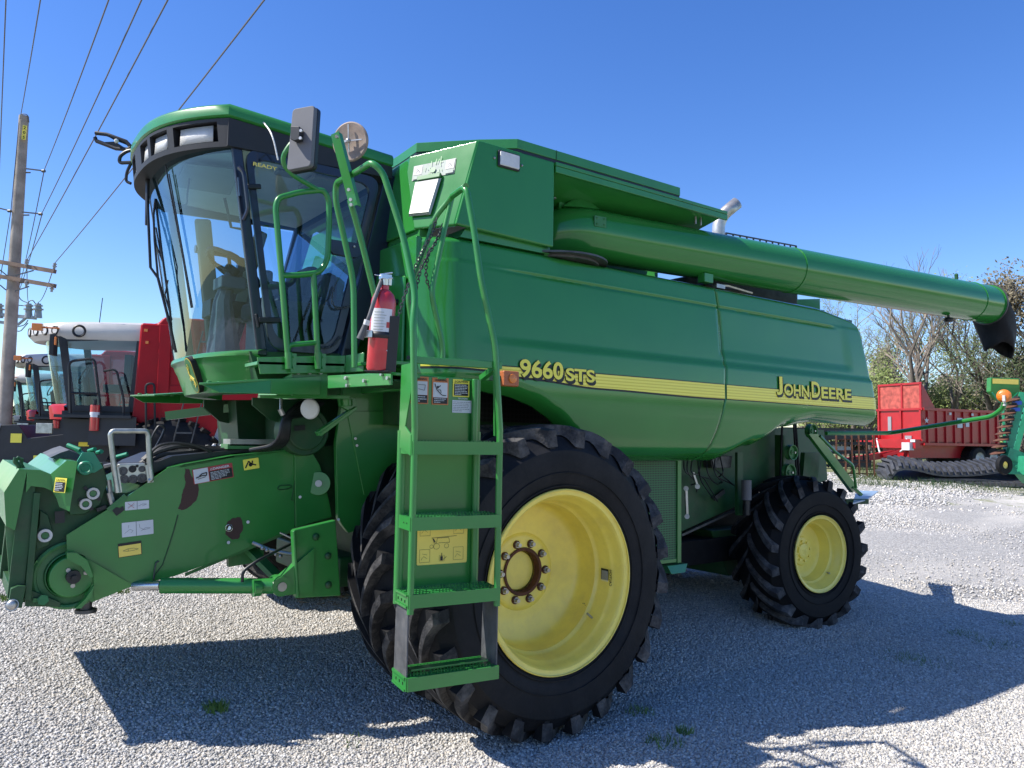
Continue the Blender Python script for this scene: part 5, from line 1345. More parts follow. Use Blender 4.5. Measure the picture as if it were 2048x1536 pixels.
# left side plate, upper
fL = Frame(LO, la)
def LS(px, py, d): p = fL.Y(px, py, d); return LP(p.x, d, p.z)
mb = MB()
sp_ = [(-.02, .155, 2.10), (-.02, .0, 2.10), (-.02, .005, 1.99), (-.02, .08, 1.80), (-.02, .0, 1.76), (-.02, -.002, 1.66), (-.02, .165, 1.70)]
mb.prism([LP(*p) for p in sp_], lu*.008)
mb.box(LP(-.01, .0, 2.0), (.02, .02, .2), rz=la)
part('ladder_side_plate', mb, 'green_paint', lad, bevel=.002)
def step(z, name, bottom=False, depth=.165):
    mb = MB(); fh_ = .062
    mb.box(LP(LW/2, -.012, z-fh_/2), (LW+.02, .010, fh_), rz=la)
    mb.box(LP(LW/2, depth+.0, z-fh_/2), (LW+.0, .008, fh_), rz=la)
    for u in (-.012, LW+.012-.005):
        mb.box(LP(u, depth/2-.005, z-fh_/2), (.008, depth+.01, fh_), rz=la)
    # tread: strips with saw teeth
    nst = 4
    for k in range(nst):
        d0 = .006+k*(depth/nst)
        mb.box(LP(LW/2, d0+.014, z-.004), (LW, depth/nst*.62, .005), rz=la)
        nt_ = 26
        for i in range(nt_):
            u = .012+(LW-.024)*i/(nt_-1)
            if (i+k) % 9 in (7,): continue
            c0 = LP(u, d0+.001, z-.002)
            mb.add([c0-lu*.005, c0+lu*.005, c0+ZV*(.012 if bottom else .009)], [(0, 1, 2)])
    for i in range(5): mb.box(LP(.03+(LW-.06)*i/4, depth/2, z-.006), (.018, depth, .006), rz=la)
    o = part(name, mb, 'green_paint', lad, smooth=30)
    return o
step(1.730, 'step'); step(1.375, 'step'); step(1.02, 'step'); s4 = step(.645, 'step', True, .175)
mb = MB(); mb.box(LP(LW/2, .06, .662), (LW-.05, .05, .008), rz=la); mb.out('step_strip', 'green_paint', lad, org=RT)
# side brackets on the steps with little holes
mb = MB()
for z in (1.70, 1.345): 
    for k in (.03, .07): mb.cyl(LP(-.017, k, z), LP(-.0185, k, z), .004, 6)
for z in (.985, .612):
    for k in (.03, .075, .12): mb.box(LP(-.0175, k, z), (.002, .006, .012), rz=la)
part('bracket_hole', mb, 'ink', lad, smooth=0)
mb = MB()
for z in (.99, .615): mb.beam(LP(-.02, .165, z+.025), LP(-.02, .0, z+.025), .006, .01); mb.beam(LP(-.02, .165, z-.028), LP(-.02, .0, z-.028), .006, .01)
part('strap_plate', mb, 'green_paint', lad)
# rubber side straps to the lowest step
mb = MB()
mb.prism([LP(-.012, .0, .955), LP(-.012, .16, .955), LP(-.012, .17, .60), LP(-.012, .0, .60)], lu*.006)
mb.prism([LP(LW+.002, .0, .955), LP(LW+.002, .16, .955), LP(LW+.002, .17, .60), LP(LW+.002, .0, .60)], lu*.006)
part('rubber_strap', mb, 'flap', lad)
# handrails rising from the ladder
mb = MB()
hr1 = [LP(0, 0, 1.79)]+[V(p) for p in (LS(826, 640, .0), LS(831, 590, .03), LS(806, 470, .10), LS(766, 345, .14))]
r4 = LS(744, 324, .16); r5 = LS(712, 345, .34); r6 = pf(672, 366, .45); r7 = pf(671, 400, .46); r8 = pf(707, 560, .46); r9 = pf(709, 735, .46)
mb.tube(fillet(hr1+[r4, r5, r6, r7, r8, r9], .09, 6), .0165, 12)
part('handrail', mb, 'green_paint', lad, label='tall bent green rail on the left of the ladder')
mb = MB()
rr1 = [LP(LW, 0, 1.79), LS(990, 690, .0), LS(962, 560, .02), LS(948, 460, .04), LS(932, 372, .06), LS(905, 392, .22)]
mb.tube(fillet(rr1, .05, 5), .0165, 12)
q0 = LS(932, 372, .06)
pth = [q0, pf(905, 392, .20), pf(870, 435, .30), pf(862, 445, .32), pf(850, 500, .34), pf(827, 555, .36), pf(800, 625, .38)]
mb.tube(fillet([q0, pf(905, 392, .18), pf(868, 437, .26), pf(858, 475, .28), pf(830, 545, .28), pf(815, 590, .28), pf(826, 660, .28), pf(826, 735, .28)], .06, 5), .0155, 12)
mb.tube(fillet([pf(905, 390, .19), pf(893, 440, .2), pf(862, 585, .2), pf(885, 690, .2), pf(885, 725, .2)], .06, 5), .0155, 12)
part('handrail', mb, 'green_paint', lad, label='green rail frame on the right of the ladder with hanging chains')
mb = MB(); mb.tube([pf(830, 560, .33), pf(893, 440, .33)], .004, 6); part('lanyard_rod', mb, 'green_dark', lad)
# chains
def chain(pts, name, parent, lr=.014, wr=.003, spacing=.020):
    P = fillet(pts, .15, 8); segs = []; mb = MB(); d = 0; nxt = 0; k = 0
    for a, b_ in zip(P, P[1:]):
        L_ = (b_-a).length; 
        while nxt <= d+L_:
            t = (nxt-d)/L_; c = a.lerp(b_, t); dr = (b_-a).normalized(); u2 = dr.cross(V((.3, .9, .2)) if k % 2 else V((.9, -.3, .3))).normalized()
            ring = [c+dr*math.cos(t_)*lr+u2*math.sin(t_)*lr*.55 for t_ in [2*math.pi*i/10 for i in range(10)]]
            mb.tube(ring, wr, 5, closed=True); nxt += spacing; k += 1
        d += L_
    return part(name, mb, 'steel_dark', parent)
chain([pf(872, 440, .24), pf(866, 465, .24), pf(840, 510, .24), pf(826, 545, .24), pf(806, 600, .24), pf(795, 640, .22)], 'chain', lad)
chain([pf(888, 445, .22), pf(872, 485, .22), pf(856, 510, .22), pf(842, 535, .22), pf(832, 580, .24), pf(822, 610, .24)], 'chain', lad)
chain([pf(858, 500, .23), pf(851, 540, .23), pf(854, 565, .23), pf(862, 580, .23)], 'chain', lad)
chain([pf(668, 575, .98), pf(662, 600, .97), pf(672, 618, .96), pf(700, 612, .95)], 'chain', lad, .011)
chain([pf(644, 695, .97), pf(665, 694, .97), pf(680, 675, .97)], 'chain', lad, .011)
mb = MB(); mb.beam(pf(815, 715, .2), pf(833, 718, .2), .02, .02); part('stop_pin', mb, 'black_plastic', lad)
# labels on the back panel
def ldec(px0, py0, px1, py1, d_):
    f = fL; a = f.Y(px0, py1, d_); b_ = f.Y(px1, py1-2*0, d_); c = f.Y(px0, py0, d_)
    return Decal(LP(a.x, d_, a.z), lu, ZV, b_.x-a.x, c.z-a.z, -li)
d = ldec(833, 1045, 933, 1131, .170)
d.rect(0, 0, 1, 1, 'yellow_sign', .008)
for x, y, w_, h_ in ((.05, .68, .2, .26), (.72, .70, .2, .26), (.05, .06, .2, .3), (.72, .08, .2, .3)):
    d.line([(x, y), (x+w_, y), (x+w_, y+h_), (x, y+h_), (x, y)], .0012, 'ink')
    d.line([(x+.03, y+.06), (x+.08, y+.14), (x+.15, y+.08)], .0012, 'ink').line([(x+.05, y+.2), (x+.15, y+.17)], .0012, 'ink')
d.line([(.40, .90), (.46, .90)], .010, 'ink').line([(.48, .90), (.53, .90)], .010, 'ink').line([(.55, .90), (.60, .90)], .010, 'ink').line([(.37, .85), (.63, .85), (.63, .95), (.37, .95), (.37, .85)], .001, 'ink')
d.line([(.28, .62), (.78, .65)], .002, 'ink').line([(.30, .62), (.33, .50), (.38, .50), (.39, .61), (.62, .62), (.64, .50), (.42, .50)], .0018, 'ink').line([(.31, .60), (.35, .52)], .006, 'ink')
for cx_, r_ in ((.38, .06), (.58, .045), (.28, .035)):
    d.line([(cx_+r_*math.cos(t), .42+r_*1.15*math.sin(t)) for t in [2*math.pi*i/12 for i in range(13)]], .0014, 'ink')
d.line([(.44, .2), (.44, .07), (.54, .07), (.54, .2), (.44, .2)], .001, 'ink').rect(.46, .08, .51, .18, 'ink').line([(.485, .18), (.485, .26)], .003, 'ink').line([(.51, .1), (.58, .17)], .002, 'ink')
dec_out(d, 'service_label', lad)
d = ldec(863, 755, 896, 809, .166)
d.rect(0, 0, 1, 1, 'orange_decal', .003).rect(.07, .27, .93, .83, 'white_decal').rect(.07, .04, .93, .26, 'ink').text('WARNING', .16, .87, .08, 'ink', .03, w=.72)
d.line([(.15, .78), (.28, .55), (.5, .42), (.62, .35), (.85, .35)], .004, 'ink').line([(.5, .72), (.3, .60)], .004, 'ink').line([(.35, .55), (.5, .55), (.55, .45)], .003, 'ink').disc(.33, .66, .0055, 'ink').para(.12, .06, .88, .25, 3, 'white_decal', 4, .4)
dec_out(d, 'warning_label', lad)
d = ldec(821, 752, 856, 807, .166)
d.rect(0, 0, 1, 1, 'orange_decal', .003).rect(.07, .33, .93, .83, 'white_decal').rect(.07, .04, .93, .32, 'ink').text('WARNING', .16, .87, .08, 'ink', .03, w=.72).line([(.4, .7), (.8, .7), (.75, .5), (.4, .55)], .002, 'ink').para(.12, .06, .88, .3, 3, 'white_decal', 7, .4)
dec_out(d, 'warning_label', lad)
d = ldec(905, 758, 938, 793, .166)
d.rect(0, 0, 1, 1, 'yellow_decal', .003).rect(.07, .06, .93, .74, 'ink').text('CAUTION', .2, .80, .12, 'ink', .03, w=.68).line([(.09, .8), (.13, .92), (.17, .8), (.09, .8)], .0015, 'ink').para(.12, .08, .9, .72, 7, 'white_decal', 9, .4)
dec_out(d, 'caution_label', lad)
d = ldec(904, 800, 944, 825, .166)
d.rect(0, 0, 1, 1, 'white_decal').para(.04, .08, .96, .92, 6, 'ink_blue', 13, .22); 
d.text('TIRE LOADING', .25, 1.08, .12, 'white_decal', .02, w=.5)
dec_out(d, 'tyre_label', lad)
# amber marker by the ladder top
p0 = pf(1003, 741, .20); p1 = pf(1034, 741, .20); z0 = pf(1003, 772, .20).z
mb = MB(); mb.box(V(((p0.x+p1.x)/2, .20, (p0.z+z0)/2)), (p1.x-p0.x, .05, p0.z-z0)); am = part('amber_marker', mb, 'amber_dull', bevel=.008)
mb = MB(); c = V(((p0.x+p1.x)/2+.005, .173, (p0.z+z0)/2)); mb.lathe([(.028, .0), (.026, .006), (.012, .01), (0, .01)], c, (0, -1, 0), 20); mb.out('marker_lens', 'amber', am, org=RT)
mb = MB(); mb.box(V((p0.x-.04, .22, (p0.z+z0)/2)), (.08, .03, .03)); mb.out('marker_bracket', 'green_dark', am, org=RT)
# door-side guard rail
mb = MB()
Yr = .765
P1 = [pf(x, y, Yr) for x, y in ((578, 735), (575, 700), (563, 550), (551, 415), (556, 396), (600, 384), (648, 380), (658, 400), (658, 455), (655, 520), (640, 545), (604, 550), (562, 551))]
mb.tube(fillet(P1, .05, 5), .0165, 12)
mb.tube([pf(627, 546, Yr), pf(632, 640, Yr), pf(637, 735, Yr)], .0165, 12)
mb.tube(fillet([pf(575, 712, Yr), pf(577, 690, Yr), pf(633, 685, Yr)], .02, 4), .0145, 12)
for px in (578, 637): mb.tube([pf(px, 738, Yr-.01), pf(px-1, 705, Yr-.01)], .021, 12)
gr = part('guard_rail', mb, 'green_paint')
mb = MB()
for px in (587, 646): a = pf(px, 725, Yr-.02); mb.box(a, (.03, .006, .10)); mb.cyl(a+V((0, -.003, .03)), a+V((0, -.012, .03)), .007, 6); mb.cyl(a+V((0, -.003, -.03)), a+V((0, -.012, -.03)), .007, 6)
part('rail_clamp', mb, 'green_paint', gr)
# big mirror seen from behind
mx = .62
arm = [pf(640, 382, Yr), pf(615, 368, .74), pf(585, 350, .70), pf(567, 330, .68), pf(566, 312, .66), pf(578, 292, .64), pf(590, 280, mx)]
mb = MB(); mb.tube(fillet(arm, .05, 5), .0135, 10); mirr = part('mirror_arm', mb, 'green_paint')
cM = at_depth(607, 275, PR_d := 3.95) if False else at_depth(607, 275, 3.75)
yawm = V((-.80, -.60, 0)).normalized(); upm = V((.10, .02, .99)).normalized(); sd = upm.cross(yawm).normalized()
# corners measured on the mirror plane
def onpl(px, py, c, n_): d_ = ray(px, py); return CAMV+d_*((c-CAMV).dot(n_)/d_.dot(n_))
mc_ = [(585, 218), (629, 210), (621, 332), (573, 341)]
Q = [onpl(x, y, cM, yawm) for x, y in mc_]
Qr = fillet(Q, .02, 4, closed=True)
mb = MB(); mb.prism(Qr, -yawm*.03); mhead = part('mirror_head', mb, 'grey_plastic', mirr, bevel=.004, label='rectangular mirror with grey back')
mb = MB(); mb.prism([p-yawm*.0305+(p-cM)*.02 for p in Qr], -yawm*.03); mb.prism([onpl(x, y, cM+yawm*.004, yawm) for x, y in ((589, 257), (606, 258), (608, 264), (606, 284), (596, 287), (588, 283))], yawm*.035)
mb.m = 0; part('mirror_rim', mb, 'black_plastic', mirr, bevel=.004)
mb = MB()
for px, py in ((603, 262), (602, 277)): p = onpl(px, py, cM+yawm*.04, yawm); mb.cyl(p, p+yawm*.008, .008, 8)
part('mirror_bolt', mb, 'steel', mirr)
# round mirror on an angle iron
cR = at_depth(700, 283, 4.2); nR = V((-.80, -.58, -.12)).normalized()
mb = MB(); e1 = nR.cross(ZV).normalized(); e2 = e1.cross(nR)
mb.lathe([(0, -.005), (.06, -.002), (.100, .004), (.107, .0), (.107, -.012), (0, -.05)], cR, nR, 40)
rm = part('round_mirror', mb, 'rust_mirror', label='round convex mirror with rusty back on an angle iron')
mb = MB()
mb.beam(cR+e2*.09+nR*.012, cR+nR*.016, .006, .006); mb.beam(cR+e1*-.08+nR*.012, cR+e1*.03+nR*.016, .006, .006); mb.beam(cR+nR*.016, cR-e2*.06+nR*.012, .006, .006); mb.sph(cR+nR*.018, .014, 8); mb.beam(cR+nR*.018, cR+nR*.018+e1*.05-V((.0, .0, .01)), .012, .012)
part('mirror_bracket', mb, 'steel', rm)
mb = MB(); a = at_depth(670, 266, 3.95); b_ = at_depth(708, 412, 3.9)
dd = (b_-a).normalized(); sdv = CR.normalized(); 
for off, w_, nn_ in ((0, .034, 1),):
    mb.beam(a, b_, .050, .004, up=nR); mb.beam(a+sdv*.026, b_+sdv*.026, .004, .035, up=nR)
ang = part('angle_iron', mb, 'green_paint', rm)
mb = MB()
for px, py in ((699, 380), (703, 400), (704, 410), (675, 274)): p = at_depth(px, py, 3.88); mb.cyl(p, p+nR*.012, .009, 8)
part('angle_bolt', mb, 'steel', rm)
mb = MB(); mb.tube([at_depth(745, 324, 4.0), at_depth(700, 350, 4.0)], .001, 4); 
mb = MB(); mb.tube(fillet([at_depth(700, 400, 3.95), at_depth(720, 470, 4.0), at_depth(752, 600, 4.05), at_depth(748, 640, 4.05)], .1), .016, 12); part('handrail', mb, 'green_paint', label='straight green rail carrying the round mirror')

# ================================================================== fire extinguisher (held by its bracket: a thing of its own)
EB = at_depth(757, 742, 3.16); ET = at_depth(769, 580, 3.16)
axE = (ET-EB).normalized(); hE = (ET-EB).length
ext = thing('fire_extinguisher', 'red fire extinguisher with white label strapped upright beside the green ladder rails', 'fire extinguisher', EB)
def ep(name, mb, mats, **k): return mb.out(name, mats, ext, org=EB, **k)
rE = .050*3.16/3.2*1.03
mb = MB(); mb.lathe([(0, .004), (rE*.9, .0), (rE, .012), (rE, hE-.055), (rE*.96, hE-.04), (rE*.80, hE-.018), (rE*.5, hE-.002), (rE*.36, hE+.002), (rE*.34, hE+.018), (0, hE+.018)], EB, axE, 40)
ep('cylinder', mb, 'red_extinguisher')
tv = CAMV-EB; tv = (tv-axE*tv.dot(axE)).normalized(); a_u = axE.cross(tv).normalized()
def cylpt(ang, h, off=.0008): return EB+axE*h+(tv*math.cos(ang)+a_u*math.sin(ang))*(rE+off)
mb = MB()
def cyl_patch(a0, a1, h0, h1, m_, off): mb.m = m_; mb.grid([[cylpt(lerp(a0, a1, i/10), h, off) for i in range(11)] for h in (h0, h1)])
cyl_patch(-1.0, .8, hE*.47, hE*.76, 0, .0008)
for i in range(7): cyl_patch(-.7, .1+.1*(i % 3), hE*(.50+.035*i), hE*(.508+.035*i), 1, .0014)
cyl_patch(.35, .70, hE*.53, hE*.60, 2, .0014)
ep('label', mb, ['white_decal', 'faded_decal', 'red_decal'])
mb = MB(); mb.m = 0; mb.add([cylpt(a_, h, .001) for a_, h in ((.50, hE*.255), (.78, hE*.285), (.78, hE*.225))], [(0, 1, 2)]); ep('arrow_mark', mb, 'white_decal')
Vt = EB+axE*(hE+.018)
mb = MB(); mb.cyl(Vt, Vt+axE*.03, .016, 12); mb.box(Vt+axE*.035, (.045, .03, .022)); mb.beam(Vt+axE*.045-CR*.02, Vt+axE*.052+CR*.03, .018, .006); mb.beam(Vt+axE*.028-CR*.005, Vt+axE*.030+CR*.032, .018, .006); mb.cyl(Vt+axE*.03+CR*.02, Vt+axE*.0+CR*.02, .008, 8); mb.beam(Vt+axE*.04-CR*.02, Vt+axE*.045-CR*.045, .005, .004)
ep('valve', mb, 'chrome', bevel=.002)
mb = MB(); hz = [Vt+axE*.03-CR*.012, at_depth(752, 590, 3.10), at_depth(738, 635, 3.08), at_depth(732, 648, 3.08)]
mb.tube(fillet(hz, .06, 6), .0085, 10); mb.tube([at_depth(733, 645, 3.08), at_depth(720, 678, 3.08)], .013, 12, taper=[.010, .015]); ep('hose', mb, 'flap')
mb = MB(); mb.cyl(at_depth(735, 640, 3.08), at_depth(732, 650, 3.08), .0125, 10); ep('hose_clip', mb, 'lamp_white')
mb = MB(); h0 = hE*.40
mb.grid([[cylpt(lerp(-1.4, 1.6, i/14), h, .003) for i in range(15)] for h in (h0, h0+.026)]); ep('strap', mb, 'black_plastic', solid=.002)
mb = MB(); c_ = cylpt(-1.0, h0+.013, .010); mb.box(c_, (.035, .02, .03), rz=-.6); ep('strap_buckle', mb, 'chrome', bevel=.003)
mb = MB(); pB0 = cylpt(1.25, 0, .0); pB1 = cylpt(1.25, hE*.68, .0); mb.beam(pB0+tv*.012, pB1+tv*.012, .042, .03, up=tv); mb.box(EB-axE*.004, (.10, .10, .006), rz=-.6); ep('bracket', mb, 'black_plastic', bevel=.003)
# ================================================================== ground
def gravel_mat():
    m, n, b = nt('gravel'); MATS['gravel'] = m
    N = n.nodes; Lk = n.links.new
    tc = N.new('ShaderNodeTexCoord')
    vo = N.new('ShaderNodeTexVoronoi'); vo.inputs['Scale'].default_value = 42; Lk(tc.outputs['Object'], vo.inputs['Vector'])
    v2 = N.new('ShaderNodeTexVoronoi'); v2.inputs['Scale'].default_value = 75; Lk(tc.outputs['Object'], v2.inputs['Vector'])
    hs = N.new('ShaderNodeSeparateColor'); Lk(vo.outputs['Color'], hs.inputs[0])
    rp = N.new('ShaderNodeValToRGB'); e = rp.color_ramp.elements
    e[0].position = 0; e[0].color = (.34, .33, .31, 1); e[1].position = 1; e[1].color = (.62, .60, .56, 1)
    k = e.new(.5); k.color = (.47, .455, .425, 1); k = e.new(.85); k.color = (.50, .46, .40, 1)
    Lk(hs.outputs['Red'], rp.inputs['Fac'])
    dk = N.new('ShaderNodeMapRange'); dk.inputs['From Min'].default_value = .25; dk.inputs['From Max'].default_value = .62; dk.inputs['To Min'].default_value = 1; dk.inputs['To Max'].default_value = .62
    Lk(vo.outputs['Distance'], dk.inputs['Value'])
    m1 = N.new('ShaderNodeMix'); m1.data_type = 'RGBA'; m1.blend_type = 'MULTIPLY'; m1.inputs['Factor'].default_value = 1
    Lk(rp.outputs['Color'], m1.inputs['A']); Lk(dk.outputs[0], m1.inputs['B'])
    # tracks of packed fines and patches of grass, by position
    no = N.new('ShaderNodeTexNoise'); no.inputs['Scale'].default_value = .35; no.inputs['Detail'].default_value = 6
    mp = N.new('ShaderNodeMapping'); mp.inputs['Rotation'].default_value = (0, 0, R_(20)); mp.inputs['Scale'].default_value = (.35, 1.6, 1)
    Lk(tc.outputs['Object'], mp.inputs[0]); Lk(mp.outputs[0], no.inputs['Vector'])
    r2 = N.new('ShaderNodeValToRGB'); r2.color_ramp.elements[0].position = .48; r2.color_ramp.elements[1].position = .66
    Lk(no.outputs['Fac'], r2.inputs['Fac'])
    cd = N.new('ShaderNodeVectorMath'); cd.operation = 'DISTANCE'; cd.inputs[1].default_value = CAM; Lk(tc.outputs['Object'], cd.inputs[0])
    far = N.new('ShaderNodeMapRange'); far.inputs['From Min'].default_value = 8.5; far.inputs['From Max'].default_value = 13; Lk(cd.outputs['Value'], far.inputs['Value'])
    mu = N.new('ShaderNodeMath'); mu.operation = 'MULTIPLY'; Lk(r2.outputs['Color'], mu.inputs[0]); Lk(far.outputs[0], mu.inputs[1])
    mu2 = N.new('ShaderNodeMath'); mu2.operation = 'MULTIPLY'; mu2.inputs[1].default_value = .8; Lk(mu.outputs[0], mu2.inputs[0])
    m2 = N.new('ShaderNodeMix'); m2.data_type = 'RGBA'; m2.inputs['B'].default_value = (.62, .575, .50, 1)
    Lk(m1.outputs['Result'], m2.inputs['A']); Lk(mu2.outputs[0], m2.inputs['Factor'])
    gn = N.new('ShaderNodeTexNoise'); gn.inputs['Scale'].default_value = .9; gn.inputs['Detail'].default_value = 10; gn.inputs['Roughness'].default_value = .75; Lk(tc.outputs['Object'], gn.inputs['Vector'])
    g2 = N.new('ShaderNodeMapRange'); g2.inputs['From Min'].default_value = 16; g2.inputs['From Max'].default_value = 30; g2.inputs['To Max'].default_value = .34; Lk(cd.outputs['Value'], g2.inputs['Value'])
    ad_ = N.new('ShaderNodeMath'); ad_.operation = 'ADD'; Lk(gn.outputs['Fac'], ad_.inputs[0]); Lk(g2.outputs[0], ad_.inputs[1])
    gr = N.new('ShaderNodeValToRGB'); gr.color_ramp.elements[0].position = .68; gr.color_ramp.elements[1].position = .80; Lk(ad_.outputs[0], gr.inputs['Fac'])
    fg = N.new('ShaderNodeMapRange'); fg.inputs['From Min'].default_value = 10; fg.inputs['From Max'].default_value = 20; fg.inputs['To Min'].default_value = .35; fg.inputs['To Max'].default_value = .85; Lk(cd.outputs['Value'], fg.inputs['Value'])
    gm = N.new('ShaderNodeMath'); gm.operation = 'MULTIPLY'; Lk(gr.outputs['Color'], gm.inputs[0]); Lk(fg.outputs[0], gm.inputs[1])
    m3 = N.new('ShaderNodeMix'); m3.data_type = 'RGBA'; m3.inputs['B'].default_value = (.16, .18, .055, 1)
    Lk(m2.outputs['Result'], m3.inputs['A']); Lk(gm.outputs[0], m3.inputs['Factor'])
    Lk(m3.outputs['Result'], b.inputs['Base Color'])
    b.inputs['Roughness'].default_value = .9; b.inputs['Specular IOR Level'].default_value = .2
    mh = N.new('ShaderNodeMath'); mh.operation = 'ADD'; Lk(vo.outputs['Distance'], mh.inputs[0]); Lk(v2.outputs['Distance'], mh.inputs[1])
    iv = N.new('ShaderNodeMath'); iv.operation = 'MULTIPLY'; iv.inputs[1].default_value = -1; Lk(mh.outputs[0], iv.inputs[0])
    bp = N.new('ShaderNodeBump'); bp.inputs['Strength'].default_value = .6; bp.inputs['Distance'].default_value = .012
    Lk(iv.outputs[0], bp.inputs['Height']); Lk(bp.outputs['Normal'], b.inputs['Normal'])
gravel_mat()
xs_ = sorted(set([-.5, -3.5, 1.0, -400, -200, -100, -60]+[-40+2*i for i in range(14)]+[-12+.5*i for i in range(64)]+[20+2*i for i in range(25)]+[80, 100, 150, 250, 500, 900]))
ys_ = sorted(set([.4, .2, .6, -200, -100, -50]+[-30+2*i for i in range(12)]+[-6+.5*i for i in range(60)]+[24+2*i for i in range(24)]+[80, 100, 150, 250, 500, 900]))
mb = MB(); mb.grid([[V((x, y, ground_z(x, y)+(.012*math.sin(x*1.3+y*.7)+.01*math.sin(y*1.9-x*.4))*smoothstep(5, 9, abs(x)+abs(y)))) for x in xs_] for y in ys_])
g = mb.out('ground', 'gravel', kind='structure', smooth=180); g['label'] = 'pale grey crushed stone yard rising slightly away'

def stones(name, N, region, smin, smax, seed, label):
    r = np.random.default_rng(seed)
    # sample in camera wedge so that density follows what is near
    d = region[0]+(region[1]-region[0])*r.random(N)**.72
    lat = (r.random(N)*2-1)*.78*d
    x = CAM[0]+CW.x*d+R0.x*lat; y = CAM[1]+CW.y*d+R0.y*lat
    if region[1] > 9:
        w = np.sin((y*.95-x*.30)*1.5+.5*np.sin(x*.7))*.5+.5
        k = r.random(N) < np.where((d > 9.5) & (lat > 1.5), .12+.88*w**1.5, 1.)
        d, lat, x, y = d[k], lat[k], x[k], y[k]; N = len(d)
    s = smin+(smax-smin)*r.random(N)**2.2
    raw = .11*np.maximum(0, y-.4)+.06*np.minimum(3, np.maximum(0, -x-.5)); z = .95*(1-np.exp(-raw/.95))
    base = np.array([[-1, -1, -1], [1, -1, -1], [1, 1, -1], [-1, 1, -1], [-1, -1, 1], [1, -1, 1], [1, 1, 1], [-1, 1, 1]], dtype=float)*.5
    P = base[None]*s[:, None, None]*(np.array([1.15, .85, .62])[None, None])
    P = P*(.72+.5*r.random((N, 8, 3)))
    P[:, 4:, :2] *= (.55+.4*r.random((N, 1, 1)))
    # random rotation
    a = r.random(N)*2*np.pi; t = (r.random(N)-.5)*1.4; u = (r.random(N)-.5)*1.4
    ca, sa = np.cos(a), np.sin(a); ct, st = np.cos(t), np.sin(t); cu_, su = np.cos(u), np.sin(u)
    X, Y, Z = P[..., 0].copy(), P[..., 1].copy(), P[..., 2].copy()
    Y, Z = Y*ct[:, None]-Z*st[:, None], Y*st[:, None]+Z*ct[:, None]
    X, Z = X*cu_[:, None]+Z*su[:, None], -X*su[:, None]+Z*cu_[:, None]
    X, Y = X*ca[:, None]-Y*sa[:, None], X*sa[:, None]+Y*ca[:, None]
    co = np.stack([X+x[:, None], Y+y[:, None], Z+(z+s*.18)[:, None]], -1).reshape(-1, 3)
    q = np.array([[0, 3, 2, 1], [4, 5, 6, 7], [0, 1, 5, 4], [1, 2, 6, 5], [2, 3, 7, 6], [3, 0, 4, 7]])
    fi = (q[None]+(np.arange(N)*8)[:, None, None]).reshape(-1, 4)
    me = bpy.data.meshes.new(name)
    me.vertices.add(len(co)); me.vertices.foreach_set('co', co.ravel())
    me.loops.add(fi.size); me.loops.foreach_set('vertex_index', fi.ravel().astype(np.int32))
    me.polygons.add(len(fi)); me.polygons.foreach_set('loop_start', (np.arange(len(fi))*4).astype(np.int32))
    me.update(calc_edges=True); me.materials.append(M('stone'))
    o = bpy.data.objects.new(name, me); COL.objects.link(o); tagp(o, label, 'gravel', None, 'stuff'); return o
m, n, b = nt('stone'); MATS['stone'] = m
gi = n.nodes.new('ShaderNodeNewGeometry'); rp = n.nodes.new('ShaderNodeValToRGB'); e = rp.color_ramp.elements
e[0].position = 0; e[0].color = (.33, .32, .30, 1); e[1].position = 1; e[1].color = (.68, .655, .61, 1)
for p_, c_ in ((.3, (.41, .395, .37)), (.6, (.52, .50, .465)), (.82, (.56, .50, .42)), (.9, (.62, .60, .56))): k = e.new(p_); k.color = (*c_, 1)
n.links.new(gi.outputs['Random Per Island'], rp.inputs['Fac']); n.links.new(rp.outputs['Color'], b.inputs['Base Color']); b.inputs['Roughness'].default_value = .85; b.inputs['Specular IOR Level'].default_value = .25
stones('gravel_stones', 400000, (2.0, 8.8), .0075, .0185, 3, 'loose crushed limestone pieces covering the yard')
stones('gravel_stones', 120000, (8.3, 17), .014, .030, 5, 'loose stones on the farther part of the yard')

stones('gravel_stones', 60000, (16., 27), .03, .06, 6, 'loose stones on the farthest part of the yard')
# grass tufts in the gravel and the strip of grass beyond
def tufts(name, spots, label, hmin=.02, hmax=.06, seed=1, m_='grass_blade'):
    rr = random.Random(seed); mb = MB()
    for (x, y, n_, rad) in spots:
        for i in range(n_):
            a = rr.uniform(0, 6.28); q = rad*rr.random()**.6; bx = x+q*math.cos(a); by = y+q*math.sin(a); z = ground_z(bx, by)
            h = rr.uniform(hmin, hmax); la_ = rr.uniform(0, 6.28); w_ = h*.07+.0015; ln = h*rr.uniform(.2, .8)
            p0 = V((bx-w_, by, z)); p1 = V((bx+w_, by, z)); p2 = V((bx+ln*math.cos(la_), by+ln*math.sin(la_), z+h))
            mb.add([p0, p1, p2], [(0, 1, 2)])
    return mb.out(name, m_, kind='stuff', smooth=0, label=label, cat='grass')
G = FR.Z
sp1 = []
rr = random.Random(8)
for px, py, n_, rad in ((250, 1205, 90, .12), (15, 1295, 120, .10), (245, 1268, 40, .06), (310, 1248, 40, .06), (190, 1232, 50, .08), (262, 1180, 50, .1), (300, 1185, 60, .12), (215, 1215, 40, .06), (430, 1465, 140, .07), (20, 1080, 120, .25), (60, 1020, 150, .5), (430, 1130, 60, .15), (345, 1170, 60, .14), (1370, 1460, 60, .05), (1930, 1265, 70, .15), (1990, 1285, 90, .2), (1800, 1310, 60, .2), (1850, 1320, 60, .2), (2020, 1245, 60, .1), (1280, 1420, 60, .10), (1330, 1480, 60, .12), (180, 1280, 30, .05), (80, 1300, 40, .06), (700, 1500, 10, .1)):
    p = FR.Z(px, py, 0.02); sp1.append((p.x, p.y, n_, rad))
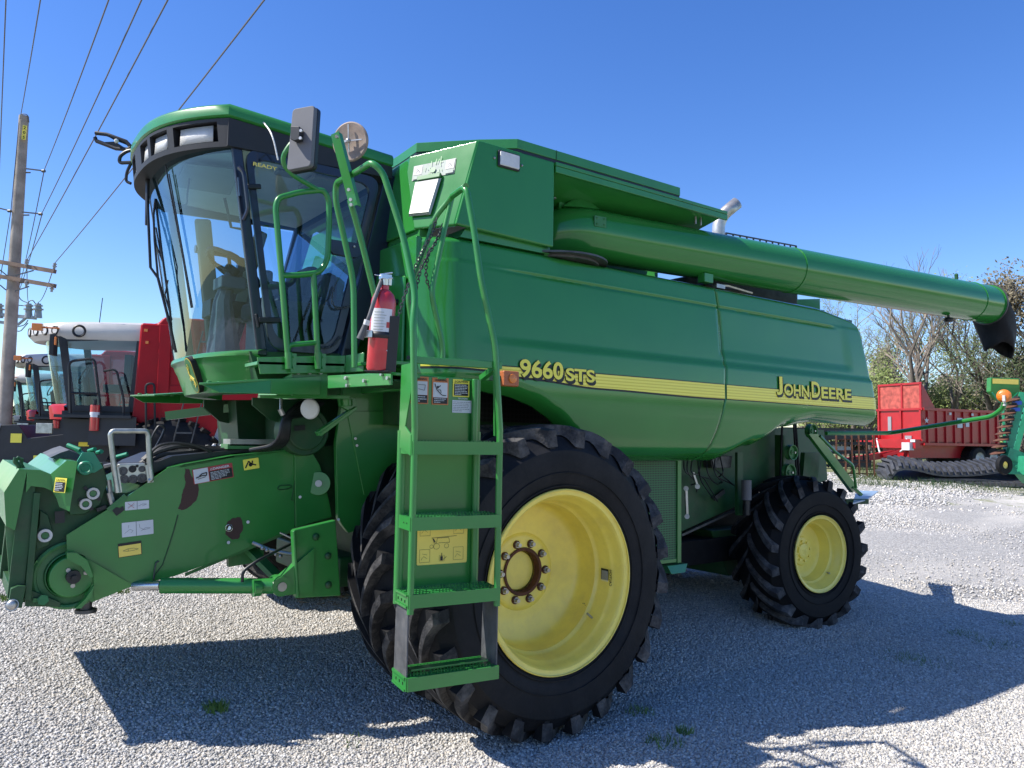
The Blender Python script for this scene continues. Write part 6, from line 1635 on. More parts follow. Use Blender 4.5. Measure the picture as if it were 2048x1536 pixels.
tufts('grass', sp1, 'small green weeds coming up between the stones')
sp2 = []
for i in range(260):
    px = rr.uniform(1700, 2060); d_ = rr.uniform(21, 36); p = at_depth(px, 950, d_); sp2.append((p.x, p.y, 30, .7))
for i in range(120):
    px = rr.uniform(-40, 130); d_ = rr.uniform(13, 34); p = at_depth(px, 940, d_); sp2.append((p.x, p.y, 28, .6))
tufts('grass', sp2, 'strip of spring grass at the edge of the yard', .05, .22, 3)
mb = MB()
for i in range(160):
    p = FR.Z(rr.uniform(590, 700), rr.uniform(1222, 1262), .06); a = rr.uniform(0, 3.14); L_ = rr.uniform(.02, .10); z = ground_z(p.x, p.y)+rr.uniform(.012, .035)
    mb.tube([V((p.x, p.y, z)), V((p.x+L_*math.cos(a), p.y+L_*math.sin(a), z+rr.uniform(-.01, .02)))], rr.uniform(.001, .003), 4)
mb.out('crop_residue', 'stalks', kind='stuff', label='brown dry stalks lying behind the front wheel', cat='straw')

# ================================================================== background red combines
def red_combine(o, yaw, label, roofm='roof_grey', bodym='red_paint', variant=0):
    f = Frame(o, yaw)
    t = thing('red_combine', label, 'combine harvester', o, yaw, 'combines parked in a row behind the green one')
    def pp(name, mb, mats, par=None, **k): return mb.out(name, mats, t if par is None else par, **k)
    # local: x rearward, y away, z up; near side of cab y=0
    CW_ = 1.8
    mb = MB()
    mb.prism([V((1.62, -.15, z)) if False else V((x, -.15, z)) for x, z in ((1.55, 1.95), (1.62, 3.72), (1.9, 3.72), (2.0, 3.85), (5.4, 3.85), (6.6, 3.4), (6.8, 1.7), (3.4, 1.4), (2.2, 1.6))], V((0, 2.7, 0)))
    body = pp('body', mb, bodym, bevel=.05)
    mb = MB(); mb.prism([V((x, -.17, z)) for x, z in ((2.1, 1.65), (2.0, 2.6), (6.7, 2.6), (6.75, 1.75), (3.4, 1.45))], V((0, .02, 0))); mb.box((2.05, -.19, 3.0), (.20, .03, 1.4)); pp('side_door', mb, bodym, body, bevel=.01)
    mb = MB(); mb.prism([V((x, -.185, z)) for x, z in ((2.9, 1.50), (3.1, 2.15), (6.6, 2.35), (6.7, 1.72), (3.4, 1.45))], V((0, .01, 0))); pp('side_stripe', mb, 'grey_panel', body)
    mb = MB(); mb.box((2.55, -.18, 2.95), (.28, .02, .40)); mb.cyl((2.55, -.19, 2.95), (2.55, -.21, 2.95), .12, 16); pp('vent', mb, 'dark_paint', body)
    mb = MB(); mb.box((1.72, -.17, 3.58), (.06, .03, .05)); mb.box((1.75, -.18, 3.36), (.05, .03, .05)); pp('amber_lamp', mb, 'amber', body)
    # cab roof
    mb = MB(); xs__ = []
    loops = [(.10, 3.36), (.0, 3.46), (.0, 3.58), (.06, 3.66), (.3, 3.71)]
    L = []
    for ins, z in loops:
        l = []
        for i in range(17):
            s = -1+2*i/16; l.append(V((-.42+ins+.75*abs(s)**2.1, .9+s*(.98-ins*.6), z)))
        l += [V((1.75, 1.88-ins*.6, z+.04)), V((1.75, -.08+ins*.6, z+.04))]; L.append(l)
    n_ = len(L[0]); fs = []
    for a in range(4):
        for i in range(n_): j = (i+1) % n_; fs.append((a*n_+i, a*n_+j, (a+1)*n_+j, (a+1)*n_+i))
    fs.append(tuple(4*n_+i for i in range(n_))); fs.append(tuple(reversed(range(n_))))
    mb.add([v for l in L for v in l], fs); roof = pp('cab_roof', mb, roofm, smooth=40)
    if variant == 0:
        for s in (-.93, -.78, -.60, -.38, .42, .6, .78):
            mb = MB(); c = V((-.425+.75*abs(s)**2.1, .9+s*.98, 3.52)); nrm = V((-1, 1.6*abs(s)**1.1*(1 if s > 0 else -1), 0)).normalized()
            mb.m = 0; mb.lathe([(.05, .0), (.072, .012), (.085, 0), (.085, -.02)], c, nrm, 18); mb.m = 1; mb.lathe([(0, .004), (.052, .004)], c, nrm, 18)
            pp('roof_lamp', mb, ['ink', 'lamp_glass'], roof)
        mb = MB(); c = V((.62, -.085, 3.52)); mb.lathe([(.075, .0), (.10, .014), (.115, 0)], c, (0, -1, 0), 18); pp('roof_lamp', mb, 'ink', roof)
    mb = MB(); mb.box((.02, -.28, 3.53), (.16, .10, .12)); mb.tube([V((.1, -.25, 3.53)), V((.3, -.05, 3.55))], .015, 6); pp('amber_marker', mb, 'amber', roof, bevel=.02)
    mb = MB(); mb.tube([V((.92, 0, 3.7)), V((.95, 0, 4.15))], .008, 6); pp('aerial', mb, 'ink', roof)
    # glass cab
    mb = MB(); rows = []
    for z in (2.2, 2.8, 3.4):
        tt = (z-2.2)/1.2; rows.append([V((lerp(.12, -.12, tt)+.42*abs(-1+2*i/14)**2.4, .9+(-1+2*i/14)*.9, z)) for i in range(15)])
    mb.grid(rows); pp('windshield', mb, 'cab_glass', roof, smooth=180)
    mb = MB(); mb.add([V((.56, .0, 2.15)), V((.34, .0, 3.4)), V((1.6, .0, 3.5)), V((1.5, .0, 2.15))], [(0, 1, 2, 3)]); mb.add([V((.56, 1.8, 2.15)), V((.34, 1.8, 3.4)), V((1.6, 1.8, 3.5)), V((1.5, 1.8, 2.15))], [(0, 1, 2, 3)]); pp('side_glass', mb, 'door_glass', roof)
    mb = MB()
    for y in (.01, 1.79): mb.beam(V((.56, y, 2.1)), V((.34, y, 3.42)), .06, .12); mb.beam(V((1.5, y, 2.1)), V((1.6, y, 3.5)), .05, .08)
    mb.beam(V((.56, 0, 2.15)), V((1.5, 0, 2.15)), .06, .10); mb.box((1.56, .9, 2.5), (.05, 1.7, .8)); mb.box((.95, .9, 2.0), (1.1, 1.8, .2))
    mb.beam(V((.36, 0, 3.36)), V((1.6, 0, 3.46)), .05, .06)
    pp('cab_frame', mb, 'dark_paint', roof)
    mb = MB(); mb.box((1.1, .9, 2.55), (.4, .5, .15)); mb.box((1.3, .9, 2.9), (.12, .48, .6)); mb.tube([V((.62, .9, 2.2)), V((.55, .9, 2.75))], .06, 8); mb.tube([V((.52+.08*math.sin(t), .9+.18*math.cos(t), 2.8+.16*math.sin(t))) for t in [2*math.pi*i/16 for i in range(16)]], .015, 6, closed=True); pp('cab_seat', mb, 'black_plastic', roof, bevel=.04)
    mb = MB(); rows = []
    for z, k in ((2.22, .0), (2.18, -.05), (1.95, -.02), (1.93, .05)):
        rows.append([V((.05+k+.42*abs(-1+2*i/14)**2.4, .9+(-1+2*i/14)*.88, z)) for i in range(15)])
    mb.grid(rows, flip=True); pp('cab_skirt', mb, bodym, smooth=50)
    mb = MB(); mb.box((.30, -.35, 3.22), (.07, .26, .36)); mb.tube([V((.28, -.30, 3.42)), V((.22, 0, 3.45))], .018, 6); mb.m = 1; mb.box((.36, -.48, 3.28), (.03, .05, .14)); pp('mirror', mb, ['black_plastic', 'amber'], roof, bevel=.03)
    mb = MB()
    mb.tube(fillet([V((.62, -.35, 2.05)), V((.55, -.35, 2.95)), V((.95, -.35, 3.02)), V((1.1, -.35, 2.05))], .1), .022, 8); mb.tube([V((.6, -.35, 2.4)), V((1.02, -.35, 2.4))], .02, 8)
    mb.tube(fillet([V((1.1, -.35, 2.8)), V((1.3, -.35, 2.85)), V((1.45, -.35, 2.3)), V((1.45, -.35, 2.0))], .1), .02, 8); mb.tube(fillet([V((1.85, -.3, 1.3)), V((1.78, -.3, 2.6)), V((1.92, -.3, 2.62)), V((2.0, -.3, 1.3))], .08), .02, 8)
    pp('handrail', mb, 'ink')
    mb = MB(); mb.box((1.0, -.25, 2.0), (1.2, .5, .05)); mb.box((1.3, -.4, 1.75), (.75, .03, .5)); mb.box((1.0, -.1, 1.75), (1.0, .3, .4)); pp('platform', mb, 'dark_paint')
    mb = MB()
    for x in (2.15, 2.45): mb.beam(V((x-.05, -.5, .6)), V((x+.55, -.35, 3.6)), .03, .02)
    for k in range(9): a = V((2.15, -.5, .7+.33*k)); mb.box((2.27+.067*k, -.47, .75+.33*k), (.26, .05, .03))
    if variant == 0: pp('ladder', mb, ['steel_dark'])
    # feeder, wheel
    mb = MB(); mb.prism([V((x, .15, z)) for x, z in ((-.95, .75), (-.62, 1.82), (-.30, 1.84), (-.15, 1.60), (.9, 1.75), (1.9, 1.65), (1.9, 1.0), (.6, .85), (-.5, .55))], V((0, 1.5, 0))); fh2 = pp('feeder_house', mb, 'dark_paint', bevel=.01)
    mb = MB(); mb.prism([V((x, .12, z)) for x, z in ((-1.0, .72), (-.68, 1.85), (-.56, 1.85), (-.86, .70))], V((0, .02, 0))); mb.box((-.78, .9, 1.3), (.06, 1.6, .06)); pp('feeder_frame', mb, 'galvanised', fh2)
    mb = MB(); mb.cyl((-.35, .14, .95), (-.35, .08, .95), .28, 24); mb.cyl((-.35, .08, .95), (-.35, .04, .95), .10, 16); pp('drum_cover', mb, 'black_plastic', fh2)
    mb = MB()
    for x, z in ((-.32, 1.60), (.75, 1.55), (.05, 1.22)): mb.box((x, .125, z), (.17, .01, .16))
    pp('warning_label', mb, 'yellow_decal', fh2)
    mb = MB(); mb.box((.12, .10, 1.78), (.26, .06, .18)); pp('coupler_block', mb, 'zinc', fh2, bevel=.01)
    mb = MB(); mb.lathe([(0, .02), (.04, .015), (.07, 0), (.05, -.03)], (.75, -.1, 1.82), (-.7, -.7, 0), 16); pp('round_lamp', mb, 'lamp_glass')
    # tyre
    for yc, s in ((-.35, 1), (2.15, -1)):
        mb = MB(); c = V((2.20, yc, 1.0)); mb.lathe([(.42, 0), (.60, -.01), (.85, .02), (.96, .10), (1.0, .3), (1.0, .45), (.96, .62), (.42, .70)], c, (0, s, 0), 40)
        for i in range(26):
            a0_ = 2*math.pi*i/26
            for sd_ in (0, 1):
                e = [c+V((0, s*(.30+.40*sd_-.15), 0))]; 
                aa = a0_+(.12 if sd_ else 0)
                p0 = c+V((math.cos(aa)*1.02, s*.35, math.sin(aa)*1.02)); p1 = c+V((math.cos(aa+.25)*.98, s*(.02 if sd_ == 0 else .68), math.sin(aa+.25)*.98)); mb.beam(p0, p1, .05, .07, up=(math.cos(aa), 0, math.sin(aa)))
        w_ = pp('wheel', mb, 'rubber'); mb = MB(); mb.lathe([(.44, 0), (.40, .03), (.36, .25), (.12, .28), (0, .28)], c, (0, s, 0), 32); pp('rim', mb, 'grey_panel', w_)
    mb = MB(); mb.box((1.8, .9, 1.3), (1.6, 1.2, .9)); mb.box((4.5, 1.1, 1.2), (3.5, 1.8, .8)); pp('chassis', mb, 'dark_paint')
    for yc in (.1, 1.7):
        mb = MB(); c = V((5.6, yc, .65)); mb.lathe([(.3, -.2), (.6, -.2), (.66, -.1), (.66, .1), (.6, .2), (.3, .2), (0, .05), (0, -.05), (.3, -.2)], c, (0, 1, 0), 28); pp('wheel', mb, 'rubber')
    # extinguisher on the ladder
    if variant == 0:
        mb = MB(); mb.cyl((1.02, -.45, 1.75), (1.02, -.45, 2.2), .075, 14); mb.m = 1; mb.cyl((1.02, -.45, 1.98), (1.02, -.45, 2.08), .077, 14); mb.m = 2; mb.cyl((1.02, -.45, 2.2), (1.02, -.45, 2.3), .03, 8); pp('extinguisher', mb, ['red_extinguisher', 'white_decal', 'ink'], bevel=.01)
    return t
YR = R_(-19.6)
def place_red(px, py, zr, depth):
    """px,py: roof nose in the picture at height zr"""
    p = at_depth(px, py, depth); return p
def red_at(px, py, zroof, depth):
    ex = V((math.cos(YR), math.sin(YR), 0)); ey = V((-math.sin(YR), math.cos(YR), 0))
    p = at_depth(px, py, depth)
    o = p-ex*(-.42)-ey*.75; o.z = p.z-zroof
    return o
o1 = red_at(56, 652, 3.66, 14.2); red_combine(o1, YR, 'red combine with pale roof and round lamps, nearest one directly behind the green harvester')
o2 = red_at(24, 712, 3.66, 20.6); red_combine(o2, YR, 'red combine with pale roof, second in the row behind the nearest red one')
o3 = red_at(4, 750, 3.66, 27.5); red_combine(o3, YR, 'farthest combine with plain pale roof, half hidden by the utility pole', variant=1, bodym='dark_paint')

# ================================================================== utility poles and wires
def pole(px_b, py_b, px_t, py_t, d, r0, r1, label):
    b0 = at_depth(px_b, py_b, d); t0 = at_depth(px_t, py_t, d)
    b0.z = ground_z(b0.x, b0.y)-.2 if False else b0.z
    t = thing('utility_pole', label, 'utility pole', b0)
    mb = MB(); mb.tube([b0-(t0-b0)*.03, b0.lerp(t0, .5), t0], r0, 16, taper=[r0, (r0+r1)/2, r1]); mb.out('pole_shaft', 'wood_pole', t, org=b0)
    return t, b0, t0
D1 = 20.
p1, pb, pt_ = pole(4, 925, 48, 232, D1, .175, .115, 'tall weathered wooden utility pole numbered 205 at the left edge')
def pm(name, mb, m_): return mb.out(name, m_, p1, org=pb)
AD = lambda px, py, d=D1: at_depth(px, py, d)
for (a, b_, d0_, d1_) in (((-22, 520), (110, 543), D1+.15, D1-.2), ((-22, 549), (110, 572), D1+.15, D1-.2)):
    mb = MB(); mb.beam(AD(*a, d0_-.2), AD(*b_, d1_-.2), .10, .10); pm('crossarm', mb, 'crossarm')
for (a, b_) in (((50, 337), (90, 342)), ((-20, 412), (22, 422)), ((44, 424), (84, 428))):
    mb = MB(); mb.beam(AD(*a, D1-.15), AD(*b_, D1-.15), .03, .03); mb.cyl(AD(b_[0]-6 if b_[0] > 20 else a[0], b_[1], D1-.15), AD(b_[0] if b_[0] > 20 else a[0]+6, b_[1], D1-.15), .04, 8); pm('bracket_arm', mb, 'steel_dark')
mb = MB()
for a, b_ in (((30, 551), (67, 541)), ((30, 582), (58, 573)), ((0, 540), (14, 551)), ((0, 570), (12, 580))): mb.beam(AD(*a, D1-.3), AD(*b_, D1-.3), .025, .025)
for y in (345, 430, 565, 530): mb.cyl(AD(18+ (900-y)*.06, y, D1-.16), AD(44+(900-y)*.03, y, D1-.16), .02, 6)
pm('arm_brace', mb, 'steel_dark')
for px, py in ((52, 522), (108, 530), (52, 565), (103, 575)):
    mb = MB(); a = AD(px, py+9, D1-.3); b_ = AD(px+2, py-4, D1-.3); mb.cyl(a, b_, .03, 8); mb.cyl(a.lerp(b_, .4), a.lerp(b_, .6), .055, 10); mb.cyl(a.lerp(b_, .75), a.lerp(b_, .92), .05, 10); pm('insulator', mb, 'insulator')
# number plate 205 (three yellow tiles)
nP = (CAMV-AD(47, 265)).normalized(); uP = ZV.cross(nP).normalized()
for i, ch in enumerate('205'):
    c = AD(49.5-i*1.0, 255.5+i*9.6, D1-.14); k = D1/1538
    d = Decal(c-uP*.045-ZV*.055, uP, ZV, .09, .115, nP); d.rect(0, 0, 1, 1, 'yellow_decal'); d.k = 3; d.text(ch, .18, .15, .7, 'ink', .03, w=.6); d.mb.out('number_tile', d.mats, p1, org=pb, smooth=0)
mb = MB(); mb.tube(fillet([AD(41, 240), AD(40, 228, D1-.05), AD(56, 228, D1-.05), AD(58, 245)], .15), .012, 6); mb.tube([AD(38, 245, D1-.1), AD(22, 420, D1-.1), AD(0, 560, D1-.1)], .010, 6); pm('loose_wire', mb, 'wire')
# second pole with transformer cans, behind
D2 = 33.
p2, pb2, pt2 = pole(12, 905, 22, 585, D2, .16, .11, 'second wooden utility pole with grey switchgear, almost hidden behind the numbered pole')
AE = lambda px, py: at_depth(px, py, D2)
mb = MB(); mb.beam(AE(-15, 628), AE(72, 636), .14, .14); mb.beam(AE(-10, 643), AE(30, 648), .12, .12); mb.beam(AE(35, 650), AE(52, 636), .08, .08); mb.out('crossarm', 'galvanised', p2, org=pb2)
for px in (57, 76, -2):
    mb = MB(); a = AE(px, 636); b_ = AE(px+1, 607); mb.cyl(a, b_, .16, 12, r2=.10); mb.cyl(a.lerp(b_, .55), a.lerp(b_, .65), .2, 12); mb.cyl(a.lerp(b_, .8), a.lerp(b_, .9), .17, 12); mb.out('insulator', 'insulator', p2, org=pb2)
mb = MB()
for pts in (((30, 610), (55, 612), (58, 602), (66, 600), (74, 612)), ((30, 655), (50, 650), (56, 640)), ((28, 660), (40, 664), (56, 646)), ((76, 605), (84, 618), (80, 628)), ((20, 540), (40, 600), (57, 606))): mb.tube(fillet([AE(*p) for p in pts], .5), .02, 5)
mb.out('jumper_wire', 'wire', p2, org=pb2)
def wire(a, b_, sag, label, r=.010):
    P = []
    for i in range(25):
        t = i/24; p = a.lerp(b_, t); p.z -= sag*4*t*(1-t); P.append(p)
    mid = P[12]; mb = MB(); mb.tube(P, r, 5); o = mb.out('power_line', 'wire', org=b_, label=label, cat='power line', group='power lines on the wooden poles'); return o
def up(px0, py0, px1, py1, dn):
    """extend the seen line upwards past the frame"""
    k = 1.6; return at_depth(px1+(px1-px0)*.6, py1+(py1-py0)*.6, dn)
W = [((108, 528), (523, 0), 6.0, 'lowest wire, crossing from the crossarm tip to the cab roof'),
     ((54, 520), (332, 0), 6.6, 'wire from the inner insulator passing left of the folded mirror'),
     ((84, 426), (280, 0), 7.0, 'wire from the small right bracket arm of the numbered pole'),
     ((88, 341), (215, 0), 7.5, 'wire from the topmost bracket arm'),
     ((40, 238), (80, 0), 9.0, 'wire running to the very top of the numbered pole'),
     ((-4, 412), (12, 0), 9.0, 'wire at the left edge of the picture')]
for a, b_, dn, lb in W: wire(at_depth(*a, D1-.25), up(*a, *b_, dn), .08, lb)
W2 = [((54, 524), (57, 604), 'slack wire running down from the inner insulator to the second pole'), ((108, 532), (76, 604), 'slack wire from the crossarm tip back to the second pole'), ((84, 428), (30, 600), 'wire from the right bracket back behind the numbered pole'), ((88, 343), (34, 590), 'wire from the top bracket back behind the numbered pole')]
for a, b_, lb in W2: wire(at_depth(*a, D1-.25), at_depth(*b_, D2), .25, lb, .012)

# ================================================================== right-hand background
# trailer
TD = 30.
def trailer():
    yaw = math.atan2(-R0.x*0+(-.589), .808)   # placeholder
    # long axis: front panel faces the camera, side runs back to the right
    o = at_depth(1848, 944, TD); 
    zg = o.z
    ang = math.atan2(R0.y, R0.x)+R_(24)      # long side direction
    f = Frame(o, ang); t = thing('manure_spreader', 'red high-sided manure spreader trailer with tandem tyres under the trees', 'trailer', o, ang)
    def pp(name, mb, mats, par=None, **k): return mb.out(name, mats, t if par is None else par, **k)
    def fy(px, py, c=0.): return f.Y(px, py, c)
    def fx(px, py, c=0.): return f.X(px, py, c)
    w0 = fx(1762, 885).y
    ztop = fx(1845, 818).z; zbot = fx(1845, 888).z; L = fy(1998, 860).x
    Wd = abs(fx(1758, 820).y)
    sg = 1 if fx(1758, 820).y > 0 else -1
    mb = MB(); z1 = ztop; z0 = zbot
    mb.box((L/2, sg*.03, (z1+z0)/2), (L, .06, z1-z0)); mb.box((L/2, sg*(Wd-.03), (z1+z0)/2), (L, .06, z1-z0)); mb.box((L/2, sg*Wd/2, z0+.05), (L, Wd, .1))
    mb.box((-.02, sg*Wd/2, (z1+z0)/2), (.06, Wd, z1-z0)); mb.box((L, sg*Wd/2, (z1+z0)/2-.2), (.06, Wd, (z1-z0)*.7))
    body = pp('box_body', mb, 'red_trailer')
    mb = MB()
    for i in range(9): mb.box((.25+(L-.4)*i/8, -sg*.03, (z1+z0)/2), (.08, .06, z1-z0))
    mb.box((L/2, -sg*.05, z1), (L+.1, .10, .10)); mb.box((L/2, -sg*.05, z0), (L+.1, .10, .10)); mb.box((-.06, sg*Wd/2, z1), (.10, Wd+.1, .08)); mb.box((-.08, sg*Wd/2, z0+.15), (.10, Wd+.1, .08))
    for y in (.05, Wd*.46, Wd-.05): mb.box((-.08, sg*y, (z1+z0)/2), (.06, .08, z1-z0))
    pp('side_rib', mb, 'red_trailer', body)
    # splash guard
    hz = fx(1845, 766).z
    mb = MB(); 
    for y in (.05, Wd*.44, Wd-.05): mb.box((-.03, sg*y, (z1+hz)/2), (.07, .08, hz-z1))
    mb.box((-.03, sg*Wd/2, hz), (.07, Wd, .08)); mb.prism([V((-.03, 0, z1)), V((-.03, 0, hz)), V((.75, 0, z1))], V((0, sg*.04, 0))); mb.prism([V((-.03, sg*(Wd-.04), z1)), V((-.03, sg*(Wd-.04), hz)), V((.75, sg*(Wd-.04), z1))], V((0, sg*.04, 0)))
    gd = pp('splash_guard', mb, 'red_trailer', body)
    mb = MB(); mb.box((-.02, sg*Wd/2, (z1+hz)/2), (.012, Wd-.1, hz-z1-.05)); pp('guard_mesh', mb, 'red_panel_mesh', body)
    mb = MB(); mb.box((-.07, sg*Wd*.72, (z1+z0)/2+.1), (.03, .16, (z1-z0)*.45)); mb.box((-.07, sg*Wd*.3, z0+.25), (.03, .3, .14)); pp('sight_glass', mb, 'grey_panel', body)
    mb = MB(); mb.box((L*.45, -sg*.07, z1-.5), (.3, .01, .4)); mb.box((L*.55, -sg*.07, z1-.5), (.2, .01, .3)); mb.box((L*.33, -sg*.07, z1-.15), (.12, .01, .1)); mb.box((L*.62, -sg*.07, z1-.15), (.12, .01, .1)); pp('side_emblem', mb, 'white_decal', body)
    # star marks
    mb = MB(); c = V((.12, -sg*.07, z1-.45))
    pts = [c+V((math.cos(R_(90+36*i))*(.13 if i % 2 == 0 else .055), 0, math.sin(R_(90+36*i))*(.13 if i % 2 == 0 else .055))) for i in range(10)]; mb.add(pts, [tuple(range(10))]); pp('star_mark', mb, 'white_decal', body)
    # frame, drawbar, tyres
    mb = MB(); mb.box((L/2-.3, sg*Wd/2, z0-.3), (L, Wd*.6, .5)); mb.beam(V((0, sg*Wd*.5, z0-.35)), V((-2.6, sg*Wd*.75, .35)), .25, .25); mb.beam(V((0, sg*.3, z0-.1)), V((-1.0, sg*Wd*.5, z0-.5)), .1, .12); mb.box((-.25, sg*Wd/2, z0+.0), (.4, Wd, .35)); mb.beam(V((-.4, sg*Wd*.9, z0+.2)), V((-.4, sg*Wd*1.35, z0+.15)), .2, .5)
    pp('drawbar', mb, 'red_trailer')
    mb = MB(); mb.box((-.5, sg*.3, z0-.1), (.25, .35, .3)); mb.box((-.45, sg*.1, z0+.12), (.05, .2, .1)); 
    mb.tube(fillet([V((-.4, sg*Wd*.9, z0+.2)), V((-.7, sg*Wd*.7, z0-.5)), V((-.5, sg*.5, z0-.3)), V((-.3, sg*.5, z0+.2))], .3), .03, 6); pp('gearbox', mb, 'white_decal')
    for k, px in enumerate((1962, 1990)):
        p = fy(px, 925, -sg*.10); r_ = .52
        mb = MB(); c = V((p.x, -sg*.06, r_)); mb.lathe([(.26, 0), (.30, -.01), (.45, .02), (.50, .08), (r_, .14), (r_, .5), (.26, .62)], c, (0, sg, 0), 36)
        for i in range(36): a_ = 2*math.pi*i/36; mb.beam(c+V((math.cos(a_)*r_, sg*.08, math.sin(a_)*r_)), c+V((math.cos(a_+.12)*r_, sg*.5, math.sin(a_+.12)*r_)), .03, .04, up=(math.cos(a_), 0, math.sin(a_)))
        w_ = pp('wheel', mb, 'rubber_dark'); mb = MB(); mb.lathe([(.28, -.01), (.26, .02), (.22, .14), (.08, .16), (0, .16)], c, (0, sg, 0), 28); pp('rim', mb, 'wheel_white', w_)
        mb = MB(); c = V((p.x, sg*(Wd-.5), r_)); mb.lathe([(0, 0), (.45, .02), (r_, .14), (r_, .45), (0, .5)], c, (0, sg, 0), 28); pp('wheel', mb, 'rubber_dark')
trailer()
# rubber tracks lying folded on the grass
def track(name, top, bot, d, thick, label, wdt=1.0, tlt=0.):
    """closed belt outline through picture points at distance d, lugs on the outside"""
    base = at_depth(top[0][0], 985, d)
    f = Frame(base, math.atan2(R0.y, R0.x)-R_(6))
    P = [f.Y(x, y, 0) for x, y in top+bot[::-1]]
    P = fillet(P, .35, 6, closed=True)
    n_ = len(P); nrm = []
    cen = sum(P, V((0, 0, 0)))/n_
    for i in range(n_):
        tg = (P[(i+1) % n_]-P[i-1]).normalized(); nrm.append(V((-tg.z, 0, tg.x)))
    # make them point outwards
    area = sum(P[i].x*P[(i+1) % n_].z-P[(i+1) % n_].x*P[i].z for i in range(n_))
    if area > 0: nrm = [-q for q in nrm]
    mb = MB(); vs = []
    for p, q in zip(P, nrm): vs += [p, p+q*-thick, p+q*-thick+V((0, wdt, tlt)), p+V((0, wdt, tlt))]
    fs = []
    for i in range(n_):
        j = (i+1) % n_
        for k in range(4): fs.append((i*4+k, i*4+(k+1) % 4, j*4+(k+1) % 4, j*4+k))
    mb.add(vs, fs)
    # lugs evenly along
    d_ = 0; nx_ = 0
    for i in range(n_):
        a = P[i]; b_ = P[(i+1) % n_]; L_ = (b_-a).length
        while nx_ <= d_+L_ and L_ > 1e-6:
            c = a.lerp(b_, (nx_-d_)/L_); q = nrm[i].lerp(nrm[(i+1) % n_], (nx_-d_)/L_); tg = (b_-a).normalized()
            for y0_, y1_, sl in ((0, wdt*.52, .14), (wdt*.48, wdt, -.14)):
                s0 = -.0 if sl > 0 else .14; s1 = .14 if sl > 0 else 0.
                mb.beam(c+V((0, y0_, tlt*y0_/wdt))+tg*s0+q*.04, c+V((0, y1_, tlt*y1_/wdt))+tg*s1+q*.04, .09, .10, up=q)
            nx_ += .19
        d_ += L_
    t = mb.out(name, 'rubber_track', smooth=30, label=label, cat='rubber track', group='rubber tracks lying on the grass')
    t.location = base; t.rotation_euler = (0, 0, f.yaw)
    return t
track('rubber_track', [(1778, 958), (1795, 936), (1830, 937), (1880, 950), (1950, 949), (2000, 942), (2045, 938)], [(1782, 968), (1800, 972), (1860, 962), (1950, 962), (2020, 968), (2060, 965)], 24, .06, 'upper folded rubber crawler track with chevron lugs', tlt=.30)
track('rubber_track', [(1815, 966), (1860, 966), (1950, 970), (2060, 968)], [(1815, 974), (1870, 974), (1960, 978), (2060, 982)], 23.8, .04, 'flattened rubber track lying beneath the upper folded one')
track('rubber_track', [(1935, 973), (1990, 972), (2070, 972)], [(1935, 980), (1990, 984), (2070, 992)], 23.2, .04, 'front rubber track running out of the right edge')
mb = MB(); mb.beam(at_depth(1830, 976, 23), at_depth(2030, 992, 22.4), .08, .06)
for i in range(4): p = at_depth(1925+i*35, 980+i*3, 22.7); mb.box(p, (.05, .05, .12))
o = mb.out('steel_bar', 'steel_dark', org=at_depth(1830, 976, 23), label='long thin steel bar lying in front of the rubber tracks', cat='bar')
# seeder toolbar with discs, green
SD = 21.
so_ = at_depth(2040, 945, SD)
sd_ = thing('planter', 'green folded planter with rows of discs and a seed box at the right edge', 'planter', so_)
def sp(name, mb, mats, **k): return mb.out(name, mats, sd_, org=so_, **k)
S = lambda px, py, d=SD: at_depth(px, py, d)
mb = MB(); mb.beam(S(2046, 785), S(2013, 920), .10, .16); mb.beam(S(2060, 790, SD+.6), S(2030, 905, SD+.6), .10, .14); mb.beam(S(2010, 905), S(2060, 925), .3, .3); mb.beam(S(2030, 925), S(2060, 960), .3, .3)
mb.box(S(2042, 930), (.5, .6, .5)); sp('toolbar', mb, 'teal_paint')
for i in range(9):
    mb = MB(); px = 2030-i*3.6; py = 800+i*13.2; c = S(px, py); ax_ = V((CR.x, CR.y, .12)).normalized()
    nrm_ = V((-.25*CR.x, -.25*CR.y, 1)).normalized()
    mb.lathe([(0, .05), (.16, .02), (.20, 0), (.16, -.02), (0, -.02)], c-CR*.08, nrm_, 20); mb.m = 1; mb.beam(c, c+CR*.3, .06, .06); mb.box(c+CR*.05+V((0, 0, .05)), (.12, .12, .10)); mb.m = 2
    if i in (1, 2): mb.beam(c+CR*.02+V((0, 0, .1)), c+CR*.25+V((0, 0, .1)), .12, .10)
    sp('disc_opener', mb, ['rust', 'black_plastic', 'blue_paint'])
bx = [(1982, 755), (2040, 757), (2040, 785), (2028, 800), (1998, 800), (1981, 783)]
mb = MB(); mb.prism([S(x, y, SD+.2) for x, y in bx], V((CW.x, CW.y, 0))*.2); sb = mb.out('seed_box', 'green_paint', sd_, org=so_, bevel=.02)
mb = MB(); q = [S(x, y, SD+.18) for x, y in ((1985, 757), (2037, 759), (2037, 769), (1985, 767))]; mb.add(q, [(0, 1, 2, 3)]); mb.out('box_band', 'yellow_sign', sd_, org=so_, smooth=0)
mb = MB(); mb.beam(S(1984, 785, SD+.2), S(2000, 805, SD+.2), .03, .03); mb.beam(S(2036, 785, SD+.2), S(2010, 810, SD+.2), .03, .03); mb.beam(S(2005, 800, SD+.3), S(2012, 920, SD+.3), .06, .06); sp('box_stay', mb, 'teal_paint')
